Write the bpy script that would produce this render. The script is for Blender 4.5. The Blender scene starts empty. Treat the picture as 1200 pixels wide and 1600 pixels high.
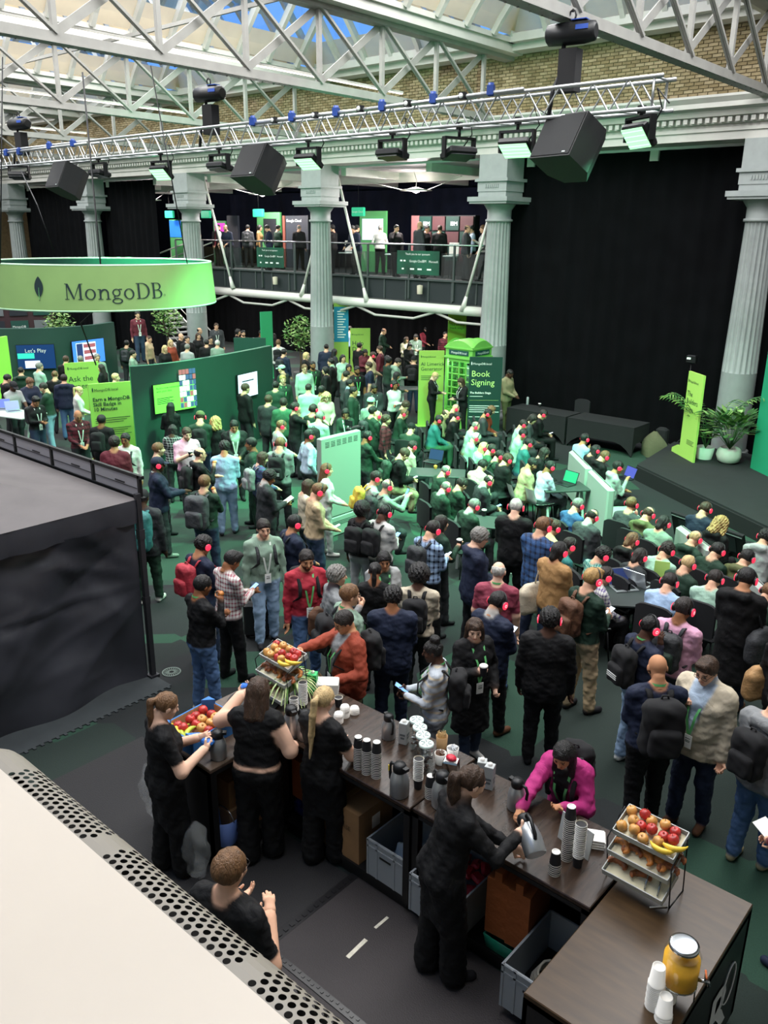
import bpy, math, random
import numpy as np
from mathutils import Matrix, Vector, Euler

random.seed(7)
R_ = math.radians
SC = bpy.context.scene
COL = SC.collection

# ------------------------------------------------------------------ camera
CAM_H = 5.3
FPX, PITCH, YAW, ROLL = 1303.6, R_(18.5), R_(41.1), R_(0.6)
_F = np.array([-math.sin(YAW) * math.cos(PITCH), math.cos(YAW) * math.cos(PITCH), -math.sin(PITCH)])
_R = np.array([math.cos(YAW), math.sin(YAW), 0.0])
_U = np.cross(_R, _F)
_R, _U = math.cos(ROLL) * _R + math.sin(ROLL) * _U, math.cos(ROLL) * _U - math.sin(ROLL) * _R
CAMP = np.array([0.0, 0.0, CAM_H])
cam = bpy.data.cameras.new('camera')
camo = bpy.data.objects.new('camera', cam)
COL.objects.link(camo)
cam.sensor_fit = 'VERTICAL'
cam.sensor_height = 36.0
cam.lens = FPX * 36.0 / 1600.0
cam.clip_start = 0.05
cam.clip_end = 300
camo.matrix_world = Matrix(((_R[0], _U[0], -_F[0], 0), (_R[1], _U[1], -_F[1], 0), (_R[2], _U[2], -_F[2], CAM_H), (0, 0, 0, 1)))
SC.camera = camo

def ray(x, y): return _F * FPX + _R * (x - 600) - _U * (y - 800)
def at(x, y, z=0.0):
 d = ray(x, y); return Vector(CAMP + d * ((z - CAM_H) / d[2]))
def atY(x, y, Y):
 d = ray(x, y); return Vector(CAMP + d * (Y / d[1]))
def atX(x, y, X):
 d = ray(x, y); return Vector(CAMP + d * (X / d[0]))
def atD(x, y, D):
 d = ray(x, y); return Vector(CAMP + d * (D / math.hypot(d[0], d[1])))

# ------------------------------------------------------------------ exposure, sky, lamps
SC.view_settings.view_transform = 'Standard'
SC.view_settings.look = 'None'
SC.view_settings.gamma = 1.0
SC.view_settings.use_curve_mapping = False
SC.view_settings.exposure = 0.5
world = bpy.data.worlds.new('sky')
SC.world = world
world.use_nodes = True
_bg = world.node_tree.nodes['Background']
_bg.inputs['Color'].default_value = (0.13, 0.33, 0.78, 1)
_bg.inputs['Strength'].default_value = 1.0

def lamp(kind, name, loc, energy, color, target=None, size=0.3, size_y=None, spot=70, blend=0.8):
 l = bpy.data.lights.new(name, kind)
 l.energy = energy
 l.color = color
 if kind == 'AREA':
  l.size = size
  if size_y:
   l.shape = 'RECTANGLE'; l.size_y = size_y
 else:
  l.shadow_soft_size = size
 if kind == 'SPOT':
  l.spot_size = R_(spot); l.spot_blend = blend
 o = bpy.data.objects.new(name, l)
 COL.objects.link(o)
 o.location = loc
 if target is not None:
  o.rotation_euler = (Vector(target) - Vector(loc)).to_track_quat('-Z', 'Y').to_euler()
 return o

BAY = 7.2
COLX = [-6.9 - BAY * k for k in range(6)]          # the six columns of the far arcade
WY = 21.0                                           # arcade plane
# added area lamps inside the glazed roof lanterns, standing in for daylight
for k in range(-1, 6):
 xc = -6.9 - BAY * k + BAY / 2
 lamp('AREA', 'skylight', (xc, 9.5, 11.6), 1450, (1.0, 0.985, 0.96), target=(xc, 9.5, 0), size=3.6, size_y=17)

# added upward fill in mid-bay, brightens the sloping boards of the lanterns
for k in range(-1, 5):
 xc = -6.9 - BAY * k - BAY / 2
 lamp('AREA', 'board_fill', (xc, 8, 10.3), 75, (1.0, 0.88, 0.70), target=(xc, 8, 20), size=3.0, size_y=22)

# ------------------------------------------------------------------ colours and materials
def lin(c):
 if isinstance(c, str):
  c = c.lstrip('#'); c = [int(c[i:i + 2], 16) / 255 for i in (0, 2, 4)]
 return tuple(((v / 12.92) if v <= 0.04045 else ((v + 0.055) / 1.055) ** 2.4) for v in c[:3])
MATS = {}
def mat(name, col, rough=0.6, metal=0.0, emit=0.0, noise=0.0, nscale=8.0, bump=0.0, bscale=60.0, alpha=1.0, trans=0.0, spec=0.5, coat=0.0, ecol=None, stretch=None):
 """procedural principled material; noise varies the tone, bump gives fine relief"""
 if name in MATS: return MATS[name]
 m = bpy.data.materials.new(name); m.use_nodes = True
 nt = m.node_tree; b = nt.nodes['Principled BSDF']
 c = lin(col) if isinstance(col, str) else tuple(col)
 b.inputs['Base Color'].default_value = (*c, 1)
 b.inputs['Roughness'].default_value = rough
 b.inputs['Metallic'].default_value = metal
 b.inputs['Specular IOR Level'].default_value = spec
 b.inputs['Coat Weight'].default_value = coat
 b.inputs['Transmission Weight'].default_value = trans
 b.inputs['Alpha'].default_value = alpha
 if emit:
  e = lin(ecol) if ecol else c
  b.inputs['Emission Color'].default_value = (*e, 1); b.inputs['Emission Strength'].default_value = emit
 tc = None
 if noise or bump:
  tc = nt.nodes.new('ShaderNodeTexCoord'); src = tc.outputs['Object']
  if stretch:
   mp = nt.nodes.new('ShaderNodeMapping'); mp.inputs['Scale'].default_value = stretch
   nt.links.new(src, mp.inputs['Vector']); src = mp.outputs['Vector']
 if noise:
  n = nt.nodes.new('ShaderNodeTexNoise'); n.inputs['Scale'].default_value = nscale; n.inputs['Detail'].default_value = 4
  nt.links.new(src, n.inputs['Vector'])
  mr = nt.nodes.new('ShaderNodeMapRange'); mr.inputs['From Min'].default_value = 0.3; mr.inputs['From Max'].default_value = 0.7
  mr.inputs['To Min'].default_value = 1 - noise; mr.inputs['To Max'].default_value = 1 + noise
  nt.links.new(n.outputs['Fac'], mr.inputs['Value'])
  mx = nt.nodes.new('ShaderNodeVectorMath'); mx.operation = 'SCALE'; mx.inputs[0].default_value = c
  nt.links.new(mr.outputs['Result'], mx.inputs['Scale'])
  nt.links.new(mx.outputs['Vector'], b.inputs['Base Color'])
 if bump:
  n2 = nt.nodes.new('ShaderNodeTexNoise'); n2.inputs['Scale'].default_value = bscale; n2.inputs['Detail'].default_value = 3
  nt.links.new(src, n2.inputs['Vector'])
  bp = nt.nodes.new('ShaderNodeBump'); bp.inputs['Strength'].default_value = bump; bp.inputs['Distance'].default_value = 0.02
  nt.links.new(n2.outputs['Fac'], bp.inputs['Height']); nt.links.new(bp.outputs['Normal'], b.inputs['Normal'])
 MATS[name] = m
 return m

def pane_mat(name, tint=(0.95, 0.98, 1.0), gloss=0.12):
 if name in MATS: return MATS[name]
 m = bpy.data.materials.new(name); m.use_nodes = True; nt = m.node_tree
 nt.nodes.clear()
 o = nt.nodes.new('ShaderNodeOutputMaterial'); t = nt.nodes.new('ShaderNodeBsdfTransparent'); g = nt.nodes.new('ShaderNodeBsdfGlossy')
 t.inputs['Color'].default_value = (*tint, 1); g.inputs['Roughness'].default_value = 0.05
 x = nt.nodes.new('ShaderNodeMixShader'); x.inputs['Fac'].default_value = gloss
 nt.links.new(t.outputs[0], x.inputs[1]); nt.links.new(g.outputs[0], x.inputs[2]); nt.links.new(x.outputs[0], o.inputs['Surface'])
 MATS[name] = m
 return m

# ------------------------------------------------------------------ mesh helpers
class MB:
 """collects faces; build() links them as one mesh object"""
 def __init__(s): s.v = []; s.f = []; s.m = []; s.sm = []; s.mi = 0
 def add(s, vs, fs, M=None, smooth=False):
  o = len(s.v)
  if M is not None: vs = [M @ Vector(v) for v in vs]
  s.v += [tuple(v) for v in vs]
  s.f += [tuple(i + o for i in f) for f in fs]
  s.m += [s.mi] * len(fs); s.sm += [smooth] * len(fs)
  return s
 def box(s, c, d, M=None, rz=0, bevel=0):
  x, y, z = d[0] / 2, d[1] / 2, d[2] / 2
  T = Matrix.Translation(c) @ Matrix.Rotation(rz, 4, 'Z')
  if M is not None: T = M @ T
  if bevel:
   b = min(bevel, x * .9, y * .9, z * .9); vs = []
   for sz in (-1, 1):
    for (ex, ey) in ((x - b, y), (x, y - b)):
     pass
   rings = [(z, x - b, y - b), (z - b, x, y), (-z + b, x, y), (-z, x - b, y - b)]
   for (zz, xx, yy) in rings:
    k = b * .6
    vs += [(xx - k, -yy, zz), (xx, -yy + k, zz), (xx, yy - k, zz), (xx - k, yy, zz), (-xx + k, yy, zz), (-xx, yy - k, zz), (-xx, -yy + k, zz), (-xx + k, -yy, zz)]
   fs = [tuple(range(8)), tuple(range(31, 23, -1))]
   for r in range(3):
    for i in range(8):
     j = (i + 1) % 8
     fs.append((r * 8 + i, r * 8 + 8 + i, r * 8 + 8 + j, r * 8 + j))
   return s.add(vs, fs, T)
  vs = [(i, j, k) for k in (-z, z) for j in (-y, y) for i in (-x, x)]
  return s.add(vs, [(0, 2, 3, 1), (4, 5, 7, 6), (0, 1, 5, 4), (2, 6, 7, 3), (0, 4, 6, 2), (1, 3, 7, 5)], T)
 def b2(s, lo, hi, M=None):
  return s.box([(a + b) / 2 for a, b in zip(lo, hi)], [abs(b - a) for a, b in zip(lo, hi)], M)
 def bar(s, a, b, w, h=None, up=(0, 0, 1)):
  """rectangular bar from a to b"""
  a, b = Vector(a), Vector(b); h = h or w
  d = b - a; L = d.length; d.normalize(); u = Vector(up)
  if abs(d.dot(u)) > .98: u = Vector((1, 0, 0))
  x = d.cross(u).normalized(); y = x.cross(d)
  M = Matrix(((x.x, d.x, y.x, 0), (x.y, d.y, y.y, 0), (x.z, d.z, y.z, 0), (0, 0, 0, 1)))
  return s.box((0, 0, 0), (w, L, h), Matrix.Translation((a + b) / 2) @ M)
 def tube(s, pts, r, n=8, close=False, caps=True, flat=None):
  """round tube through pts; r scalar or per point"""
  pts = [Vector(p) for p in pts]; N = len(pts)
  rs = r if hasattr(r, '__len__') else [r] * N
  vs = []; prev = None
  for i, p in enumerate(pts):
   if close: t = pts[(i + 1) % N] - pts[i - 1]
   else: t = pts[min(i + 1, N - 1)] - pts[max(i - 1, 0)]
   t.normalize()
   if prev is None:
    u = Vector((0, 0, 1)) if abs(t.z) < .9 else Vector((1, 0, 0))
    x = t.cross(u).normalized()
   else:
    x = (prev - t * prev.dot(t)).normalized()
   prev = x; y = t.cross(x)
   for k in range(n):
    a = 2 * math.pi * k / n
    vs.append(p + x * (math.cos(a) * rs[i]) + y * (math.sin(a) * rs[i] * (flat or 1)))
  fs = []
  for i in range(N if close else N - 1):
   j = (i + 1) % N
   for k in range(n):
    l = (k + 1) % n
    fs.append((i * n + k, i * n + l, j * n + l, j * n + k))
  if caps and not close:
   fs.append(tuple(range(n))[::-1]); fs.append(tuple((N - 1) * n + k for k in range(n)))
  return s.add(vs, fs, smooth=True)
 def lathe(s, prof, n=20, M=None, c=(0, 0, 0), cap=True):
  """prof: [(r, z)] bottom to top, spun about z"""
  vs = []; fs = []
  for (r, z) in prof:
   for k in range(n):
    a = 2 * math.pi * k / n
    vs.append((c[0] + r * math.cos(a), c[1] + r * math.sin(a), c[2] + z))
  for i in range(len(prof) - 1):
   for k in range(n):
    l = (k + 1) % n
    fs.append((i * n + k, i * n + l, (i + 1) * n + l, (i + 1) * n + k))
  s.add(vs, fs, M, True)
  if cap:
   o = len(vs)
   if prof[0][0] > 1e-4: s.add(vs[:n], [tuple(range(n))[::-1]], M)
   if prof[-1][0] > 1e-4: s.add(vs[-n:], [tuple(range(n))], M)
  return s
 def prism(s, poly, z0, z1, M=None):
  n = len(poly)
  vs = [(x, y, z0) for x, y in poly] + [(x, y, z1) for x, y in poly]
  fs = [tuple(range(n))[::-1], tuple(range(n, 2 * n))] + [(i, (i + 1) % n, n + (i + 1) % n, n + i) for i in range(n)]
  return s.add(vs, fs, M)
 def sweep(s, prof, a, b, M=None):
  """profile [(y,z)] swept along x from a to b"""
  n = len(prof)
  vs = [(a, y, z) for y, z in prof] + [(b, y, z) for y, z in prof]
  fs = [tuple(range(n)), tuple(range(2 * n - 1, n - 1, -1))] + [(i, n + i, n + (i + 1) % n, (i + 1) % n) for i in range(n)]
  return s.add(vs, fs, M)
 def grid(s, P, smooth=True, M=None):
  """P[i][j] points"""
  a, b = len(P), len(P[0])
  return s.add([p for r in P for p in r], [(i * b + j, i * b + j + 1, (i + 1) * b + j + 1, (i + 1) * b + j) for i in range(a - 1) for j in range(b - 1)], M, smooth)
 def mesh(s, name='m', mats=None):
  me = bpy.data.meshes.new(name)
  me.from_pydata(s.v, [], s.f)
  me.polygons.foreach_set('material_index', s.m)
  me.polygons.foreach_set('use_smooth', s.sm)
  for m in (mats or []): me.materials.append(m)
  me.update()
  return me
 def build(s, name, m, parent=None, loc=None, rz=0, M=None):
  mats = m if isinstance(m, (list, tuple)) else [m]
  return obj(name, s.mesh(name, mats), parent, loc, rz, M)

def obj(name, me, parent=None, loc=None, rz=0, M=None):
 o = bpy.data.objects.new(name, me); COL.objects.link(o)
 if M is not None: o.matrix_basis = M
 else:
  if loc is not None: o.location = loc
  o.rotation_euler = (0, 0, rz)
 if parent is not None: o.parent = parent
 return o
def tag(o, label, cat, group=None, kind=None):
 o['label'] = label
 if cat: o['category'] = cat
 if group: o['group'] = group
 if kind: o['kind'] = kind
 return o
def thing(name, label, cat, loc=(0, 0, 0), rz=0, group=None, M=None):
 o = obj(name, None, None, loc, rz, M)
 return tag(o, label, cat, group)
def structure(o, label=None):
 o['kind'] = 'structure'
 if label: o['label'] = label
 return o
def clone(root, loc=None, rz=None, label=None, group=None, parent=None):
 """copy of a thing with its parts and their sub-parts; mesh data is shared"""
 r = root.copy(); COL.objects.link(r)
 r.parent = parent
 if loc is not None: r.location = loc
 if rz is not None: r.rotation_euler = (0, 0, rz)
 if label: r['label'] = label
 if group: r['group'] = group
 for ch in list(root.children):
  clone(ch, parent=r)
 return r
def T3(x, y, z, rz=0, rx=0, ry=0):
 return Matrix.Translation((x, y, z)) @ Euler((rx, ry, rz)).to_matrix().to_4x4()

TXS = bpy.data.scenes.new('lettering_workshop')
def text_mesh(txt, size, align='LEFT', bold=0.0, space=1.0, line=1.0, shear=0.0, depth=0.0):
 """flat lettering in the xy plane (x right, y up), starting at the origin"""
 cu = bpy.data.curves.new('t', 'FONT')
 cu.body = txt; cu.size = size; cu.align_x = align; cu.offset = bold; cu.space_character = space; cu.space_line = line; cu.shear = shear
 cu.resolution_u = 2; cu.extrude = depth
 o = bpy.data.objects.new('t', cu); TXS.collection.objects.link(o)
 vl = TXS.view_layers[0]; vl.update()
 me = bpy.data.meshes.new_from_object(o.evaluated_get(vl.depsgraph))
 bpy.data.objects.remove(o); bpy.data.curves.remove(cu)
 return me
def lettering(txt, size, m, parent, M, name='lettering', **k):
 me = text_mesh(txt, size, **k)
 me.materials.clear(); me.materials.append(m)
 return obj(name, me, parent, M=M)

# ================================================================== the hall
WHITE = mat('white_paint', '#b9b8b1', .55, noise=.06, nscale=3)
IRON = mat('pale_ironwork', '#8f8e89', .5, noise=.08, nscale=4)
GREYC = mat('grey_column_paint', '#8e9492', .55, noise=.06, nscale=5)
DRAPE = mat('black_drape', '#07080a', .95, noise=.3, nscale=2, spec=.1)
NAVYD = mat('navy_drape', '#0b0e1b', .95, noise=.3, nscale=2, spec=.1)
STW = mat('bright_white_steel', '#dedcd4', .45)
BLK = mat('black_metal', '#111214', .45, metal=.2)
ALU = mat('aluminium', '#b9bcbc', .35, metal=.8)
STEEL = mat('steel', '#a7a9aa', .25, metal=1.0)

def carpet():
 m = bpy.data.materials.new('patchwork_carpet'); m.use_nodes = True; nt = m.node_tree; b = nt.nodes['Principled BSDF']; N = nt.nodes.new; L = nt.links.new
 tc = N('ShaderNodeTexCoord'); v = N('ShaderNodeTexVoronoi'); v.distance = 'CHEBYCHEV'; v.inputs['Scale'].default_value = .62
 mp = N('ShaderNodeMapping'); mp.inputs['Rotation'].default_value = (0, 0, .78); L(tc.outputs['Object'], mp.inputs['Vector']); L(mp.outputs['Vector'], v.inputs['Vector'])
 sp = N('ShaderNodeSeparateColor'); L(v.outputs['Color'], sp.inputs[0])
 cr = N('ShaderNodeValToRGB'); cr.color_ramp.interpolation = 'CONSTANT'
 for p, c in ((0, '#161a1b'), (.35, '#1a2722'), (.62, '#1f3d2f'), (.85, '#181d1e')):
  e = cr.color_ramp.elements[0] if p == 0 else cr.color_ramp.elements.new(p); e.position = p; e.color = (*lin(c), 1)
 L(sp.outputs[0], cr.inputs['Fac'])
 n = N('ShaderNodeTexNoise'); n.inputs['Scale'].default_value = 90; n.inputs['Detail'].default_value = 5; L(tc.outputs['Object'], n.inputs['Vector'])
 mr = N('ShaderNodeMapRange'); mr.inputs['To Min'].default_value = .55; mr.inputs['To Max'].default_value = 1.5; L(n.outputs['Fac'], mr.inputs['Value'])
 sc = N('ShaderNodeVectorMath'); sc.operation = 'SCALE'; L(cr.outputs['Color'], sc.inputs[0]); L(mr.outputs['Result'], sc.inputs['Scale']); L(sc.outputs['Vector'], b.inputs['Base Color'])
 bp = N('ShaderNodeBump'); bp.inputs['Strength'].default_value = .3; bp.inputs['Distance'].default_value = .01; L(n.outputs['Fac'], bp.inputs['Height']); L(bp.outputs['Normal'], b.inputs['Normal'])
 b.inputs['Roughness'].default_value = .95
 return m
b = MB(); b.b2((-56, -6, -.12), (10, 30, 0)); structure(b.build('floor', carpet()), 'dark green and charcoal patchwork carpet floor of the hall')

BRICK = [mat('yellow_brick_a', '#8f8060', .9, noise=.2, nscale=6), mat('yellow_brick_b', '#7f7050', .9, noise=.2, nscale=6), mat('yellow_brick_c', '#9a8b6c', .9, noise=.2, nscale=6)]
MORT = mat('brick_mortar', '#7d7358', .95)
# upper wall over the arcade, its bricks and its white cornice
b = MB(); b.b2((-50, WY + .15, 8.0), (6, WY + .6, 10.2)); wf = structure(b.build('wall_far', MORT), 'yellow stock brick wall above the white entablature')
def brick_mesh(mi):
 q = MB(); q.b2((-.107, -.02, -.031), (.107, .02, .031)); return q.mesh('brick', [BRICK[mi]])
BM = [brick_mesh(i) for i in range(3)]
cells = []
for r in range(22):
 for c in range(236):
  x = -49.8 + c * .235 + (.1175 if r % 2 else 0); z = 8.29 + r * .0785
  if x < 5.8: cells.append((x, z))
rest = [MB(), MB(), MB()]
cells.sort(key=lambda q: (q[0] - (-7.5)) ** 2 * .1 + (q[1] - 9.0) ** 2)
cells = [q for q in cells]
for i, (x, z) in enumerate(cells):
 k = random.randrange(3)
 if i < 300: obj('brick', BM[k], wf, (x, WY + .14, z))
 elif x < 0: rest[k].b2((x - .107, WY + .12, z - .031), (x + .107, WY + .16, z + .031))
bb = MB()
for k in range(3): bb.mi = k; bb.add(rest[k].v, rest[k].f)
bb.build('brick_courses', BRICK, wf)['kind'] = 'stuff'
b = MB(); b.b2((-51, -6, 0), (-50, 30, 14)); wl = structure(b.build('wall_left', BRICK[1]), 'brick end wall beyond the last column')
b = MB(); b.b2((6, -6, 0), (6.4, 30, 10.2)); structure(b.build('wall_right', WHITE), 'white end wall of the hall')
b = MB(); b.b2((-50, -6.4, 0), (6.4, -6, 10.2)); structure(b.build('wall_near', WHITE), 'white wall behind the near balcony')
b = MB(); b.b2((-50, 28.5, 0), (6.4, 29, 8)); structure(b.build('wall_gallery', NAVYD), 'dark wall behind the gallery')

# entablature along the arcade
ent = structure(MB().sweep([(WY + .5, 7.38), (WY - .42, 7.38), (WY - .42, 7.56), (WY - .46, 7.56), (WY - .46, 7.64), (WY - .40, 7.64), (WY - .40, 7.70), (WY - .48, 7.72), (WY - .48, 7.84), (WY - .62, 7.86), (WY - .66, 7.98), (WY - .82, 8.02), (WY - .82, 8.12), (WY - .90, 8.22), (WY - .90, 8.27), (WY + .5, 8.27)], -50, 6).build('trim_1', WHITE), 'white moulded entablature running over the columns')
dm = MB()
for i in range(330):
 x = -49.9 + i * .17
 if x < 5.9: dm.b2((x, WY - .60, 7.735), (x + .095, WY - .475, 7.835))
dm.build('dentil_course', WHITE, ent)['kind'] = 'stuff'

# columns
def column_proto():
 t = thing('column', 'x', 'column', (0, 0, 0), 0, 'fluted columns of the arcade')
 q = MB(); q.lathe([(.52, 0), (.54, .05), (.54, .13), (.48, .16), (.46, .22), (.47, .25), (.42, .27)], 32); q.build('base', GREYC, t)
 q = MB(); q.lathe([(.415, .26), (.405, 2.18)], 32, cap=False); q.build('plain_drum', GREYC, t)
 n = 20; per = 6; P = []
 for z in (2.18, 2.22, 3.2, 4.4, 5.55, 5.62):
  r0 = .405 - .07 * (z - 2.18) / 3.44; row = []
  for i in range(n * per + 1):
   a = 2 * math.pi * i / (n * per); ph = (i % per) / per; d = .045 * math.sin(math.pi * ph) if 2.2 < z < 5.6 else .0
   r = r0 - d; row.append((r * math.cos(a), r * math.sin(a), z))
  P.append(row)
 q = MB(); q.grid(P); q.build('fluted_shaft', GREYC, t)
 q = MB(); q.lathe([(.335, 5.62), (.385, 5.63), (.385, 5.69), (.34, 5.70), (.34, 5.93), (.37, 5.97), (.44, 6.07), (.46, 6.10)], 32, cap=False); q.build('capital', GREYC, t)
 q = MB(); q.b2((-.62, -.62, 6.10), (.62, .62, 6.16)); q.b2((-.66, -.66, 6.16), (.66, .66, 6.28)); q.build('abacus', GREYC, t)
 q = MB(); q.b2((-.46, -.42, 6.28), (.46, .42, 6.42)); q.b2((-.48, -.44, 6.42), (.48, .44, 6.68)); q.b2((-.54, -.5, 6.68), (.54, .5, 6.76)); q.b2((-.46, -.42, 6.76), (.46, .42, 7.38))
 for i in range(7): q.box((-.2 + i * .066, -.45, 6.56), (.03, .03, .09))
 q.build('impost_block', GREYC, t)
 for s in (-1, 1):
  q = MB()
  for i in range(5): q.b2((-.46 - .02, -.3 + i * .14, 6.8), (-.46, -.22 + i * .14, 7.34))
  if s > 0: q.build('impost_panel', GREYC, t)
 return t
COLLAB = ['large fluted grey column behind the potted palms on the stage', 'fluted grey column beside the green phone box', 'fluted grey column behind the Help Desk sign', 'fluted grey column where the gallery railing begins', 'slim looking fluted column between two black drapes', 'leftmost fluted column against the brick end wall']
cp = column_proto()
for i, x in enumerate(COLX):
 o = cp if i == 0 else clone(cp)
 o.location = (x, WY, 0); o['label'] = COLLAB[i]

# drapes
def drape(x0, x1, y, z0, z1, m, label, amp=.05, per=.45, group=None, ax='x'):
 n = max(8, int(abs(x1 - x0) / .07)); b = MB(); rows = []
 ph = random.random() * 6
 for z in (z0, (z0 + z1) / 2, z1):
  r = []
  for i in range(n + 1):
   u = x0 + (x1 - x0) * i / n
   w = amp * (math.sin(u / per * 6.283 + ph + .8 * math.sin(u * 1.7)) * .6 + .4 * math.sin(u / per * 3.1 + z * .2))
   r.append((u, y + w, z) if ax == 'x' else (y + w, u, z))
  rows.append(r)
 b.grid(rows)
 return tag(b.build('curtain', m), label, 'curtain', group)
drape(-14.0, -7.0, WY + .55, 0, 7.38, DRAPE, 'wide black stage curtain filling the bay between the two right columns')
drape(-6.8, 5.8, WY + .55, 0, 7.38, DRAPE, 'black curtain right of the large column at the frame edge')
drape(-42.8, -36.0, WY + .55, 0, 7.2, DRAPE, 'black curtain in the leftmost bay beside the brick end wall')
drape(-35.6, -31.6, WY + .55, 0, 7.3, DRAPE, 'black curtain behind the column left of the gallery stairs')
drape(-34, -14.2, 27.4, 3.9, 6.95, NAVYD, 'navy drape along the back of the upper gallery', amp=.05, per=.8)
drape(-45, -14.2, 27.0, 0, 3.2, DRAPE, 'black drape along the back wall under the gallery')
drape(21.7, 27.4, -14.25, 3.9, 7.0, NAVYD, 'short navy drape closing the right end of the gallery', ax='y')
drape(21.7, 27.0, -14.3, 0, 3.2, DRAPE, 'black drape closing the space under the gallery on the right', ax='y')

# gallery
GX0, GX1 = -31.0, -14.5; GY = 22.0; GZ = 3.85
b = MB(); b.b2((GX0, GY + .1, GZ - .12), (GX1, 27.6, GZ)); structure(b.build('floor_gallery', mat('gallery_deck', '#2b2d2c', .8)), 'dark deck of the upper gallery')
b = MB(); b.b2((GX0, GY + .02, 3.18), (GX1, GY + .1, GZ - .02)); gf = structure(b.build('trim_2', mat('gallery_fascia', '#20282a', .6)), 'dark fascia below the gallery railing')
for i in range(18):
 x = GX0 + .3 + i * .95; q = MB(); q.b2((x, GY - .02, 3.2), (x + .05, GY + .02, GZ)); q.build('fascia_stud', mat('grey_rail', '#4c5352', .5, metal=.3), gf)
b = MB(); b.b2((GX0, GY - .06, 3.84), (GX1, GY + .1, 3.9)); b.build('deck_edge', mat('grey_rail', '#4c5352'), gf)
b = MB(); b.tube([(GX0 - .5, GY - .1, 3.0), (GX1 + .1, GY - .1, 3.0)], .15, 14); tag(b.build('edge_tube', STW), 'thick white steel tube along the gallery edge', 'beam')
b = MB(); b.b2((GX0, GY - .05, 3.1), (GX1, 27.5, 3.18)); structure(b.build('ceiling_gallery_soffit', mat('soffit', '#3a3d3c', .8)), 'underside of the gallery')
lo = thing('tie_rod', 'white kinked tie rod hanging below the gallery tube', 'tie rod')
for x in [GX0 + k * 3.5 for k in range(5)]:
 q = MB(); q.tube([(x, GY - .1, 2.88), (x + .9, GY - .1, 2.62), (x + 2.6, GY - .1, 2.62), (x + 3.5, GY - .1, 2.88)], .045, 6); q.build('rod', WHITE, lo)
rail = thing('gallery_railing', 'glass balustrade with steel handrail along the upper gallery', 'railing')
b = MB(); b.tube([(GX0, GY, 4.95), (GX1, GY, 4.95)], .03, 8); b.build('handrail', STEEL, rail)
PANE = pane_mat('railing_glass', (.62, .70, .70), .10)
pst = MB(); pst.b2((-.03, -.03, -.6), (.03, .03, 1.08)); pstm = pst.mesh('post', [mat('grey_rail', '#4c5352')])
pn = MB(); pn.b2((-.86, -.006, .08), (.86, .006, .85)); pnm = pn.mesh('pane', [PANE])
for i in range(10):
 x = GX0 + i * 1.83
 obj('post', pstm, rail, (x, GY - .02, GZ))
 if i < 9: obj('pane', pnm, rail, (x + .915, GY, GZ))
def strut(p, q, label):
 t = thing('raking_strut', label, 'strut', group='white raking struts of the gallery')
 m = MB(); m.tube([p, q], .045, 8); m.build('rod', STW, t)
 d = (Vector(q) - Vector(p)).normalized(); m = MB(); m.tube([Vector(q) - d * .35, Vector(q) + d * .12], [.05, .10], 10); m.build('foot_clevis', STW, t)
 m = MB(); m.b2((p[0] - .12, p[1] - .08, p[2] - .06), (p[0] + .12, p[1] + .08, p[2] + .14)); m.build('head_bracket', WHITE, t)
strut(atY(318, 278, GY - .25), atY(363, 446, GY - .2), 'white raking strut left of the sponsor banner with the lime stand')
strut(atY(525, 264, GY - .25), atY(572, 466, GY - .2), 'long white raking strut right of the middle column')
strut(atY(512, 300, GY - .25), atY(472, 458, GY - .2), 'white raking strut half hidden behind the middle column')
strut(atY(775, 300, GY - .25), atY(724, 480, GY - .2), 'green lit raking strut by the phone box column')
b = MB(); b.b2((-37.5, 24.3, GZ - .12), (GX0, 27.6, GZ)); structure(b.build('floor_gallery_left', mat('gallery_deck', '#2b2d2c')), 'dark deck behind the upper stairs')
# gallery ceiling with beams
b = MB(); b.b2((-50, WY + .5, 7.32), (6, 28.6, 7.5)); gc = structure(b.build('ceiling_gallery', mat('gallery_ceiling', '#c9c2c6', .7)), 'pale ceiling over the gallery')
for i in range(12):
 x = -46 + i * 3.6; q = MB(); q.b2((x, WY + .5, 7.08), (x + .22, 28.4, 7.32)); q.build('beam', WHITE, gc)
b = MB(); b.b2((-50, 24.2, 7.0), (6, 24.4, 7.32)); b.build('beam', WHITE, gc)
LAMPW = mat('lamp_glow', '#fff0ea', .5, emit=6, ecol='#ffe6e2')
def pendant(px, py, Y, label):
 p = atY(px, py, Y); t = thing('pendant_lamp', label, 'lamp', p, group='flat pendant lamps over the gallery')
 q = MB(); q.lathe([(.05, .10), (.3, .03), (.55, 0), (.55, -.02), (.1, -.03)], 24); q.build('shade', WHITE, t)
 q = MB(); q.lathe([(.10, -.03), (.12, -.06), (.0, -.10)], 14, cap=False); q.build('bulb', LAMPW, t)
 q = MB(); q.tube([(0, 0, .1), (.02, 0, .3), (-.05, 0, .45), (-.12, 0, .6), (-.08, 0, 7.35 - p.z)], .012, 5); q.build('cord', WHITE, t)
 for s in (-1, 1):
  q = MB(); q.tube([(s * .5, 0, 0), (s * 2.2, -.4, .35)], .012, 5); q.build('stay_wire', WHITE, t)
 lamp('POINT', 'pendant_light', (p.x, p.y, p.z - .2), 260, (1, .88, .88), size=.15)
pendant(650, 297, 23.6, 'flat white pendant lamp above the two men in suits')
pendant(410, 303, 23.6, 'flat white pendant lamp left of the middle column')
pendant(233, 312, 23.6, 'flat white pendant lamp over the upper stairs')

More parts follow.
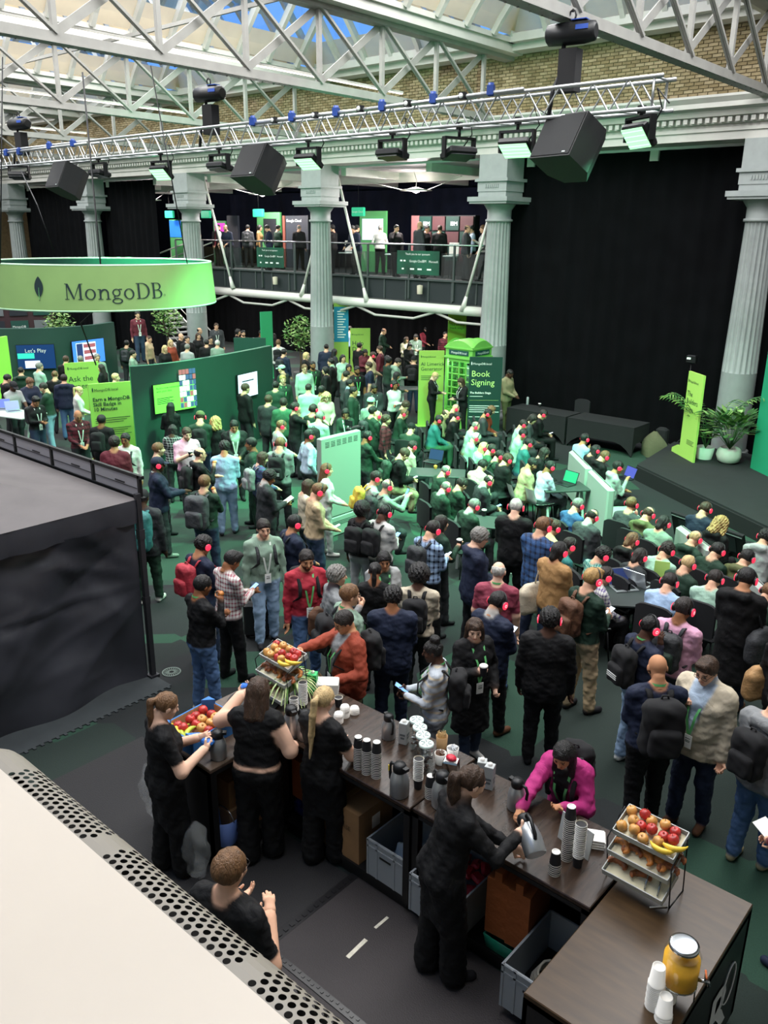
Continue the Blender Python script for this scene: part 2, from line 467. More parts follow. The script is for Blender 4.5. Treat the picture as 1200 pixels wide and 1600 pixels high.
for x, lab in ((-28, 'added square fill light under the gallery left of the middle column'), (-23.5, 'added square fill light under the gallery right of the middle column'), (-19, 'added square fill light under the gallery near the phone box'), (-32.5, 'added square fill light by the stairs')):  # added panels with lamps, they brighten the people under the gallery
 t = thing('fill_panel', lab, 'light', (x, 24.4, 3.1)); q = MB(); q.b2((-.6, -.6, -.05), (.6, .6, 0)); q.build('housing', WHITE, t); q = MB(); q.b2((-.55, -.55, -.06), (.55, .55, -.05)); q.build('diffuser', LAMPW, t)
 lamp('AREA', 'under_gallery_fill', (x, 24.4, 3.0), 160, (1, .97, .93), target=(x, 24.0, 0), size=1.1, size_y=1.1)
for x in (-28, -20): lamp('AREA', 'gallery_fill', (x, 24, 7.0), 170, (1, .93, .93), target=(x, 23.5, 3.8), size=1.2, size_y=1.2)  # added lamps without fixtures, brighten the people on the gallery

# stairs on the left
def stair(p0, p1, w, n, label, yd=1):
 """flight from floor point p0 up to p1 (x-z), width w in y"""
 t = thing('staircase', label, 'staircase', (0, 0, 0))
 p0, p1 = Vector(p0), Vector(p1); d = p1 - p0
 tr = MB(); tr.b2((-.15, 0, -.03), (.15, w, .03)); trm = tr.mesh('tread', [mat('stair_tread', '#8b8f8e', .6)])
 for i in range(n): obj('tread', trm, t, p0 + d * ((i + 1) / n) + Vector((0, 0, -.03)))
 for yy in (0, w):
  q = MB(); q.bar(p0 + Vector((0, yy, 0)), p1 + Vector((0, yy, 0)), .06, .3); q.build('stringer', WHITE, t)
  q = MB(); q.tube([p0 + Vector((0, yy, 1.0)), p1 + Vector((0, yy, 1.0))], .03, 6); q.tube([p0 + Vector((0, yy, .5)), p1 + Vector((0, yy, .5))], .018, 6); q.build('handrail', WHITE, t)
  for k in range(4):
   c = p0 + d * (k / 3) + Vector((0, yy, 0)); q = MB(); q.tube([c, c + Vector((0, 0, 1.0))], .02, 6); q.build('baluster', WHITE, t)
stair((-31.0, 22.0, 0), (-35.2, 22.0, 2.6), 1.6, 14, 'pale steel staircase rising left behind the booth walls')
stair((-35.0, 22.6, 2.9), (-30.9, 22.6, 3.85), 1.3, 5, 'upper flight of steps leading to the gallery deck')
b = MB(); b.b2((-37, 21.9, 2.55), (-35, 24.5, 2.7)); tag(b.build('stair_landing', mat('gallery_deck', '#2b2d2c')), 'dark landing between the two stair flights', 'landing')

# roof girders
def girder_proto():
 t = thing('roof_girder', 'x', 'girder', (0, 0, 0), 0, 'white lattice roof girders')
 ys = [-5 + 2.0 * k + (.93) for k in range(13)]
 for s in (-1, 1):
  q = MB(); q.b2((s * .08 - .012, -6, 8.18), (s * .08 + .012, WY + .2, 8.32)); q.build('bottom_flange', IRON, t)
 q = MB(); q.b2((-.12, -6, 8.155), (.12, WY + .2, 8.18))
 for k in range(90): q.box((-.09, -5.9 + k * .3, 8.15), (.025, .025, .015)); q.box((.09, -5.9 + k * .3, 8.15), (.025, .025, .015))
 q.build('bottom_plate', IRON, t)
 q = MB(); q.b2((-.15, -6, 9.7), (.15, WY + .2, 9.8)); q.build('top_chord', IRON, t)
 vq = MB(); vq.b2((-.045, -.045, 8.3), (.045, .045, 9.72)); vm = vq.mesh('upright', [IRON])
 d1 = MB(); d1.bar((-.07, 0, 8.3), (-.07, 2.0, 9.72), .025, .15); d1m = d1.mesh('wide_diagonal', [IRON])
 d2 = MB(); d2.bar((.05, 2.0, 8.3), (.05, 0, 9.72), .04, .05); d2.bar((.11, 2.0, 8.3), (.11, 0, 9.72), .04, .05); d2m = d2.mesh('twin_diagonal', [IRON])
 for y in ys:
  obj('upright', vm, t, (0, y, 0))
  if y + 2 < WY + .5: obj('wide_diagonal', d1m, t, (0, y, 0)); obj('twin_diagonal', d2m, t, (0, y, 0))
 return t
gp = girder_proto()
GLAB = ['white riveted roof girder at the top right above the stage', 'white lattice roof girder running to the phone box column', 'white lattice roof girder running to the middle column', 'white lattice girder fourth back from the stage', 'white lattice girder fifth back from the stage', 'farthest white lattice girder at the left', ]
for i, x in enumerate(COLX):
 o = gp if i == 0 else clone(gp); o.location = (x, 0, 0); o['label'] = GLAB[i]
# longitudinal tie members between girders
for i in range(5):
 b = MB()
 b.bar((COLX[i], 13.0, 9.75), (COLX[i + 1], 13.0, 9.75), .06, .08)
 b.build('cross_tie', IRON, gp if i == 0 else None, None) if False else tag(b.build('cross_tie', IRON), ['white tie between the two right girders', 'white tie between the second and third girder', 'white tie between the third and fourth girder', 'white tie between the fourth and fifth girder', 'white tie between the two farthest girders'][i], 'tie')

# glazed lanterns, one per bay
BLIND = None
def blind_mat():
 m = bpy.data.materials.new('daylit_cream_board'); m.use_nodes = True; nt = m.node_tree; nt.nodes.clear(); N = nt.nodes.new; L = nt.links.new
 o = N('ShaderNodeOutputMaterial'); d = N('ShaderNodeBsdfDiffuse'); t = N('ShaderNodeBsdfTranslucent'); x = N('ShaderNodeMixShader')
 tc = N('ShaderNodeTexCoord'); n = N('ShaderNodeTexNoise'); n.inputs['Scale'].default_value = 2.5; L(tc.outputs['Object'], n.inputs['Vector'])
 cr = N('ShaderNodeValToRGB'); cr.color_ramp.elements[0].color = (*lin('#b89c70'), 1); cr.color_ramp.elements[1].color = (*lin('#d8c29a'), 1); L(n.outputs['Fac'], cr.inputs['Fac'])
 L(cr.outputs['Color'], d.inputs['Color']); t.inputs['Color'].default_value = (1.0, .82, .55, 1); x.inputs['Fac'].default_value = .5
 L(d.outputs[0], x.inputs[1]); L(t.outputs[0], x.inputs[2]); L(x.outputs[0], o.inputs['Surface'])
 return m
BLIND = blind_mat(); SKYPANE = pane_mat('skylight_glass', (.93, .97, 1.0), .06)
LANL = ['glazed roof lantern at the top right over the stage', 'glazed roof lantern between the second and third girder', 'glazed roof lantern between the third and fourth girder', 'glazed roof lantern between the fourth and fifth girder', 'farthest glazed roof lantern on the left', 'glazed roof lantern over the near right corner']
def lantern(xa, xb, label):
 """xa far (left) side, xb near (right) side"""
 t = thing('roof_lantern', label, 'skylight', (0, 0, 0), group='glazed roof lanterns')
 y0, y1 = -5.6, WY - .3
 b = MB()
 b.b2((xa - .05, y0, 9.8), (xa + .42, y1 + .4, 10.06)); b.b2((xb - .42, y0, 9.8), (xb + .05, y1 + .4, 10.06)); b.b2((xa, y1 - .1, 9.84), (xb, y1 + .4, 10.06)); b.b2((xa + .42, y0, 10.0), (xa + .5, y1, 10.12)); b.b2((xa, y1 - .34, 10.0), (xb, y1 - .05, 10.2)); b.b2((xb - .5, y0, 10.0), (xb - .42, y1, 10.12))
 b.build('curb', WHITE, t)
 w = (xb - xa) / 2 - .5
 # section of the slope: (u across, z)
 sec = [(0, 10.08), (.2, 10.36), (.46, 10.66), (.98, 11.25), (1.55, 11.9), (w, 13.0)]
 n = int((y1 - y0) / 1.1); dy = (y1 - y0) / n
 def rib(side):
  q = MB()
  for i in range(len(sec) - 1):
   q.bar((side * sec[i][0], 0, sec[i][1]), (side * sec[i + 1][0], 0, sec[i + 1][1]), .13, .18)
  return q.mesh('rib', [WHITE])
 rb = {1: rib(1), -1: rib(-1)}
 def pan(side, i0, i1, m, nm):
  q = MB(); q.grid([[(side * sec[i][0], .0, sec[i][1] + .08) for i in range(i0, i1 + 1)], [(side * sec[i][0], dy, sec[i][1] + .08) for i in range(i0, i1 + 1)]], smooth=False)
  return q.mesh(nm, [m])
 for side, xo in ((1, xa + .5), (-1, xb - .5)):
  bl = pan(side, 0, 2, BLIND, 'board'); gl = pan(side, 2, 4, SKYPANE, 'pane'); tp = pan(side, 4, 5, BLIND, 'board')
  for k in range(n):
   if y0 + k * dy < 1 and side < 0: pass
   obj('rib', rb[side], t, (xo, y0 + k * dy, 0)); obj('board', bl, t, (xo, y0 + k * dy, 0)); obj('pane', gl, t, (xo, y0 + k * dy, 0)); obj('ridge_board', tp, t, (xo, y0 + k * dy, 0))
 # hipped end over the far wall
 nx = 6; dx = (xb - xa - 1.0) / nx
 for k in range(nx + 1):
  x = xa + .5 + k * dx; q = MB()
  for i in range(4): q.bar((x, y1 - .2 - sec[i][0], sec[i][1]), (x, y1 - .2 - sec[i + 1][0], sec[i + 1][1]), .13, .18)
  q.build('rib', WHITE, t)
  if k < nx:
   for i0, i1, m, nm in ((0, 2, BLIND, 'board'), (2, 4, SKYPANE, 'pane')):
    q = MB(); q.grid([[(x, y1 - .2 - sec[i][0], sec[i][1] + .08) for i in range(i0, i1 + 1)], [(x + dx, y1 - .2 - sec[i][0], sec[i][1] + .08) for i in range(i0, i1 + 1)]], smooth=False); q.build(nm, m, t)
for i in range(5): lantern(COLX[i + 1], COLX[i], LANL[i])
lantern(COLX[0], COLX[0] + BAY, LANL[5])
b = MB(); b.b2((-50.5, -6, 10.0), (COLX[5] + .3, WY + .5, 10.2)); structure(b.build('ceiling_left', WHITE), 'flat ceiling strip at the left end')
b = MB(); b.b2((.3, -6, 10.0), (6.4, WY + .5, 10.2)); structure(b.build('ceiling_right', WHITE), 'flat ceiling strip at the right end')
# bright batten lights along the girders
BAT = mat('batten_light', '#fff8ee', .5, emit=1.8, ecol='#fff4e4')
for i, lab in enumerate(['long white batten light on the girder by the phone box column', 'long white batten light on the girder by the middle column', 'long white batten light on the fourth girder']):
 x = COLX[i + 1] - .3; q = MB(); q.b2((x - .05, 4, 8.49), (x + .05, 17, 8.53)); t = thing('batten_light', lab, 'light'); q.build('housing', WHITE, t)
 q = MB(); q.b2((x - .03, 4, 8.47), (x + .03, 17, 8.49)); q.build('tube', BAT, t)

# ================================================================== people
def snets(F, o, h):
 """naive surface nets on a sampled distance field"""
 nx, ny, nz = F.shape
 cs = np.array([nx - 1, ny - 1, nz - 1]); st = np.array([cs[1] * cs[2], cs[2], 1])
 N = int(cs.prod()); acc = np.zeros((N, 3)); cnt = np.zeros(N); quads = []
 for ax in range(3):
  a = np.take(F, range(F.shape[ax] - 1), ax); b = np.take(F, range(1, F.shape[ax]), ax)
  idx = np.argwhere((a < 0) != (b < 0))
  if not len(idx): continue
  fa = a[tuple(idx.T)]; fb = b[tuple(idx.T)]
  p = idx.astype(float); p[:, ax] += fa / (fa - fb)
  u, v = (ax + 1) % 3, (ax + 2) % 3
  ids = []
  for du, dv in ((0, 0), (-1, 0), (-1, -1), (0, -1)):
   c = idx.copy(); c[:, u] += du; c[:, v] += dv
   fl = c @ st
   ok = (c >= 0).all(1) & (c < cs).all(1)
   fl2 = np.where(ok, fl, -1); ids.append(fl2)
   w = fl[ok]
   cnt += np.bincount(w, minlength=N)
   for d in range(3): acc[:, d] += np.bincount(w, weights=p[ok, d], minlength=N)
  q = np.stack(ids, 1); good = (q >= 0).all(1); neg = fa < 0
  q = np.where(neg[:, None], q, q[:, ::-1])
  quads.append(q[good])
 act = np.nonzero(cnt)[0]
 mp = np.full(N, -1); mp[act] = np.arange(len(act))
 V = acc[act] / cnt[act][:, None] * h + np.asarray(o)
 Q = mp[np.concatenate(quads)] if quads else np.zeros((0, 4), int)
 return V, Q

def smin(a, b, k):
 h = np.maximum(k - np.abs(a - b), 0) / k
 return np.minimum(a, b) - h * h * k * .25

class Prim:
 __slots__ = ('a', 'b', 'ra', 'rb', 'L', 'fl', 'g', 'k', 't0', 't1', 'cut')
 def __init__(s, a, b, ra, rb, g='T', L=None, fl=1.0, k=.03, t=(0, 1), cut=None):
  s.cut = cut
  s.a = np.array(a, float); s.b = np.array(b, float); s.ra = ra; s.rb = rb; s.g = g
  s.L = None if L is None else np.array(L, float); s.fl = fl; s.k = k; s.t0, s.t1 = t
 def d(s, P):
  ab = s.b - s.a; q = P - s.a
  t = np.clip(q @ ab / max(ab @ ab, 1e-9), 0, 1)
  q = q - t[..., None] * ab
  if s.L is not None:
   q = q - (q @ s.L)[..., None] * s.L * (1 - 1 / s.fl)
  d = np.sqrt((q * q).sum(-1)) - (s.ra + (s.rb - s.ra) * t)
  if s.cut is not None: d = np.maximum(d, s.cut - P[..., 2])
  return d, t

def field(prims, h, pad=.02):
 lo = np.min([np.minimum(p.a, p.b) - max(p.ra, p.rb) * p.fl for p in prims], 0) - pad - 2 * h
 hi = np.max([np.maximum(p.a, p.b) + max(p.ra, p.rb) * p.fl for p in prims], 0) + pad + 2 * h
 n = np.ceil((hi - lo) / h).astype(int) + 1
 F = np.full(n, .25)
 ax = [lo[i] + h * np.arange(n[i]) for i in range(3)]
 for p in prims:
  m = max(p.ra, p.rb) * p.fl + p.k + 2 * h
  i0 = np.maximum(((np.minimum(p.a, p.b) - m - lo) / h).astype(int), 0)
  i1 = np.minimum(((np.maximum(p.a, p.b) + m - lo) / h).astype(int) + 2, n)
  sl = tuple(slice(i0[i], i1[i]) for i in range(3))
  G = np.stack(np.meshgrid(*[ax[i][sl[i]] for i in range(3)], indexing='ij'), -1)
  d, _ = p.d(G)
  F[sl] = smin(F[sl], d, p.k)
 return F, lo, ax

def ell(P, c, r):
 q = P - np.array(c); r = np.array(r)
 k0 = np.sqrt(((q / r) ** 2).sum(-1)); k1 = np.sqrt(((q / r ** 2) ** 2).sum(-1))
 return k0 * (k0 - 1) / np.maximum(k1, 1e-6)
def cap(P, a, b, ra, rb): return Prim(a, b, ra, rb).d(P)[0]
def smax(a, b, k): return -smin(-a, -b, k)
def gridbox(lo, hi, h):
 ax = [np.arange(lo[i], hi[i] + h, h) for i in range(3)]
 return np.stack(np.meshgrid(*ax, indexing='ij'), -1)

HEADS = {}
def head_template(h):
 if h in HEADS: return HEADS[h]
 P = gridbox((-.11, -.14, -.17), (.11, .14, .14), h)
 d = ell(P, (0, -.014, .030), (.074, .093, .085))
 d = smin(d, ell(P, (0, .024, -.036), (.058, .066, .080)), .04)
 d = smin(d, cap(P, (0, .066, -.094), (0, .06, -.09), .022, .022), .03)
 d = smin(d, cap(P, (-.034, .074, .024), (.034, .074, .024), .013, .013), .02)
 for s in (-1, 1):
  d = smax(d, -cap(P, (s * .031, .098, .004), (s * .031, .1, .004), .015, .015), .015)
  d = smin(d, cap(P, (s * .031, .0735, .004), (s * .031, .074, .004), .0125, .0125), .004)
  d = smin(d, cap(P, (s * .04, .055, -.025), (s * .038, .056, -.03), .026, .024), .02)
  d = smin(d, ell(P, (s * .078, -.008, -.004), (.010, .020, .032)), .008)
 d = smin(d, cap(P, (0, .086, .012), (0, .108, -.024), .008, .0135), .012)
 d = smin(d, cap(P, (-.019, .084, -.056), (.019, .084, -.056), .009, .009), .012)
 d = smin(d, cap(P, (0, -.022, -.05), (0, -.032, -.17), .05, .052), .03)
 V, Q = snets(d, (-.11, -.14, -.17), h)
 x, y, z = V.T; ax = np.abs(x)
 cl = np.zeros(len(V), int)
 bd = (z < -.036) & (y > -.01) & (z > -.125) & (z < -.036 - .25 * (.07 - y)) | ((np.abs(z + .043) < .008) & (y > .07) & (ax < .03)) | ((y > -.03) & (y < .02) & (ax > .06) & (z < -.02) & (z > -.06))
 cl[bd & ~((np.abs(z + .056) < .009) & (ax < .022) & (y > .08))] = 4          # beard area
 cl[(np.abs(z + .056) < .010) & (ax < .023) & (y > .082)] = 1                  # lips
 cl[(np.abs(z - .030 + ax * .1) < .007) & (ax > .012) & (ax < .05) & (y > .055)] = 2   # brows
 e = np.sqrt((ax - .031) ** 2 + (z - .004) ** 2)
 cl[(e < .011) & (y > .07)] = 3                                               # eyes
 HEADS[h] = (V, Q, cl)
 return HEADS[h]

HANDS = {}
def hand_template(kind, h):
 """right hand: wrist at the origin, fingers along +y, palm facing -z, thumb on -x side"""
 key = (kind, h)
 if key in HANDS: return HANDS[key]
 curl = {'flat': 8, 'relax': 26, 'grip': 58}[kind]
 pr = [Prim((0, -.02, 0), (0, .02, 0), .024, .027, L=(1, 0, 0), fl=1.15, k=.02), Prim((-.012, .03, 0), (-.018, .085, .002), .016, .013, k=.02), Prim((.014, .03, 0), (.02, .08, .002), .016, .012, k=.02), Prim((0, .03, 0), (0, .085, .003), .017, .013, k=.02)]
 for i, (x, L, r) in enumerate(((-.030, .068, .0085), (-.010, .076, .009), (.010, .070, .0085), (.028, .055, .0075))):
  p = np.array([x, .085 - abs(i - 1.2) * .006, .002]); a = R_(curl * .6)
  for j, s in enumerate((.45, .32, .23)):
   q = p + np.array([x * .12, math.cos(a), -math.sin(a)]) * L * s
   pr.append(Prim(p, q, r * (1 - .1 * j), r * (.92 - .1 * j), k=.006)); p = q; a += R_(curl)
 a = np.array([-.022, .018, -.006]); b = np.array([-.05, .045, -.02 - curl * .0002]); c = np.array([-.048 + curl * .0003, .078, -.03 - curl * .0004])
 pr += [Prim(a, b, .014, .011, k=.012), Prim(b, c, .0105, .0085, k=.006)]
 F, lo, _ = field(pr, h)
 HANDS[key] = snets(F, lo, h)
 return HANDS[key]

def tmesh(V, Q, name, mats=()):
 me = bpy.data.meshes.new(name)
 me.vertices.add(len(V)); me.vertices.foreach_set('co', np.asarray(V, np.float32).ravel())
 me.loops.add(len(Q) * 4); me.loops.foreach_set('vertex_index', np.asarray(Q, np.int32).ravel())
 me.polygons.add(len(Q)); me.polygons.foreach_set('loop_start', np.arange(0, len(Q) * 4, 4, dtype=np.int32))
 me.polygons.foreach_set('use_smooth', np.ones(len(Q), bool))
 for m in mats: me.materials.append(m)
 me.update(calc_edges=True); me.validate()
 return me

def wob(P, s, ph=0.0):
 x, y, z = P[..., 0] * s, P[..., 1] * s, P[..., 2] * s
 return np.sin(x * 1.3 + y * .7 + ph) * np.sin(y * 1.1 - z * .8 + 1.7 + ph) + .6 * np.sin(z * 1.9 + x * 1.1 + 2.3) * np.sin(y * 2.1 + .5 + ph)
HAIR = {}
def hair_mesh(style, lod, down=False):
 down = down and style in ('long', 'wavy', 'pony', 'lpony', 'braid')
 key = (style, lod, down)
 if key in HAIR: return HAIR[key]
 h = (.008, .011, .015)[lod]
 lowz = -.56 if style == 'pony' else -.42 if style in ('long', 'pony', 'wavy', 'lpony', 'braid') else -.17
 big = .19 if style in ('afro', 'bun', 'curlylong') else .15
 lo = (-big, -.2, lowz if style != 'curlylong' else -.26); hi = (big, .15, .21 if style in ('afro', 'bun') else .16)
 P0 = gridbox(lo, hi, h); P = P0.copy()
 if down: P[..., 1] -= np.minimum(P[..., 2] + .0, 0) * -.42
 x, y, z = P[..., 0], P[..., 1], P[..., 2]
 off = {'buzz': .004, 'short': .013, 'bald': .004, 'curly': .022, 'afro': .05, 'long': .013, 'wavy': .017, 'pony': .008, 'lpony': .008, 'bun': .009, 'bob': .018, 'braid': .012, 'curlylong': .035, 'quiff': .014}[style]
 c = ell(P, (0, -.014, .030), (.076 + off, .095 + off, .086 + off))
 if style == 'quiff': c = smin(c, cap(P, (-.03, .06, .105), (.03, .06, .105), .03, .028), .03)
 cut = (y - .078 - off * .4) * .76 - (z - .058 - off * .2) * .65
 if style in ('long', 'wavy', 'bob', 'curlylong', 'braid'): cut = np.minimum(cut, np.maximum((y - .03) * .9, -(np.abs(x) - .066)))
 side = np.where(np.abs(x) > .05, (y - .012) * .9 - (z + .03) * .25, -1)
 if style in ('short', 'buzz', 'quiff', 'curly', 'pony', 'lpony', 'bun', 'bald'): cut = np.maximum(cut, np.minimum(side, (.02 - z)))
 d = np.maximum(c, cut)
 d = np.maximum(d, -(z + (.085 if style not in ('long', 'wavy', 'curlylong', 'braid', 'bob') else .3)))
 if style == 'bald': d = np.maximum(d, np.maximum(z - .055 + .25 * y, y - .03))
 if style in ('long', 'wavy', 'braid'):
  ln = .20 if style == 'wavy' else .33; e = cap(P, (0, -.075, 0), (0, -.095, -ln), .052, .05)
  for s in (-1, 1):
   e = smin(e, cap(P, (s * .066, -.02, .01), (s * .085, -.02, .06 - ln), .028, .03), .05)
   e = smin(e, cap(P, (s * .05, -.06, 0), (s * .06, -.09, -ln - .01), .045, .035), .04)
  d = smin(d, e, .03)
 if style == 'bob':
  for s in (-1, 1): d = smin(d, cap(P, (s * .068, -.025, .0), (s * .07, -.02, -.09), .03, .026), .04)
  d = smin(d, cap(P, (0, -.08, 0), (0, -.085, -.1), .05, .045), .04)
 if style == 'curlylong':
  for s in (-1, 1): d = smin(d, cap(P, (s * .075, -.03, .02), (s * .1, -.03, -.15), .05, .055), .05)
  d = smin(d, cap(P, (0, -.09, 0), (0, -.11, -.16), .07, .07), .05)
 if style in ('pony', 'lpony'):
  w = 1.0 if style == 'pony' else 1.5
  pts = [(0, -.105, .045), (0, -.145, .02), (0, -.15, -.1), (0, -.14, -.28), (0, -.13, -.50)]
  rr = [.022, .03 * w, .032 * w, .026 * w, .008]
  for i in range(4): d = smin(d, cap(P, pts[i], pts[i + 1], rr[i], rr[i + 1]), .012)
 if style == 'bun': d = smin(d, cap(P, (0, -.06, .125), (0, -.05, .13), .05, .05), .012)
 amp = {'curly': .009, 'afro': .008, 'curlylong': .014, 'wavy': .006, 'lpony': .006}.get(style, .0032)
 sc = {'curly': 95, 'afro': 90, 'curlylong': 75, 'wavy': 45, 'lpony': 60}.get(style, 60)
 st = np.stack([x, y, z * (.3 if style in ('long', 'pony', 'wavy', 'lpony', 'short', 'bob', 'quiff') else 1)], -1)
 d = d + amp * wob(st, sc)
 V, Q = snets(d, lo, h)
 HAIR[key] = tmesh(V, Q, 'hair', [None])
 return HAIR[key]

def hair_mat(cn):
 c = {'black': '#100d0c', 'dark': '#1f1713', 'brown': '#3d2a1c', 'lbrown': '#6b4c30', 'blond': '#a5834f', 'fair': '#c2a676', 'grey': '#77746f', 'white': '#bdbab3', 'red': '#7a3d20'}[cn]
 return mat('hair_' + cn, c, .5, noise=.35, nscale=30, bump=.7, bscale=120, stretch=(1, 1, .25))

def body_mat(kind='plain'):
 nm = 'clothed_body_' + kind
 if nm in MATS: return MATS[nm]
 m = bpy.data.materials.new(nm); m.use_nodes = True; nt = m.node_tree; b = nt.nodes['Principled BSDF']
 L = nt.links.new; N = nt.nodes.new
 at_ = N('ShaderNodeAttribute'); at_.attribute_name = 'Col'
 b.inputs['Roughness'].default_value = .75; b.inputs['Specular IOR Level'].default_value = .3
 tc = N('ShaderNodeTexCoord')
 nz = N('ShaderNodeTexNoise'); nz.inputs['Scale'].default_value = 9; nz.inputs['Detail'].default_value = 3; nz.inputs['Distortion'].default_value = .6
 mp = N('ShaderNodeMapping'); mp.inputs['Scale'].default_value = (1, 1, .55); L(tc.outputs['Object'], mp.inputs['Vector']); L(mp.outputs['Vector'], nz.inputs['Vector'])
 bp = N('ShaderNodeBump'); bp.inputs['Distance'].default_value = .03
 mul = N('ShaderNodeMath'); mul.operation = 'MULTIPLY'; mul.inputs[1].default_value = .7
 L(at_.outputs['Alpha'], mul.inputs[0]); L(mul.outputs[0], bp.inputs['Strength'])
 L(nz.outputs['Fac'], bp.inputs['Height']); L(bp.outputs['Normal'], b.inputs['Normal'])
 col = at_.outputs['Color']
 if kind != 'plain':
  sx = N('ShaderNodeSeparateXYZ'); L(tc.outputs['Object'], sx.inputs[0])
  def stripes(sock, per, duty):
   w = N('ShaderNodeMath'); w.operation = 'FRACT'; k = N('ShaderNodeMath'); k.operation = 'MULTIPLY'; k.inputs[1].default_value = 1 / per
   L(sock, k.inputs[0]); L(k.outputs[0], w.inputs[0]); g = N('ShaderNodeMath'); g.operation = 'LESS_THAN'; g.inputs[1].default_value = duty; L(w.outputs[0], g.inputs[0]); return g.outputs[0]
  at2 = N('ShaderNodeAttribute'); at2.attribute_name = 'Pat'
  ad = N('ShaderNodeMath'); ad.operation = 'ADD'
  if kind == 'stripe':
   L(stripes(sx.outputs['Z'], .075, .28), ad.inputs[0])
  else:
   per = .05 if kind == 'check' else .085
   sm = N('ShaderNodeMath'); sm.operation = 'ADD'; L(sx.outputs['X'], sm.inputs[0]); L(sx.outputs['Y'], sm.inputs[1])
   a1 = stripes(sm.outputs[0], per, .36); a2 = stripes(sx.outputs['Z'], per, .36)
   hf = N('ShaderNodeMath'); hf.operation = 'MULTIPLY'; hf.inputs[1].default_value = .5; hf2 = N('ShaderNodeMath'); hf2.operation = 'MULTIPLY'; hf2.inputs[1].default_value = .5
   L(a1, hf.inputs[0]); L(a2, hf2.inputs[0]); L(hf.outputs[0], ad.inputs[0]); L(hf2.outputs[0], ad.inputs[1])
  fm = N('ShaderNodeMath'); fm.operation = 'MULTIPLY'; L(ad.outputs[0], fm.inputs[0]); L(at2.outputs['Alpha'], fm.inputs[1])
  mx = N('ShaderNodeMix'); mx.data_type = 'RGBA'; L(fm.outputs[0], mx.inputs['Factor']); L(col, mx.inputs['A']); L(at2.outputs['Color'], mx.inputs['B'])
  col = mx.outputs['Result']
 L(col, b.inputs['Base Color'])
 MATS[nm] = m
 return m

PAL = {k: lin(v) for k, v in dict(black='#16161a', jet='#0b0b0d', char='#2a2c2f', dgrey='#3b3d40', grey='#7d7f80', lgrey='#9c9e9d', white='#c6c5c0', cream='#bfb39d', beige='#b59f7e', khaki='#8d8465', tan='#a07b4f', brown='#5a3a25', rust='#8a3a26', navy='#1b2338', blue='#31507c', lblue='#9db7d6', pblue='#a9bacd', denim='#4b668c', ldenim='#8aa3bf', ddenim='#2c3a50', green='#2f5a41', dgreen='#1c3327', olive='#575b3a', mint='#9dbfac', teal='#2c6a6a', red='#a02836', maroon='#5c1f2b', burg='#7d2f48', pink='#d59fb8', magenta='#a82a6e', purple='#4b3a72', lav='#b9b6cf', orange='#b5522a', yellow='#c9a53a', sage='#7f9685', wine='#8c3d4e').items()}
SKIN = {'f': lin('#d9a98c'), 'p': lin('#e3b79d'), 't': lin('#b98461'), 'b': lin('#8a5a3c'), 'd': lin('#4a2f22')}

def rotx(a): c, s = math.cos(a), math.sin(a); return np.array([[1, 0, 0], [0, c, -s], [0, s, c]])
def roty(a): c, s = math.cos(a), math.sin(a); return np.array([[c, 0, s], [0, 1, 0], [-s, 0, c]])
def rotz(a): c, s = math.cos(a), math.sin(a); return np.array([[c, -s, 0], [s, c, 0], [0, 0, 1]])

# hand targets relative to the shoulder line (x right, y forward, z up), in torso space
ARMS = {
 'side': ((.25, .05, -.55), (-.25, .05, -.55)), 'phone': ((.05, .30, -.26), (-.05, .29, -.28)), 'low': ((.08, .27, -.38), (-.08, .27, -.38)),
 'phone1': ((.07, .32, -.22), (-.24, .06, -.54)), 'phoneL': ((.24, .06, -.54), (-.07, .32, -.22)), 'cup': ((.10, .27, -.15), (-.20, .14, -.44)), 'cross': ((-.10, .27, -.24), (.10, .25, -.28)),
 'eat': ((.05, .25, -.02), (-.06, .28, -.22)), 'chin': ((.05, .17, -.0), (-.10, .25, -.30)), 'pocket': ((.21, .08, -.46), (-.21, .08, -.46)), 'photo': ((.06, .40, .06), (-.06, .40, .05)),
 'lap': ((.09, .30, -.36), (-.09, .30, -.36)), 'type': ((.12, .38, -.32), (-.12, .38, -.32)), 'strap': ((.13, .13, -.12), (-.24, .05, -.54)), 'rail': ((.22, .34, -.30), (-.22, .34, -.30)),
 'reachL': ((.16, .26, -.30), (-.22, .52, -.12)), 'reachR': ((.30, .50, -.22), (-.16, .26, -.30)), 'back': ((.12, -.16, -.46), (-.12, -.16, -.46)), 'up': ((.26, .22, .05), (-.26, .26, .10)), 'hold': ((.15, .36, -.30), (-.15, .36, -.30)),
}
PEOPLE = {}
def ik(S, Ht, l1, l2, pole):
 d = Ht - S; L = np.linalg.norm(d); mx = (l1 + l2) * .995
 if L > mx: Ht = S + d / L * mx; d = Ht - S; L = mx
 d = d / L; a = (l1 * l1 - l2 * l2 + L * L) / (2 * L); hh = math.sqrt(max(l1 * l1 - a * a, 0))
 pole = pole - d * (pole @ d); pole = pole / max(np.linalg.norm(pole), 1e-6)
 return S + d * a + pole * hh, Ht

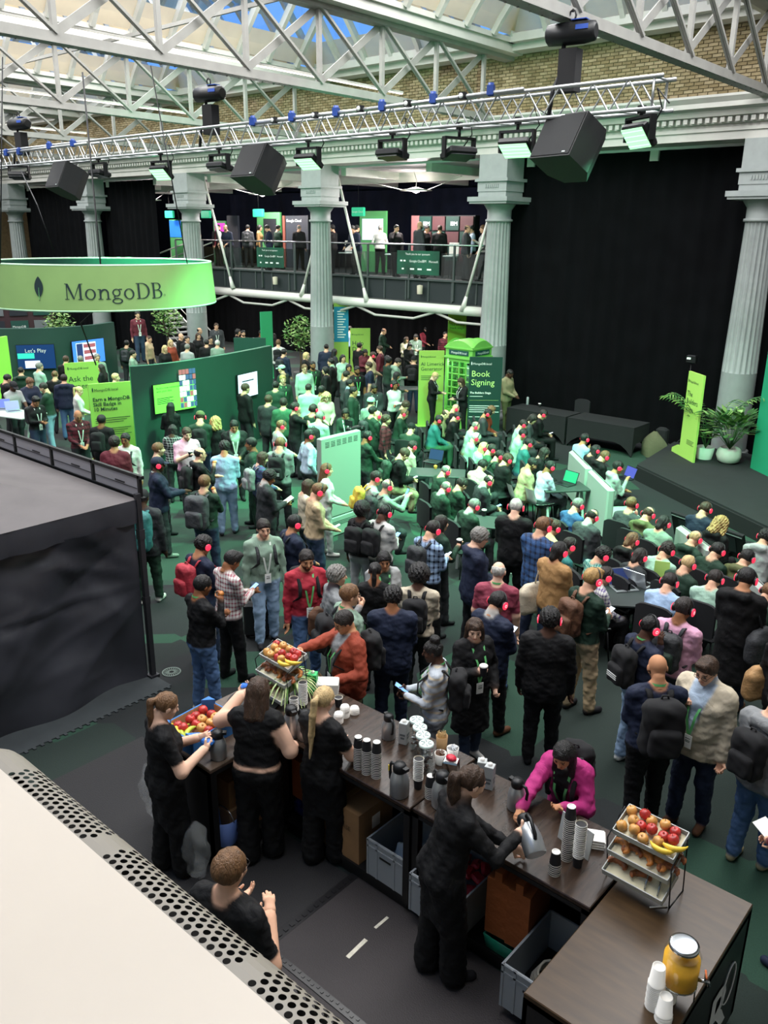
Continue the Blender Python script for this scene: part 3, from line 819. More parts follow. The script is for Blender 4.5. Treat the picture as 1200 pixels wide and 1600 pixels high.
LODFORCE = None
def person(label, px, py, face, pose='stand', arms='side', top='black', bot='char', skin='f', hair='short', hc='dark', h=1.75, sex='m', bulk=1.0, lean=0, hp=None, hy=0, jacket=None, inner=None, sleeve=1.0, shoe='black', beard=0, phones=False, lan=False, pat=None, patc='black', z0=0.0, glasses=False, hat=None, hatc='black', hood=False, xy=None, group=None, step=None, hem=None, name='person', apron=False, collar=None, twist=0, wr=None, wl=None, wide=0):
 """one clothed figure. (px, py): where its head shows in the photograph; face: 0 = turned away from the camera, 90 = to the right, 180 = towards it"""
 s = h / 1.75; fem = sex == 'f'; sit = pose in ('sit', 'perch')
 if hp is None: hp = {'phone': 32, 'low': 25, 'lap': 26, 'type': 24, 'phone1': 28, 'phoneL': 28, 'hold': 22}.get(arms, 6)
 if sit and lean == 0: lean = 10
 Rs = rotx(-R_(lean)) @ rotz(R_(twist)); th = .020 if jacket else .006
 pz = .50 if pose == 'sit' else .74 if pose == 'perch' else .93
 Pv = np.array([0, 0, pz])
 tp = lambda x, y, z: Pv + Rs @ np.array([x, y, z])
 shw = .158 if fem else .190
 pr = []
 LX = Rs @ np.array([1., 0, 0])
 bk = bulk * (1.04 if fem else 1.10)
 pr.append(Prim(tp(0, -.005, -.01), tp(0, 0, .15), .118 * bk + th, .108 * bk + th, 'P', LX, 1.42 if fem else 1.33, .04))
 pr.append(Prim(tp(0, .01 * bk, .15), tp(0, .01, .34), .108 * bk + th, .118 * bk + th, 'T', LX, 1.32 if fem else 1.42, .04))
 pr.append(Prim(tp(0, .005, .34), tp(0, -.012, .43), .116 * bk + th, .092 + th, 'T', LX, 1.45, .04))
 for g in (-1, 1): pr.append(Prim(tp(0, -.015, .468), tp(g * (shw - .02), -.015, .448), .062, .056 + th, 'T', k=.05))
 for g in (-1, 1): pr.append(Prim(tp(g * .03, -.02, .535), tp(g * .13, -.018, .462), .040, .044 + th, 'T', k=.04))
 if bk > 1.1: pr.append(Prim(tp(0, .06 * bk, .1), tp(0, .05 * bk, .2), .10 * bk, .10 * bk, 'T', LX, 1.25, .05))
 if fem:
  for g in (-1, 1): pr.append(Prim(tp(g * .065, .085, .315), tp(g * .063, .075, .33), .058, .05, 'T', k=.04))
 for g in (-1, 1): pr.append(Prim(tp(g * .075, -.05, -.03), tp(g * .075, -.04, .02), .085 * bk, .08 * bk, 'P', k=.05))
 nb = tp(0, -.018, .50)
 hyaw, hpit = R_(hy), R_(hp)
 Rh = Rs @ rotz(-hyaw) @ rotx(-hpit) if sit or lean < 12 else rotx(-R_(lean * .4)) @ rotz(-hyaw) @ rotx(-hpit)
 hc_ = tp(0, -.008, .568) + Rh @ np.array([0, .028, .100])
 pr.append(Prim(nb, tp(0, -.005, .60), .056, .052, 'N', k=.03))
 pr.append(Prim(hc_ + Rh @ np.array([0, -.015, .0]), hc_ + Rh @ np.array([0, -.01, .025]), .055, .055, 'N', k=.03))
 if hood: pr.append(Prim(tp(-.07, -.10, .50), tp(.07, -.10, .50), .055, .055, 'T', k=.04))
 if collar: pr.append(Prim(tp(0, -.015, .52), tp(0, -.008, .565), .070, .066, 'C', k=.012))
 # place from the head
 hl = hc_ * s
 if xy is None:
  W3 = at(px, py, z0 + hl[2]); bear = math.atan2(W3.y, W3.x); dist = W3.length
 else:
  W3 = Vector((xy[0], xy[1], 0)); bear = math.atan2(xy[1], xy[0]); dist = W3.length
 rz = bear - R_(face) - math.pi / 2
 Rw = rotz(rz)
 root = np.array([W3.x, W3.y, 0]) - (Rw @ hl if xy is None else 0); root[2] = z0
 dist = math.hypot(root[0], root[1])
 # arms
 A = ARMS[arms] if isinstance(arms, str) else arms
 hands = []
 for g, tg in ((1, A[0]), (-1, A[1])):
  S = tp(g * shw, -.015, .444)
  Ht = tp(*(np.array(tg) + (0, -.015, .445))) if (tg[2] > -.5 or lean > 25) else np.array(tp(g * shw, 0, .445)) + np.array([tg[0] - g * shw, tg[1], tg[2]])
  wt = wr if g > 0 else wl
  if wt is not None: Ht = Rw.T @ (np.array(wt) - root) / s
  pole = Rs @ np.array([g * .55, -.55, -.65])
  E, W = ik(S, Ht, .285, .255, pole)
  thk = th * .9
  pr.append(Prim(S, E, .054 * (1 + (bk - 1) * .6) + thk, .043 + thk, 'A', k=.03, t=(0, .52)))
  pr.append(Prim(E, W, .043 + thk, .031 + thk, 'A', k=.03, t=(.52, 1)))
  fw = (W - E) / np.linalg.norm(W - E)
  hands.append((W, fw, g))
 # legs
 ankles = []
 for g in (-1, 1):
  Hj = Pv + np.array([g * .088, -.005, -.035])
  tb = (.020 if not fem else .012) + wide
  if pose == 'sit':
   K = Pv + np.array([g * .115, .43, .0]); An = np.array([g * .115, .40 + (.05 if g > 0 else -.02), .085])
  elif pose == 'perch':
   K = Pv + np.array([g * .12, .36, -.16]); An = np.array([g * .12, .30, .30])
  else:
   st = step if step is not None else (.05, 0.02)
   ad = st[0] * g + (st[1] if g > 0 else 0)
   An = np.array([g * (.11 if not fem else .09), ad, .085]); K = np.array([g * .10, ad * .45 + .02, .50])
   if pose == 'kneebend' : K = K + np.array([0, .1, 0])
  pr.append(Prim(Hj, K, .082 * (1 + (bk - 1) * .7) + tb, .056 + tb, 'L', k=.035))
  pr.append(Prim(K, An + np.array([0, 0, .0 if wide else .02]), .056 + tb, .044 + tb + wide * .8, 'L', k=.03, cut=.03 if wide else None))
  ft = np.array([g * .18, 1, 0]); ft /= np.linalg.norm(ft)
  zs = -.045 if pose != 'perch' else -.045
  pr.append(Prim(An + ft * -.03 + (0, 0, zs), An + ft * .14 + (0, 0, zs - .006), .042, .036, 'F', k=.02))
  ankles.append(An)
 if jacket in ('jacket', 'coat', 'long'):
  lz = {'jacket': -.09, 'coat': -.16, 'long': -.52}[jacket]
  if not sit: pr.append(Prim(tp(0, 0, .10), Pv + np.array([0, -.005, lz - .15]), .125 * bk, .140 * bk + (.03 if jacket == 'long' else 0), 'T', np.array([1., 0, 0]), 1.32, .04, cut=pz + lz))
 if jacket == 'dress': pr.append(Prim(Pv + np.array([0, 0, .05]), Pv + np.array([0, .0, -.75]), .125, .165, 'D', np.array([1., 0, 0]), 1.3, .04, cut=pz - .66))
 if apron: pr.append(Prim(Pv + np.array([0, .03, .08]), Pv + np.array([0, .04, -.5]), .11, .125, 'L', np.array([1., 0, 0]), 1.4, .04, cut=pz - .42))
 lod = LODFORCE if LODFORCE is not None else 0 if dist < 9.3 else 1 if dist < 17 else 2
 vh = (.0155, .022, .03)[lod]
 if lod > 0:
  for W, fw, g in hands: pr.append(Prim(W, W + fw * .07, .028, .032, 'H', k=.02)); pr.append(Prim(W + fw * .07, W + fw * .14 + Rs @ np.array([0, .03, -.02]), .03, .018, 'H', k=.02))
 else:
  for W, fw, g in hands: pr.append(Prim(W, W + fw * .03, .028, .026, 'H', k=.02))
 F, lo, _ = field(pr, vh)
 V, Q = snets(F, lo, vh)
 # colours by nearest limb
 D = np.empty((len(pr), len(V))); Tt = np.empty_like(D)
 for i, p in enumerate(pr): D[i], Tt[i] = p.d(V)
 topc, botc, skc, shc = np.array(PAL[top]), np.array(PAL[bot]), np.array(SKIN[skin]), np.array(PAL[shoe])
 loc = (V - Pv) @ Rs; nv = len(V); lx, ly, lz_ = loc.T
 sst = lambda e, w: np.clip(e / w + .5, 0, 1)
 mixc = lambda w, c1, c0: w[:, None] * np.asarray(c1) + (1 - w)[:, None] * np.asarray(c0)
 one = np.ones(nv)
 GA = np.array([p.g for p in pr]); groups = sorted(set(GA)); dm = D.min(0)
 hemz = hem if hem is not None else {'jacket': -.10, 'coat': -.17, 'long': -.53, 'dress': -.66}.get(jacket, -.02)
 sh = sst(V[:, 2] - pz - hemz, 1.2 * vh) if not sit else sst(lz_ - .03, 1.2 * vh)
 tcol = mixc(one, topc, topc)
 if inner:
  wv = .010 + .085 * np.clip((lz_ - .10) / .36, 0, 1)
  tcol = mixc(sst(wv - np.abs(lx), vh) * (ly > .02) * (lz_ > -.02), PAL[inner], tcol)
 ncol = np.minimum(sst(lz_ - .515, vh), sst(.078 - np.hypot(lx, ly + .012), vh)) * (0 if collar else 1)
 talp = 1 - ncol
 tcol = mixc(ncol, skc, tcol)
 if jacket == 'crop':
  bd_ = sst(.016 - np.abs(lz_ - .05), vh); tcol = mixc(bd_, skc, tcol)
 lcol = mixc(one * botc[0] * 0 + 1, botc, botc) if (sit or jacket in ('crop',)) else mixc(sh, tcol, botc)
 pcol = mixc(sh, tcol, botc)
 acol = topc + np.zeros((nv, 3)); aalp = one.copy()
 ia = [i for i, p in enumerate(pr) if p.g == 'A']
 if ia and sleeve < 1:
  j = D[ia].argmin(0); tA = np.array([pr[i].t0 for i in ia])[j] + (np.array([pr[i].t1 - pr[i].t0 for i in ia]))[j] * Tt[ia][j, np.arange(nv)]
  aw = sst(sleeve - tA, vh * 1.8); acol = mixc(aw, topc, skc); aalp = aw
 spec = {'T': (tcol, talp), 'P': (pcol, one), 'L': (lcol, one), 'A': (acol, aalp), 'F': (shc + np.zeros((nv, 3)), one * .2), 'N': (skc + np.zeros((nv, 3)), one * 0), 'H': (skc + np.zeros((nv, 3)), one * 0), 'D': (topc + np.zeros((nv, 3)), one), 'C': (np.array(PAL[collar or 'white']) + np.zeros((nv, 3)), one * .3)}
 C = np.zeros((nv, 4)); ws = np.zeros(nv); pw = np.zeros(nv)
 for g in groups:
  w = np.exp(-(D[GA == g].min(0) - dm) / .005); ws += w
  cc, al = spec[g]; C[:, :3] += w[:, None] * cc; C[:, 3] += w * al * .9
  if pat: pw += w * {'T': talp, 'A': aalp, 'C': one, 'P': sh, 'L': sh * (0 if sit else 1)}.get(g, one * 0)
 C /= ws[:, None]; C[:, 3] += .06
 Pt = np.zeros((nv, 4))
 if pat: Pt[:, :3] = PAL[patc]; Pt[:, 3] = pw / ws
 if lod < 2:
  a_, b_, c_ = V[Q[:, 0]], V[Q[:, 1]], V[Q[:, 2]]; fn = np.cross(b_ - a_, c_ - a_); nrm = np.zeros_like(V)
  for j in range(4): np.add.at(nrm, Q[:, j], fn)
  nrm /= np.maximum(np.linalg.norm(nrm, axis=1), 1e-9)[:, None]
  W_ = V * np.array([1, 1, 1.5]); ph = (px * .37 + py * .11) % 6
  V = V + nrm * ((.0055 * wob(W_, 26, ph) + .0035 * wob(W_[:, [1, 2, 0]], 43, ph + 2)) * np.clip(C[:, 3] - .1, 0, 1))[:, None]
 Vs, Qs, Cs, Ps = [V], [Q], [C], [Pt]; n = len(V)
 # head
 hV, hQ, cl = head_template((.0075, .0115, .016)[lod])
 sz = 1.0 if not fem else .95
 HV = hV * sz @ Rh.T + hc_
 HC = np.empty((len(hV), 4)); HC[:, :3] = skc; HC[:, 3] = .08
 hcol = np.array(hair_mat(hc).node_tree.nodes['Principled BSDF'].inputs['Base Color'].default_value[:3]); hcol = np.array(lin({'black': '#100d0c', 'dark': '#1f1713', 'brown': '#3d2a1c', 'lbrown': '#6b4c30', 'blond': '#a5834f', 'fair': '#c2a676', 'grey': '#77746f', 'white': '#bdbab3', 'red': '#7a3d20'}[hc]))
 HC[cl == 1, :3] = skc * np.array([.85, .55, .55]); HC[cl == 2, :3] = .5 * hcol + .3 * skc * .5
 HC[cl == 3, :3] = (.03, .025, .02)
 if beard: HC[cl == 4, :3] = (1 - beard) * skc + beard * hcol
 Vs.append(HV); Qs.append(hQ + n); Cs.append(HC); Ps.append(np.zeros((len(hV), 4))); n += len(hV)
 hinfo = []
 for W, fw, g in hands:
  upv = Rs @ np.array([0, 0, 1.]);
  kind = 'relax'
  if arms in ('side',) : xax = np.array([0, 1., 0]) * 1.0
  else: xax = Rs @ np.array([g * 1., 0, 0]) * .9 + Rs @ np.array([0, 0, -.45])
  if arms in ('phone', 'phone1', 'phoneL', 'cup', 'eat', 'photo', 'strap', 'hold', 'low'): kind = 'grip'
  if arms in ('type', 'reachL', 'reachR'): kind = 'relax'
  xax = xax - fw * (xax @ fw); xax /= np.linalg.norm(xax)
  zax = np.cross(xax, fw)
  if arms in ('phone', 'phone1', 'phoneL', 'photo', 'cup', 'hold', 'eat', 'low'):
   # palms turn inwards / up around what is held
   xax, zax = (zax * -g, xax * g)
   xax = np.cross(fw, zax)
  M3 = np.stack([xax, fw, zax], 1)
  hinfo.append((W, M3, g))
  if lod == 0:
   tV, tQ = hand_template(kind, .0058)
   t = tV.copy()
   if g < 0: t[:, 0] *= -1; q = tQ[:, ::-1]
   else: q = tQ
   # keep a right-handed palm for the mirrored side
   Vs.append(t * (1.0 if not fem else .92) @ M3.T + W + fw * .012); Qs.append(q + n); c = np.empty((len(tV), 4)); c[:, :3] = skc; c[:, 3] = .06
   Cs.append(c); Ps.append(np.zeros((len(tV), 4))); n += len(tV)
 V = np.concatenate(Vs) * s; Q = np.concatenate(Qs); C = np.concatenate(Cs); Pt = np.concatenate(Ps)
 me = tmesh(V, Q, name, [body_mat(pat or 'plain')])
 at1 = me.attributes.new('Col', 'FLOAT_COLOR', 'POINT'); at1.data.foreach_set('color', C.astype(np.float32).ravel())
 if pat:
  at2 = me.attributes.new('Pat', 'FLOAT_COLOR', 'POINT'); at2.data.foreach_set('color', Pt.astype(np.float32).ravel())
 o = obj(name, me, None, tuple(root), rz)
 tag(o, label, 'person', group)
 MH = Matrix(((Rh * s * sz)[0].tolist() + [hl[0]], (Rh * s * sz)[1].tolist() + [hl[1]], (Rh * s * sz)[2].tolist() + [hl[2]], [0, 0, 0, 1]))
 info = dict(o=o, s=s, rz=rz, root=root, Rs=Rs, P=Pv, MH=MH, hands=[(Rw @ (W * s) + root, Rw @ M3, g) for W, M3, g in hinfo], lod=lod, label=label, bulk=bk, th=th, fem=fem, dist=dist, sit=sit, hl=hl)
 if hair and hair != 'none':
  hm = hair_mesh(hair, lod, hp + lean * .5 > 16); ho = obj('hair', hm, o, M=MH); ho.material_slots[0].link = 'OBJECT'; ho.material_slots[0].material = hair_mat(hc)
 if hat: hat_part(info, hat, hatc)
 if phones: headphones(info)
 if lan: lanyard(info, lan)
 if glasses: spectacles(info)
 PEOPLE[label] = info
 return info

# ---- what people wear
_HP = {}
def headphones(I):
 lod = min(I['lod'], 1)
 if lod not in _HP:
  b = MB(); n = 14 if lod == 0 else 9
  b.tube([(.098 * math.cos(a), -.008, .012 + .112 * math.sin(a)) for a in [math.pi * i / n for i in range(n + 1)]], .0105, 6, flat=.6)
  cups = MB(); ring = MB()
  def cup(s):
   c = MB(); M = T3(s * .094, -.008, -.004, ry=s * math.pi / 2)
   c.lathe([(.030, -.022), (.041, -.012), (.043, .0), (.040, .008)], 14 if lod == 0 else 9, M)
   c.mi = 1; c.lathe([(.041, .0065), (.0405, .012), (.034, .017), (0.0, .018)], 14 if lod == 0 else 9, M, cap=False)
   if lod == 0:
    c.mi = 2; c.lathe([(.017, .0185), (.017, .0200), (.010, .0205), (.010, .0185)], 10, M, cap=False)
   return c.mesh('ear_cup', [mat('headset_black', '#141416', .45), mat('headset_red_light', '#d8203c', .4, emit=.75, ecol='#ff3a58'), mat('headset_white_ring', '#ffd8dc', .4, emit=.5)])
  _HP[lod] = (b.mesh('headphones', [mat('headset_black', '#141416', .45)]), cup(1), cup(-1))
 m = _HP[lod]
 h = obj('headphones', m[0], I['o'], M=I['MH'] @ Matrix.Scale(1.04, 4))
 for c in m[1:]: obj('ear_cup', c, h)
def spectacles(I):
 if 'sp' not in _HP:
  b = MB()
  for s in (-1, 1):
   b.tube([(s * .033 + .024 * math.cos(a), .098, .002 + .019 * math.sin(a)) for a in [i * math.pi / 6 for i in range(12)]], .0022, 5, close=True)
   b.tube([(s * .057, .096, .006), (s * .076, .04, .006), (s * .08, -.01, .0)], .002, 5)
  b.tube([(-.009, .1, .004), (.009, .1, .004)], .002, 5)
  _HP['sp'] = b.mesh('glasses', [mat('spectacle_frame', '#1a1716', .35)])
 obj('glasses', _HP['sp'], I['o'], M=I['MH'])
def hat_part(I, kind, c):
 key = ('hat', kind, c)
 if key not in _HP:
  b = MB()
  if kind == 'cap':
   b.lathe([(.092, .03), (.094, .055), (.086, .09), (.06, .118), (.02, .132), (0, .133)], 16, Matrix.Translation((0, -.014, 0)) @ Matrix.Diagonal((.98, 1.18, 1, 1)), cap=False)
   P = []
   for i in range(9):
    a = math.pi * i / 8; x = .075 * math.cos(a); P.append([(x, .07 + .02 * math.sin(a), .048), (x * .95, .085 + .10 * math.sin(a), .036 - abs(x) * .15)])
   b.grid(P)
   b.grid([[(p[0], p[1], p[2] + .004) for p in r] for r in P])
  else:
   b.lathe([(.086, .008), (.092, .02), (.092, .045), (.088, .075), (.066, .115), (.03, .135), (0, .138)], 16, Matrix.Translation((0, -.016, 0)) @ Matrix.Diagonal((.98, 1.18, 1, 1)), cap=False)
  _HP[key] = b.mesh(kind, [mat('hat_' + c, PAL[c], .85, bump=.4, bscale=150)])
 obj('cap' if kind == 'cap' else 'beanie', _HP[key], I['o'], M=I['MH'])
def torso_pt(I, x, y, z):
 return Vector((I['P'] + I['Rs'] @ np.array([x, y, z])) * I['s'])
def front_y(I, z):
 zs = [-.1, .0, .15, .34, .43, .50, .56]; rs = [.125, .118, .118, .124, .085, .045, .03]
 y = np.interp(z, zs, rs) * (I['bulk'] if z < .4 else 1) + I['th'] + .012
 if I['fem'] and .2 < z < .4: y += .02
 if I['bulk'] > 1.1 and z < .3: y += .04
 return y
def lanyard(I, col):
 c = {1: '#5fb26a', 'g': '#5fb26a', 'w': '#cfd8cf', 'k': '#16301f'}.get(col, '#5fb26a')
 b = MB(); n = 7; w = .011
 tip = .10 if not I['sit'] else .14
 for s in (-1, 1):
  P = []
  for i in range(n + 1):
   t = i / n; z = .53 + (tip - .53) * t; x = s * (.068 * (1 - t) ** .8 + .004)
   y = front_y(I, z)
   if i == 0: y = .02
   P.append([torso_pt(I, x - w, y, z), torso_pt(I, x + w, y, z)])
  b.grid(P)
 P = []
 for i in range(7):
  a = math.pi * i / 6; P.append([torso_pt(I, .072 * math.cos(a), -.012 - .072 * math.sin(a), .538 + .012 * math.sin(a)), torso_pt(I, .068 * math.cos(a), -.012 - .068 * math.sin(a), .558 + .012 * math.sin(a))])
 b.grid(P)
 l = b.build('lanyard', mat('lanyard_' + str(col), c, .6), I['o'])
 y = front_y(I, tip - .06) + .006
 M = MB(); q = [(-.04, .0), (.04, .0), (.04, -.125), (-.04, -.125)]
 vs = [torso_pt(I, x, y + d, tip + z) for d in (0, .004) for x, z in q]
 M.add(vs, [(0, 1, 2, 3), (7, 6, 5, 4), (0, 4, 5, 1), (1, 5, 6, 2), (2, 6, 7, 3), (3, 7, 4, 0)])
 M.mi = 1
 for zz in (-.03, -.05, -.062):
  vs = [torso_pt(I, x, y + .0045, tip + z) for x, z in ((-.025, zz), (.02, zz), (.02, zz - .008), (-.025, zz - .008))]
  M.add(vs, [(0, 1, 2, 3)])
 M.build('badge', [mat('badge_white', '#e6e8e4', .5), mat('badge_print', '#55605a', .6)], l)

# ================================================================== overhead stage gear
TY, TZB, TZT = 11.4, 6.89, 7.27
lt = thing('lighting_truss', 'aluminium box truss carrying lamps and speakers across the hall', 'truss')
TX0, TX1 = -46.0, -5.35
for y in (TY, TY + .4):
 for z in (TZB, TZT):
  q = MB(); q.tube([(TX0, y, z), (TX1 + .12, y, z)], .027, 8); q.build('chord', ALU, lt)
q1 = MB(); q1.tube([(0, 0, 0), (.26, 0, TZT - TZB)], .013, 5, caps=False); l1 = q1.mesh('lacing_bar', [ALU])
q2 = MB(); q2.tube([(.26, 0, TZT - TZB), (.52, 0, 0)], .013, 5, caps=False); l2 = q2.mesh('lacing_bar', [ALU])
q3 = MB(); q3.tube([(0, 0, 0), (.26, .4, 0)], .011, 5, caps=False); l3 = q3.mesh('cross_lacing', [ALU])
for k in range(66):
 x = TX1 - .1 - (k + 1) * .52
 for y in (TY, TY + .4):
  obj('lacing_bar', l1, lt, (x, y, TZB)); obj('lacing_bar', l2, lt, (x, y, TZB))
 if k < 40: obj('cross_lacing', l3, lt, (x, TY, TZB))
q = MB(); q.tube([(TX1, TY, TZB), (TX1, TY, TZT), (TX1, TY + .4, TZT), (TX1, TY + .4, TZB)], .02, 6, close=True); q.build('end_frame', ALU, lt)
# second pipe clamped on the near top with blue clamps and small white lamps
sp = thing('clamp_pipe', 'aluminium pipe with blue clamps along the top of the truss', 'pipe')
for a, b_ in ((400, 818), (0, 135)):
 A = atY(a, 193 if a == 400 else 240, TY - .08); B = atY(b_, 139 if b_ == 818 else 224, TY - .08)
 q = MB(); q.tube([A, B], .03, 8); q.build('pipe', ALU, sp)
bl = mat('blue_clamp', '#1d3f8a', .4)
for x, y in ((10, 239), (30, 237), (77, 228), (114, 224), (395, 190), (456, 183), (525, 175), (597, 166), (677, 154), (767, 141)):
 p = atY(x, y, TY - .1); q = MB(); q.box(p, (.10, .10, .13), rz=.3); q.tube([p + Vector((0, 0, -.08)), p + Vector((0, 0, .1))], .045, 8); q.build('blue_clamp', bl, sp)
for x, y in ((428, 188), (492, 180), (637, 162), (723, 150), (563, 170)):
 p = atY(x, y, TY - .12); q = MB(); q.box(p, (.1, .09, .1)); q.mi = 1; q.lathe([(.038, 0), (.038, .01), (0, .012)], 10, Matrix.Translation(p + Vector((0, -.045, 0))) @ Matrix.Rotation(math.pi / 2, 4, 'X'), cap=False); q.build('pin_lamp', [BLK, mat('lamp_face', '#e8ece8', .4)], sp)
GLED = mat('green_led_face', '#0c3a26', .4, emit=1.2, ecol='#a4ffae'); DLED = mat('dark_led_face', '#1b1e20', .2)
def wash(px, py, lit, label, tilt=-.25, yawz=0, s=1.0):
 p = atY(px, py, TY + .05); t = thing('led_wash_light', label, 'stage light', p, yawz, 'LED wash lights on the truss')
 q = MB(); q.box((0, 0, .12), (.56, .10, .035)); q.box((-.27, 0, -.02), (.03, .10, .3)); q.box((.27, 0, -.02), (.03, .10, .3)); q.build('yoke', BLK, t)
 M = T3(0, 0, -.1, rx=tilt); q = MB(); q.box((0, 0, 0), (.50, .34, .12), M, bevel=.03); q.build('head', BLK, t)
 q = MB(); q.box((0, 0, -.063), (.45, .29, .012), M); f = q.build('lens_panel', GLED if lit else DLED, t)
 if lit:
  for i in range(4):
   q = MB(); q.box((0, -.105 + i * .07, -.071), (.44, .008, .006), M); q.build('lens_divider', mat('lens_divider', '#7fd8a8', .4, emit=3, ecol='#7fd8a8'), f)
 q = MB(); q.tube([(0, 0, .13), (0, 0, max(.2, TZB - p.z))], .025, 8); q.box((0, 0, max(.2, TZB - p.z)), (.07, .09, .1)); q.build('clamp', BLK, t)
 q = MB(); q.tube([(.1, .1, -.05), (.3, .1, .2), (.22, .05, .45), (.5, .05, TZB - p.z + .02)], .01, 5); q.build('cable', BLK, t)
 return p
WL = []
for a in ((252, 262, 1, 'green lit wash light above the upper stairs', -.75, .1), (482, 243, 1, 'green lit wash light in front of the middle column', -.6, 0), (808, 219, 1, 'brightest green wash light in front of the phone box column', -.6, .1), (1000, 199, 1, 'tilted green wash light at the right end of the truss', -.9, -.5),
          (155, 264, 0, 'unlit wash light right of the leftmost speaker', -.2, 0), (343, 252, 0, 'unlit wash light left of the middle speaker', -.2, 0), (613, 231, 0, 'unlit wash light between the middle and brightest green lamps', -.2, 0), (717, 229, 0, 'unlit wash light turned edge on', -.3, 1.2), (30, 268, 0, 'small unlit lamp at the far left of the truss', -.3, .6)):
 WL.append(wash(*a))
# their green light
GREEN = (.20, 1.0, .50)
for i, (p, tgt) in enumerate(zip(WL[:4], [(-19, 13.5, 0), (-13.5, 12.5, 0), (-10, 11.5, 0), (-8, 14.5, 0)])):
 lamp('SPOT', 'green_wash', (p.x, p.y - .05, p.z - .3), 2700, GREEN, target=tgt, size=.2, spot=110, blend=1.0)
for p, tgt in ((WL[2], (-14.6, WY, 7.2)), (WL[1], (-22, WY, 6.8)), (WL[0], (-29, WY, 6.8))): lamp('SPOT', 'assumed_green_spill', (p.x, p.y + .2, p.z - .1), 900, GREEN, target=tgt, size=.15, spot=70, blend=1.0)  # assumed extra lamps at the lit fixtures, aimed back to green the arcade
def speaker(px, py, w, label, rz, rx):
 p = atY(px, py, TY + .1); t = thing('speaker', label, 'loudspeaker', group='black speakers hung from the truss', M=Matrix.Translation(p) @ Euler((rx, 0, rz)).to_matrix().to_4x4())
 q = MB(); q.prism([(-w * .5, -w * .42), (w * .5, -w * .42), (w * .5, w * .15), (w * .28, w * .42), (-w * .28, w * .42), (-w * .5, w * .15)], -w * .42, w * .42); q.build('cabinet', mat('speaker_black', '#121315', .55, bump=.15, bscale=200), t)
 q = MB(); q.b2((-w * .47, -w * .435, -w * .39), (w * .47, -w * .42, w * .39)); q.build('grille', mat('speaker_grille', '#0e1012', .7, bump=.5, bscale=300), t)
 q = MB(); q.b2((w * .3, -w * .44, -w * .36), (w * .37, -w * .434, -w * .34)); q.build('nameplate', mat('plate', '#c8d8d0', .4), t)
 q = MB(); q.tube([(-w * .2, 0, w * .42), (-w * .15, 0, w * .52), (w * .15, 0, w * .52), (w * .2, 0, w * .42)], .03, 6); q.build('handle', BLK, t)
 for s in (-1, 1):
  q = MB(); q.tube([(s * w * .3, 0, w * .42), (s * w * .15, .05, w * .42 + max(.1, TZB - p.z - w * .4))], .008, 5); q.build('sling', STEEL, t)
speaker(893, 232, .78, 'largest black speaker hanging before the stage curtain', -.25, -.5)
speaker(408, 266, .80, 'black speaker hanging left of the middle column', -.1, -.5)
speaker(107, 283, .80, 'black speaker hanging over the ring sign', -.1, -.45)
def hoist(px, py, label, ztop):
 p = atY(px, py, TY + .25); t = thing('chain_hoist', label, 'hoist', p, .15, 'chain hoists holding the truss')
 q = MB(); q.lathe([(.10, -.36), (.14, -.33), (.15, -.1), (.15, .2), (.13, .34), (.09, .36)], 10, Matrix.Rotation(math.pi / 2, 4, 'Y')); q.build('motor', BLK, t)
 q = MB(); q.box((.12, 0, .155), (.22, .16, .012), rz=.0); q.box((.2, -.152, .04), (.18, .01, .06)); q.build('blue_plate', mat('hoist_blue', '#2b4fa8', .5), t)
 q = MB(); q.tube([(.05 * math.cos(a), 0, .22 + .07 * math.sin(a)) for a in [i * .8 for i in range(8)]], .014, 6, close=True); q.tube([(0, 0, .26), (0, 0, max(.3, ztop - p.z))], .015, 6); q.build('hook', BLK, t)
 q = MB(); q.prism([(-.13, -.1), (.13, -.1), (.15, .1), (-.15, .1)], -.75, -.2); q.build('chain_bag', mat('bag_black', '#141416', .9), t)
 q = MB(); q.tube([(-.1, 0, -.14), (-.12, 0, -.5), (-.18, -.1, TZT - p.z), (-.2, -.15, TZB - p.z)], .03, 6); q.tube([(-.1, 0, -.14), (-.06, 0, -.5), (-.1, .25, TZT - p.z)], .02, 6); q.build('sling', BLK, t)
hoist(893, 52, 'black chain hoist with blue mark under the right girder', 8.15)
hoist(327, 147, 'black chain hoist in front of the second girder', 8.15)
hoist(30, 194, 'black chain hoist at the far left', 8.15)

# ================================================================== hanging ring sign
RC = atD(160, 445, 19.0); RR = 2.26; RZT = atD(160, 415, 19.0 - RR).z; RZB = atD(160, 486, 19.0 - RR).z
RH = RZT - RZB
SIGNG = mat('bright_green_fabric', '#84a864', .75, noise=.05, nscale=2); DKG = mat('dark_green_fabric', '#0e4a3c', .75)
INK = mat('dark_teal_ink', '#0f2a2c', .6)
rs = thing('ring_sign', 'round hanging green fabric sign reading MongoDB with a leaf', 'sign', (RC.x, RC.y, 0))
def ringpt(a, z, r=RR): return (r * math.cos(a), r * math.sin(a), z)
n = 96
A0 = math.atan2(-RC.y, -RC.x)
flr = lambda z: RR + .06 * (RZT - z) / RH
q = MB(); q.grid([[ringpt(2 * math.pi * i / n, z, flr(z)) for i in range(n + 1)] for z in (RZB, RZB + RH * .5, RZT)]); q.build('outer_fabric', SIGNG, rs)
q = MB(); q.grid([[ringpt(2 * math.pi * i / n, z, flr(z) - .03) for i in range(n + 1)] for z in (RZT, RZB)]); q.build('inner_fabric', DKG, rs)
for z in (RZT, RZB):
 q = MB(); q.tube([ringpt(2 * math.pi * i / n, z, flr(z) - .015) for i in range(n)], .022, 6, close=True); q.build('rim', mat('pale_rim', '#b9e6bd', .5), rs)
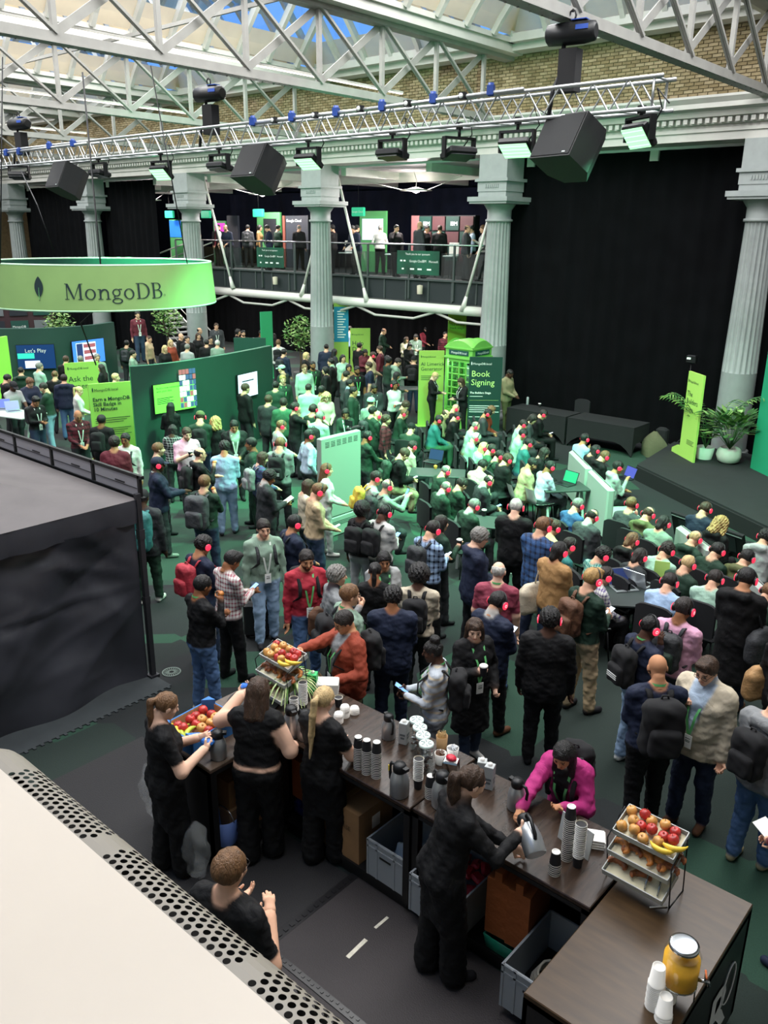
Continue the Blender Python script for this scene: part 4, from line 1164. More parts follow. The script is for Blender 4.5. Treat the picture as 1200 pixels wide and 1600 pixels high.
# lettering, drawn flat in cap-height units then laid round the ring
class Glyph:
 def __init__(s): s.v = []; s.f = []
 def poly(s, pts): o = len(s.v); s.v += pts; s.f.append(tuple(range(o, o + len(pts))))
 def rect(s, x0, y0, x1, y1, nx=1):
  for i in range(nx): a = x0 + (x1 - x0) * i / nx; c = x0 + (x1 - x0) * (i + 1) / nx; s.poly([(a, y0), (c, y0), (c, y1), (a, y1)])
 def quad(s, a, b, c, d): s.poly([a, b, c, d])
 def ring(s, cx, cy, rx, ry, tx, ty, a0=0, a1=360, n=20):
  for i in range(n):
   t0, t1 = R_(a0 + (a1 - a0) * i / n), R_(a0 + (a1 - a0) * (i + 1) / n)
   o = lambda t: (cx + rx * math.cos(t), cy + ry * math.sin(t)); k = lambda t: (cx + (rx - tx) * math.cos(t), cy + (ry - ty) * math.sin(t))
   s.poly([o(t0), o(t1), k(t1), k(t0)])
def mongo():
 g = Glyph(); x = 0
 sf = lambda a, y, w=.2: g.rect(a - w / 2, y, a + w / 2, y + .045)
 # M
 g.rect(.10, 0, .16, 1.0); g.rect(.90, 0, 1.03, 1.0); g.quad((.06, 1.0), (.22, 1.0), (.60, .06), (.52, .0)); g.quad((.52, .0), (.57, .06), (.97, 1.0), (.90, 1.0))
 sf(.13, 0, .26); sf(.965, 0, .3); g.rect(.0, .955, .2, 1.0); g.rect(.9, .955, 1.12, 1.0)
 x = 1.24; g.ring(x + .33, .335, .33, .345, .11, .055); x += .78
 def nn(x):
  g.rect(x + .1, 0, x + .21, .64); g.rect(x, .61, x + .2, .66); sf(x + .155, 0, .3); sf(x + .62, 0, .3); g.rect(x + .565, 0, x + .675, .42)
  g.ring(x + .41, .40, .265, .27, .11, .09, 0, 165, 12)
 nn(x); x += .84
 # g
 g.ring(x + .30, .43, .255, .24, .085, .06); g.rect(x + .46, .60, x + .66, .665); g.quad((x + .16, .24), (x + .24, .22), (x + .20, .10), (x + .10, .12))
 g.ring(x + .33, -.10, .33, .185, .09, .06); g.rect(x + .16, .03, x + .42, .10); x += .76
 g.ring(x + .33, .335, .33, .345, .11, .055); x += .80
 # D
 g.rect(x + .10, 0, x + .23, 1.0); g.rect(x, .955, x + .45, 1.0, 2); g.rect(x, 0, x + .45, .045, 2); g.ring(x + .40, .5, .50, .5, .125, .05, -90, 90, 16); x += 1.02
 # B
 g.rect(x + .10, 0, x + .23, 1.0); g.rect(x, .955, x + .40, 1.0, 2); g.rect(x, 0, x + .42, .045, 2); g.rect(x + .2, .5, x + .42, .545); g.ring(x + .40, .76, .29, .24, .11, .045, -90, 90, 14); g.ring(x + .42, .275, .34, .275, .12, .045, -90, 90, 14); x += .86
 return g, x
def on_ring(g, h, x0, z0, name, m, off=.012):
 q = MB(); V = []
 for (x, y) in g.v:
  a = A0 - .02 + (x0 + x * h) / RR; z = z0 + y * h
  r = flr(z) + off; V.append((r * math.cos(a), r * math.sin(a), z))
 q.add(V, g.f); return q.build(name, m, rs)
g, gw = mongo(); hh = RH * .35; zb = RZB + RH * .26
LX0 = -.62
on_ring(g, hh, LX0, zb, 'lettering', INK)
lf = Glyph(); N_ = 12
top = [(0, 1.55)]
for i in range(N_):
 t0, t1 = i / N_, (i + 1) / N_
 w = lambda t: .30 * math.sin(math.pi * min(1, t * .92 + .0)) ** .8
 y = lambda t: 1.5 - 1.25 * t
 lf.poly([(-w(t0), y(t0)), (w(t0) + 1e-4, y(t0)), (w(t1) + 1e-4, y(t1)), (-w(t1), y(t1))])
lf.poly([(-.02, .32), (.02, .32), (.03, -.05), (-.005, -.05)])
on_ring(lf, hh, LX0 - .48, zb - .02, 'leaf_logo', INK)
sl = Glyph(); sl.poly([(-.018, .05), (.018, .05), (.01, .8), (-.004, .8)]); on_ring(sl, hh, LX0 - .48, zb - .02, 'leaf_stem', mat('stem_green', '#7ad178', .6), .016)
rg = Glyph(); rg.ring(0, 0, .07, .07, .02, .02, 0, 360, 10); on_ring(rg, hh, LX0 + (gw + .06) * hh, zb + .05, 'registered_mark', INK)
for a, px in ((A0 - .9, 0), (A0 + .8, 1), (A0 + math.pi, 2)):
 q = MB(); e = Vector(ringpt(a, RZT)); q.tube([e, e * .5 + Vector((0, 0, RZT * .5 + 1.6)), Vector((0, 0, RZT + 2.6))], .01, 5) if False else q.tube([e, Vector((e.x * .75, e.y * .75, 8.2))], .012, 5); q.build('hanging_wire', BLK, rs)
q = MB(); c = atD(62, 300, 17.5) - RC;
cb = MB(); cb.tube([atY(32, 265, TY), atD(58, 320, 17), atD(85, 395, 17.2)], .012, 5); tag(cb.build('rigging_cable', BLK), 'black rigging cable dropping to the ring sign', 'cable')
cb = MB(); cb.tube([Vector((RC.x, RC.y, 8.2)), Vector((RC.x, RC.y, RZB)), atD(126, 505, 19.2), atD(150, 570, 21)], .018, 5); tag(cb.build('power_cable', BLK), 'black cable hanging below the ring sign', 'cable')

# ================================================================== booths, screens and signs
LIME = mat('lime_panel', '#98bd52', .7); BGRN = mat('booth_green', '#1f4439', .6, noise=.05, nscale=2); SIGNI = mat('sign_ink', '#12352c', .6); WINK = mat('white_ink', '#e8efe8', .6); LINK = mat('lime_ink', '#c8f08c', .6); TEALP = mat('deep_green_panel', '#0a3a30', .6)
def booth(pts, h, th, label, edge=None):
 """curved standing wall through floor points"""
 t = thing('booth_wall', label, 'booth wall', group='curved green booth walls')
 P = [Vector(p) for p in pts]; n = len(P); L_, R2 = [], []
 for i in range(n):
  d = (P[min(i + 1, n - 1)] - P[max(i - 1, 0)]).normalized(); nrm = Vector((d.y, -d.x, 0)); L_.append(P[i] + nrm * 0); R2.append(P[i] - nrm * th)
 q = MB()
 up = Vector((0, 0, h))
 q.grid([[p for p in L_], [p + up for p in L_]]); q.build('face', BGRN, t)
 q = MB(); q.grid([[p + up for p in R2], [p for p in R2]]); q.build('back', BGRN, t)
 q = MB(); q.grid([[p + up for p in L_], [p + up for p in R2]]); q.build('top_edge', BGRN, t)
 for i in (0, -1):
  q = MB(); q.add([L_[i], R2[i], R2[i] + up, L_[i] + up], [(0, 1, 2, 3)]); q.build('end_panel', mat('booth_end_green', '#2f9d5c', .6) if i == 0 else BGRN, t)
 return t
def curve(p, n=14):
 p = [Vector(v) for v in p]; out = []
 for i in range(n + 1):
  t = i / n; out.append(p[0] * (1 - t) ** 2 + p[1] * 2 * t * (1 - t) + p[2] * t * t)
 return out
def flat(v): return Vector((v.x, v.y, 0))
B2 = [flat(at(203, 573, 2.4)), flat(at(305, 562, 2.4)), flat(at(425, 540, 2.4))]
mid = B2[1] * 2 - (B2[0] + B2[2]) * .5
W2 = curve([B2[0], mid, B2[2]])
booth(W2, 2.4, .14, 'curved green booth wall with a lime screen in the middle')
B1 = [flat(at(-30, 513, 2.3)), flat(at(90, 512, 2.3)), flat(at(178, 503, 2.3))]
W1 = curve([B1[0], B1[1] * 2 - (B1[0] + B1[2]) * .5, B1[2]])
booth(W1, 2.3, .14, 'far green booth wall with two blue screens on the left')
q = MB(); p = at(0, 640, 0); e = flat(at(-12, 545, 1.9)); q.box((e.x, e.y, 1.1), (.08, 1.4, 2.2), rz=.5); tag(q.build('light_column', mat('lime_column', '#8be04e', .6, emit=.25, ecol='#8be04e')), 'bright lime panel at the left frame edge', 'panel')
def screen(px, py, wall, w, h, label, draw, z=None, off=.09):
 # find the wall point under the pixel
 best = None
 for i in range(len(wall) - 1):
  for k in range(10):
   p = wall[i].lerp(wall[i + 1], k / 10); v = np.array(p) - CAMP; X = 600 + FPX * (v @ _R) / (v @ _F)
   v2 = np.array((p.x, p.y, 1.5)) - CAMP; X = 600 + FPX * (v2 @ _R) / (v2 @ _F)
   if best is None or abs(X - px) < best[0]: best = (abs(X - px), p, (wall[i + 1] - wall[i]).normalized())
 p, d = best[1], best[2]; nrm = Vector((d.y, -d.x, 0))
 dd = ray(px, py); tpar = ((p.x - CAMP[0]) * nrm.x + (p.y - CAMP[1]) * nrm.y) / (dd[0] * nrm.x + dd[1] * nrm.y); c = Vector(CAMP + dd * tpar)
 M = Matrix(((d.x, 0, nrm.x, c.x + nrm.x * off), (d.y, 0, nrm.y, c.y + nrm.y * off), (0, 1, 0, c.z), (0, 0, 0, 1)))
 t = thing('wall_screen', label, 'screen', M=M)
 q = MB(); q.b2((-w / 2, -h / 2, -.05), (w / 2, h / 2, 0)); q.build('housing', BLK, t)
 draw(t, w, h)
 return t
def rect_on(t, x0, y0, x1, y1, m, name='print_block', z=.004):
 q = MB(); q.add([(x0, y0, z), (x1, y0, z), (x1, y1, z), (x0, y1, z)], [(0, 1, 2, 3)]); return q.build(name, m, t)
def disp(name, c, e=1.0): return mat('display_' + name, c, .3, emit=e, ecol=c)
def d_lime(t, w, h):
 rect_on(t, -w / 2 + .01, -h / 2 + .01, w / 2 - .01, h / 2 - .01, disp('lime', '#6fd44a', .7), 'display')
 lettering('Build a new conversation\nwith your data', .07, SIGNI, t, T3(-w / 2 + .08, h / 2 - .12, .008))
 for i in range(4): rect_on(t, -w / 2 + .08, h / 2 - .34 - i * .04, -.05 - (i % 2) * .1, h / 2 - .325 - i * .04, SIGNI, 'text_line', .008)
 rr = random.Random(5)
 for i in range(5):
  for j in range(7):
   rect_on(t, w * .12 + i * .095, -h / 2 + .05 + j * .13, w * .12 + i * .095 + .085, -h / 2 + .05 + j * .13 + .115, disp(['wht', 'gry', 'blu', 'red'][rr.randrange(4)], ['#dfe6ea', '#8a95a8', '#41557c', '#a05a60'][rr.randrange(4)], .6), 'photo_tile', .008)
def d_white(t, w, h):
 rect_on(t, -w / 2 + .01, -h / 2 + .01, w / 2 - .01, h / 2 - .01, disp('pale', '#cfdcf2', .8), 'display')
 rect_on(t, -.25, .1, .25, .13, SIGNI, 'text_line', .008); rect_on(t, -.3, .0, -.05, .025, SIGNI, 'text_line', .008)
def d_blue(t, w, h):
 rect_on(t, -w / 2 + .01, -h / 2 + .01, w / 2 - .01, h / 2 - .01, disp('navy', '#0f2c55', .8), 'display')
 lettering("Let's Play", .17, WINK, t, T3(-.32, h / 2 - .25, .008)); rect_on(t, -.55, -.05, -.05, .12, disp('teal', '#2fb5a0', .8), 'button', .008); rect_on(t, -.35, -h / 2 + .04, .1, -.12, disp('pale', '#cfdcf2'), 'print_block', .008)
def d_app(t, w, h):
 rect_on(t, -w / 2 + .01, -h / 2 + .01, w / 2 - .01, h / 2 - .01, disp('sky', '#3f7ad6', .9), 'display'); rect_on(t, -.5, -h / 2 + .05, .3, h / 2 - .08, disp('pale', '#cfdcf2'), 'window', .008)
 for y in (.2, 0, -.2): rect_on(t, -.2, y - .06, .28, y + .06, disp('wht', '#f0f4f8', .9), 'row', .012)
 rect_on(t, -.48, -h / 2 + .06, -.24, h / 2 - .1, disp('ink', '#2a3c6a', .6), 'sidebar', .012)
screen(270, 619, W2, 1.15, .68, 'lime screen with a grid of small photos on the curved wall', d_lime)
screen(383, 601, W2, .85, .62, 'white screen at the right end of the curved wall', d_white)
screen(57, 557, W1, 1.15, .78, 'dark blue screen reading Lets Play on the far booth', d_blue)
screen(136, 549, W1, 1.3, .78, 'bright screen showing an app window on the far booth', d_app)

def sign(cx, ytop, D, w, h, turn, label, m, z0=0.0, th=.05, name='standing_sign', xy=None):
 """free-standing printed panel; faces the camera when turn = 0"""
 p = atD(cx, ytop, D); ang = math.atan2(p.y, p.x)
 rz = ang - math.pi / 2 + R_(turn)
 t = thing(name, label, 'sign', (p.x, p.y, z0), rz)
 q = MB(); q.b2((-w / 2, 0, .02), (w / 2, th, h)); q.build('panel', m, t)
 q = MB(); q.b2((-w / 2 - .08, -.12, 0), (w / 2 + .08, .2, .02)); q.build('foot_plate', m, t)
 t['w'] = w; t['h'] = h
 return t
def put(t, txt, size, x, z, m, **k):
 return lettering(txt, size, m, t, Matrix.Translation((x, -.006, z)) @ Matrix.Rotation(math.pi / 2, 4, 'X'), **k)
def lines(t, x0, x1, z, n, m, dz=.05, th=.014):
 for i in range(n):
  q = MB(); e = x1 - (.1 * ((i * 7) % 3)) * (x1 - x0); zz = z - i * dz; q.add([(x0, -.006, zz), (e, -.006, zz), (e, -.006, zz + th), (x0, -.006, zz + th)], [(0, 1, 2, 3)]); q.build('text_line', m, t)
def logo(t, x, z, s, m, local=True):
 q = MB(); P = [(x + .16 * s * math.sin(math.pi * i / 8) ** .8, z + s * (1.1 - 1.1 * i / 8)) for i in range(9)] + [(x - .16 * s * math.sin(math.pi * i / 8) ** .8, z + s * (1.1 * i / 8 - .0)) for i in range(1, 8)]
 q.add([(a, -.006, b_) for a, b_ in P], [tuple(range(len(P)))]); q.build('leaf_logo', m, t)
 put(t, 'MongoDB.local', s * .9, x + .35 * s, z + .15 * s, m)
s_ = sign(127, 566, 26.5, .98, at and atD(127, 566, 26.5).z, 12, 'lime standing sign reading Ask the Expert', LIME)
H_ = s_['h']; logo(s_, -.40, H_ - .22, .10, SIGNI); put(s_, 'Ask the\nExpert', .23, -.42, H_ - .56, SIGNI, line=.95)
s_ = sign(172, 598, 20.8, 1.02, atD(172, 598, 20.8).z, 12, 'lime standing sign about earning a skill badge', LIME)
H_ = s_['h']; logo(s_, -.42, H_ - .2, .10, SIGNI); put(s_, 'Earn a MongoDB\nSkill Badge in\n10 Minutes', .125, -.44, H_ - .42, SIGNI, line=.95, bold=.002); lines(s_, -.42, .4, H_ - .85, 3, SIGNI); lines(s_, -.42, .4, H_ - 1.1, 4, SIGNI)
s_ = sign(563, 513, 30.5, .72, atD(563, 513, 30.5).z, 8, 'lime standing sign reading Help Desk', LIME)
H_ = s_['h']; logo(s_, -.3, H_ - .25, .07, SIGNI); put(s_, 'Help\nDesk', .22, -.3, H_ - .6, SIGNI, line=.95)
s_ = sign(675, 548, 23.8, .72, atD(675, 548, 23.8).z, 10, 'lime standing sign reading AI Limerick Generator', LIME)
H_ = s_['h']; logo(s_, -.3, H_ - .2, .07, SIGNI); put(s_, 'AI Limerick\nGenerator', .145, -.31, H_ - .42, SIGNI, line=.95); lines(s_, -.3, .28, H_ - .72, 3, SIGNI)
s_ = sign(760, 558, 22.5, .88, atD(760, 558, 22.5).z, 6, 'dark green standing sign reading Book Signing', TEALP)
H_ = s_['h']; logo(s_, -.38, H_ - .22, .09, WINK); put(s_, 'Book\nSigning', .23, -.38, H_ - .52, LINK, line=1.0); put(s_, 'The Builders Stage', .075, -.40, H_ - .98, WINK, bold=.002); lines(s_, -.4, -.05, H_ - 1.06, 1, WINK); lines(s_, -.4, .38, H_ - 1.16, 1, LINK, th=.004); lines(s_, -.4, .4, H_ - 1.32, 4, WINK, dz=.055, th=.018); lines(s_, -.4, -.1, H_ - 1.62, 1, WINK)
s_ = sign(715, 491, 29.0, .62, atD(715, 491, 29.0).z, 8, 'tall lime sign reading The Drone behind the phone box', mat('yellow_lime_panel', '#b3e04a', .7))
H_ = s_['h']; logo(s_, -.25, H_ - .2, .06, SIGNI); put(s_, 'The Drone\nHack stage', .11, -.25, H_ - .38, SIGNI)
s_ = sign(533, 474, 30.5, .52, atD(533, 474, 30.5).z, 4, 'tall blue agenda board on lime base behind the column', LIME)
H_ = s_['h']; q = MB(); q.add([(-.26, -.006, H_ - 1.35), (.26, -.006, H_ - 1.35), (.26, -.006, H_ - .12), (-.26, -.006, H_ - .12)], [(0, 1, 2, 3)]); q.build('agenda_print', mat('agenda_blue', '#1a86a8', .6), s_)
for i in range(11):
 q = MB(); zz = H_ - .3 - i * .09; q.add([(-.14, -.009, zz), (.16 - .05 * (i % 3), -.009, zz), (.16 - .05 * (i % 3), -.009, zz + .035), (-.14, -.009, zz + .035)], [(0, 1, 2, 3)]); q.build('text_line', WINK, s_)
s_ = sign(416, 487, 32.0, .5, atD(416, 487, 32.0).z, 30, 'small green sign far back left of the tree', mat('mid_green_panel', '#2a9a66', .6))
s_ = sign(390, 528, 27.0, 1.0, atD(390, 528, 27.0).z, -5, 'low dark green panel behind the curved booth wall', TEALP)

# builders stage sign on the low stage
def stage_sign():
 a = at(1058, 718, .35); b_ = at(1086, 717, .35)
 p = at(1071, 717, .35); rz = R_(12)
 d = Vector((math.cos(R_(-52)), math.sin(R_(-52)), 0))
 t = thing('stage_sign', 'narrow lime sign reading The Builders Stage on the low stage', 'sign', p, math.atan2(d.y, d.x) + math.pi)
 t.rotation_euler = (0, 0, R_(-42))
 w, h = .72, 2.0
 q = MB(); q.b2((-w / 2, 0, 0), (w / 2, .05, h)); q.build('panel', mat('stage_lime', '#aad060', .7), t)
 q = MB(); q.prism([(-.36, 0), (-.36, .22), (-.5, .22), (-.75, .1), (-.75, 0)], .0, .05, Matrix.Translation((0, .05, 0)) @ Matrix.Rotation(math.pi / 2, 4, 'X')); q.build('shaped_foot', mat('stage_lime', '#aad060'), t)
 logo(t, -.3, h - .25, .08, SIGNI); put(t, 'The\nBuilders\nStage', .17, -.3, h - .55, SIGNI, line=1.0); lines(t, -.05, .3, .45, 4, SIGNI, dz=.03, th=.01)
 return t
stage_sign()

# ================================================================== coffee bar
BZ = 1.05
WOOD = mat('dark_bar_top', '#33271f', .22, noise=.35, nscale=5, bump=.08, bscale=40, spec=.35, stretch=(6, 1, 1)); WOODL = mat('worn_bar_top', '#4f4136', .35, noise=.35, nscale=5, bump=.08, bscale=40, stretch=(1, 6, 1))
BARB = mat('bar_black', '#101011', .4)
def counter(x0, y0, x1, y1, label, m, open_side, seam=None):
 t = thing('bar_counter', label, 'bar counter', group='black bar counters with wooden tops')
 q = MB(); q.box(((x0 + x1) / 2, (y0 + y1) / 2, BZ - .02), (x1 - x0, y1 - y0, .04), bevel=.006); q.build('top', m, t)
 q = MB(); q.b2((x0, y0, BZ - .075), (x1, y1, BZ - .04)); q.build('top_frame', BARB, t)
 q = MB(); q.b2((x0 + .02, y0 + .02, .10), (x1 - .02, y1 - .02, .14)); q.build('bottom_shelf', BARB, t)
 q = MB(); q.b2((x0 + .04, y0 + .04, 0), (x1 - .04, y1 - .04, .10)); q.build('plinth', BARB, t)
 sides = {'S': ((x0, y0, .1), (x1, y0 + .03, BZ - .04)), 'N': ((x0, y1 - .03, .1), (x1, y1, BZ - .04)), 'W': ((x0, y0, .1), (x0 + .03, y1, BZ - .04)), 'E': ((x1 - .03, y0, .1), (x1, y1, BZ - .04))}
 for k, (a, b_) in sides.items():
  if k not in open_side: q = MB(); q.b2(a, b_); q.build('side_panel', BARB, t)
 for (x, y) in ((x0 + .03, y0 + .03), (x1 - .03, y0 + .03)) if 'S' in open_side else ((x0 + .03, y0 + .03), (x0 + .03, y1 - .03)) if 'W' in open_side else ((x1 - .03, y0 + .03), (x1 - .03, y1 - .03)):
  q = MB(); q.b2((x - .03, y - .03, .1), (x + .03, y + .03, BZ - .04)); q.build('upright', BARB, t)
 return t
cm1 = counter(-4.93, 4.24, -3.40, 5.12, 'middle left bar counter holding jars and three cup stacks', WOOD, 'SWE')
cm2 = counter(-3.39, 4.26, -1.86, 5.06, 'middle right bar counter where the woman in pink leans', WOOD, 'SWE')
cr_ = counter(-1.84, 3.41, -1.06, 5.03, 'right bar counter with the orange juice dispenser', mat('brown_bar_top', '#40301f', .3, noise=.25, nscale=4, spec=.3, stretch=(1, 5, 1)), 'x')
cl_ = counter(-5.78, 3.50, -4.94, 5.12, 'left bar counter with the blue fruit crate', WOODL, 'E')
lettering('BAR', .62, mat('bar_white_print', '#d8d8d8', .6), cr_, Matrix.Translation((-1.052, 3.62, .28)) @ Matrix.Rotation(math.pi / 2, 4, 'Z') @ Matrix.Rotation(math.pi / 2, 4, 'X'), bold=.012)
q = MB(); q.tube([(-1.05, 4.72 + .11 * math.cos(a), .62 + .16 * math.sin(a)) for a in [i * math.pi / 10 for i in range(20)]], .006, 4, close=True); q.build('logo_outline', mat('bar_white_print', '#d8d8d8'), cr_)

def bt(px, py, z=BZ): return at(px, py, z)
# --- cups
CUPB = mat('ripple_cup_black', '#17161a', .7); CUPW = mat('cup_white', '#ece9e2', .55); CREAM = mat('cup_cream', '#e9dfc4', .6)
def cup_mesh(kind):
 q = MB()
 if kind == 'down':      # upside down: white base up, black sleeve, white rim at the bottom
  q.lathe([(.043, 0), (.043, .008)], 14, cap=False); q.mi = 1; q.lathe([(.041, .008), (.031, .098)], 14, cap=False); q.mi = 0; q.lathe([(.031, .098), (.0305, .102), (.026, .102), (.026, .098), (0, .098)], 14, cap=False)
 elif kind == 'up':
  q.mi = 1; q.lathe([(.030, 0), (.040, .09)], 14); q.mi = 0; q.lathe([(.041, .088), (.043, .098), (.040, .1)], 14, cap=False); q.mi = 2; q.lathe([(.040, .1), (.036, .06), (0, .055)], 14, cap=False)
 elif kind == 'white':   # plain paper cup upside down
  q.lathe([(.044, 0), (.044, .008), (.041, .009), (.032, .112), (.030, .112), (.029, .106), (0, .106)], 16)
 elif kind == 'lid':
  q.lathe([(.045, 0), (.045, .012), (.040, .016), (.038, .03), (.0, .032)], 16)
 return q.mesh('paper_cup', [CUPW, CUPB, CREAM])
CM = {k: cup_mesh(k) for k in ('down', 'up', 'white', 'lid')}
def cup_stack(px, py, n, kind, label, group, dz=.0165, nm='paper_cup', s=1.0):
 p = bt(px, py)
 for i in range(n):
  o = obj(nm, CM[kind], None, (p.x + .0015 * math.sin(i * 1.9), p.y, BZ + i * dz), i * .4); o.scale = (s, s, s)
  tag(o, label, 'cup' if kind != 'lid' else 'lid', group)
cup_stack(560, 1199, 13, 'down', 'black ripple cup in the leftmost of three stacks', 'left stack of three'); cup_stack(573, 1207, 14, 'down', 'black ripple cup in the middle of three stacks', 'middle stack of three'); cup_stack(588, 1213, 15, 'down', 'black ripple cup in the rightmost of three stacks', 'right stack of three')
cup_stack(653, 1231, 12, 'up', 'upright ripple cup in the stack by the yellow tagged flask', 'upright stack by the flask'); cup_stack(672, 1245, 7, 'down', 'black ripple cup in the short stack beside the seam', 'short stack by the seam')
cup_stack(885, 1341, 22, 'down', 'black ripple cup in the tall stack before the grey board', 'tall stack before the board'); cup_stack(902, 1353, 17, 'up', 'upright ripple cup in the stack beside the tall one', 'upright stack beside the tall one'); cup_stack(866, 1364, 6, 'down', 'black ripple cup in the short stack near the pouring flask', 'short stack near the pouring flask')
cup_stack(474, 1112, 14, 'up', 'upright ripple cup in the stack beside the spider plant', 'stack beside the spider plant'); cup_stack(460, 1122, 8, 'up', 'upright ripple cup in the lower stack behind the steel flask', 'lower stack by the plant')
cup_stack(1021, 1572, 14, 'white', 'white paper cup in the tallest stack by the juice', 'tallest white stack', s=1.15, dz=.013); cup_stack(1043, 1560, 9, 'white', 'white paper cup in the middle stack by the juice', 'middle white stack', s=1.15, dz=.013); cup_stack(1036, 1592, 3, 'white', 'white paper cup in the shortest stack by the juice', 'shortest white stack', s=1.15, dz=.02)
cup_stack(529, 1128, 5, 'lid', 'white cup lid in the nearest pile by the ponytail', 'nearest lid pile', nm='cup_lid'); cup_stack(539, 1119, 6, 'lid', 'white cup lid in the middle pile', 'middle lid pile', nm='cup_lid'); cup_stack(554, 1114, 3, 'lid', 'white cup lid in the small pile on the right', 'right lid pile', nm='cup_lid')
cup_stack(529, 1103, 1, 'up', 'single ripple cup of coffee behind the lid piles', None)
# --- flasks
FST = mat('brushed_steel', '#a9acae', .33, metal=.7, bump=.05, bscale=200, stretch=(1, 1, .05))
def flask(loc, label, s=1.0, rz=0, M=None, tagc=False):
 t = thing('coffee_flask', label, 'flask', loc, rz, 'steel vacuum flasks on the bar', M=M)
 q = MB(); q.lathe([(.068 * s, 0), (.075 * s, .01 * s), (.075 * s, .12 * s), (.066 * s, .17 * s), (.05 * s, .205 * s), (.048 * s, .21 * s)], 22); q.build('body', FST, t)
 q = MB(); q.lathe([(.050 * s, .208 * s), (.054 * s, .225 * s), (.052 * s, .255 * s), (.040 * s, .275 * s), (0, .282 * s)], 18, cap=False); q.box((0, -.055 * s, .25 * s), (.04 * s, .05 * s, .025 * s)); q.build('lid', BLK, t)
 q = MB(); q.tube([(0, .045 * s, .245 * s), (0, .085 * s, .24 * s), (0, .105 * s, .2 * s), (0, .095 * s, .1 * s), (0, .072 * s, .08 * s)], [.013 * s] * 5, 7); q.build('handle', BLK, t)
 if tagc: q = MB(); q.box((0, .104 * s, .19 * s), (.03, .012, .05)); q.build('yellow_tag', mat('tag_yellow', '#e0c02a', .6), t)
 return t
flask(bt(342, 1183), 'steel flask beside the blue fruit crate', .95, 2.4); flask(bt(456, 1148), 'steel flask between the two blond women', 1.05, 1.2); flask(bt(478, 1153), 'dark handled flask half hidden by the ponytail', 1.0, 1.4)
flask(bt(607, 1152), 'small steel flask near the far edge of the bar', .85, 4.3); flask(bt(624, 1241), 'steel flask with a yellow tag on its handle', 1.05, 1.5, tagc=True); flask(bt(690, 1258), 'steel flask beside the curly ponytail', 1.1, 1.3); flask(bt(806, 1262), 'steel flask in the green light facing the woman in pink', .95, 4.6)
# --- jars, cartons, small containers
GLJ = pane_mat('jar_glass', (.86, .9, .9), .16)
for (px, py, lab) in ((650, 1166, 'farthest of four tall glass jars with patterned lids'), (655, 1178, 'second glass jar counted from the milk carton'), (660, 1191, 'third glass jar counted from the milk carton'), (665, 1205, 'nearest of four tall glass jars with patterned lids')):
 p = bt(px, py); t = thing('glass_jar', lab, 'jar', p, 0, 'tall glass jars on the bar'); q = MB(); q.lathe([(.055, 0), (.062, .01), (.062, .235), (.056, .25)], 18); q.build('glass', GLJ, t)
 q = MB(); q.lathe([(.060, .248), (.062, .256), (.062, .27), (.05, .274), (0, .274)], 18); l = q.build('lid', mat('jar_lid', '#cfe0da', .5), t)
 for i in range(6): a = i * math.pi / 3; q = MB(); q.tube([(.015 * math.cos(a), .015 * math.sin(a), .276), (.048 * math.cos(a + .3), .048 * math.sin(a + .3), .276)], .003, 4); q.build('lid_motif', mat('lid_motif', '#6e8a84', .6), l)
 rr = random.Random(px)
 for i in range(14):
  q = MB(); a = rr.random() * 6.28; r = .04 * rr.random() ** .5; q.box((r * math.cos(a), r * math.sin(a), .02 + .017 * (i // 2) * 1.2), (.035, .02, .012), rz=a); q.build('wrapped_sweet', [mat('sweet_dark', '#3a3438', .35, metal=.4), mat('sweet_silver', '#a8a6aa', .3, metal=.7), mat('sweet_brown', '#5b4030', .5)][i % 3], t)
def carton(px, py, label, rz, m='#a9adac', h=.21):
 p = bt(px, py); t = thing('milk_carton', label, 'carton', p, rz, 'milk cartons on the bar'); q = MB(); q.box((0, 0, h / 2), (.075, .075, h), bevel=.004); q.build('body', mat('carton_grey', m, .5), t)
 q = MB(); q.lathe([(.018, h), (.018, h + .018), (.0, h + .02)], 12); q.build('cap', CUPW, t)
 for z, w in ((h * .45, .05), (h * .3, .035)): q = MB(); q.box((0, -.0385, z), (w, .002, .02)); q.box((.0385, 0, z), (.002, w, .02)); q.build('print', mat('carton_print', '#5d6466', .6), t)
carton(631, 1160, 'grey milk carton left of the glass jars', .3); carton(764, 1230, 'grey milk carton in front of the curly haired barista', .3); carton(752, 1222, 'pale carton hidden behind the curly haired barista', .5, '#cfd2d0')
p = bt(690, 1168); t = thing('stirrer_tub', 'kraft tub full of wooden stirrers', 'tub', p); q = MB(); q.lathe([(.045, 0), (.052, .12), (.049, .12), (.045, .02)], 18); q.build('tub', mat('kraft', '#a5835a', .8), t)
rr = random.Random(3)
for i in range(34):
 a, r = rr.random() * 6.28, .04 * rr.random() ** .5; q = MB(); q.bar((r * .7 * math.cos(a), r * .7 * math.sin(a), .03), (r * math.cos(a), r * math.sin(a), .15 + .008 * rr.random()), .006, .002); q.build('stirrer', mat('stirrer_wood', '#d9bf8e', .7), t)
for px, py, lab, c, nn in ((688, 1192, 'white tub of brown sugar sachets', '#5a3a26', 16), (707, 1184, 'white tub of silver sachets', '#b9bcc0', 14)):
 p = bt(px, py); t = thing('sachet_tub', lab, 'tub', p); q = MB(); q.lathe([(.042, 0), (.052, .10), (.049, .10), (.042, .02)], 18); q.build('tub', CUPW, t)
 for i in range(nn): a, r = rr.random() * 6.28, .036 * rr.random() ** .5; q = MB(); q.box((0, 0, 0), (.03, .004, .05), T3(r * math.cos(a), r * math.sin(a), .085, rz=a, rx=.5 * rr.random())); q.build('sachet', mat('sachet' + c, c, .4), t)
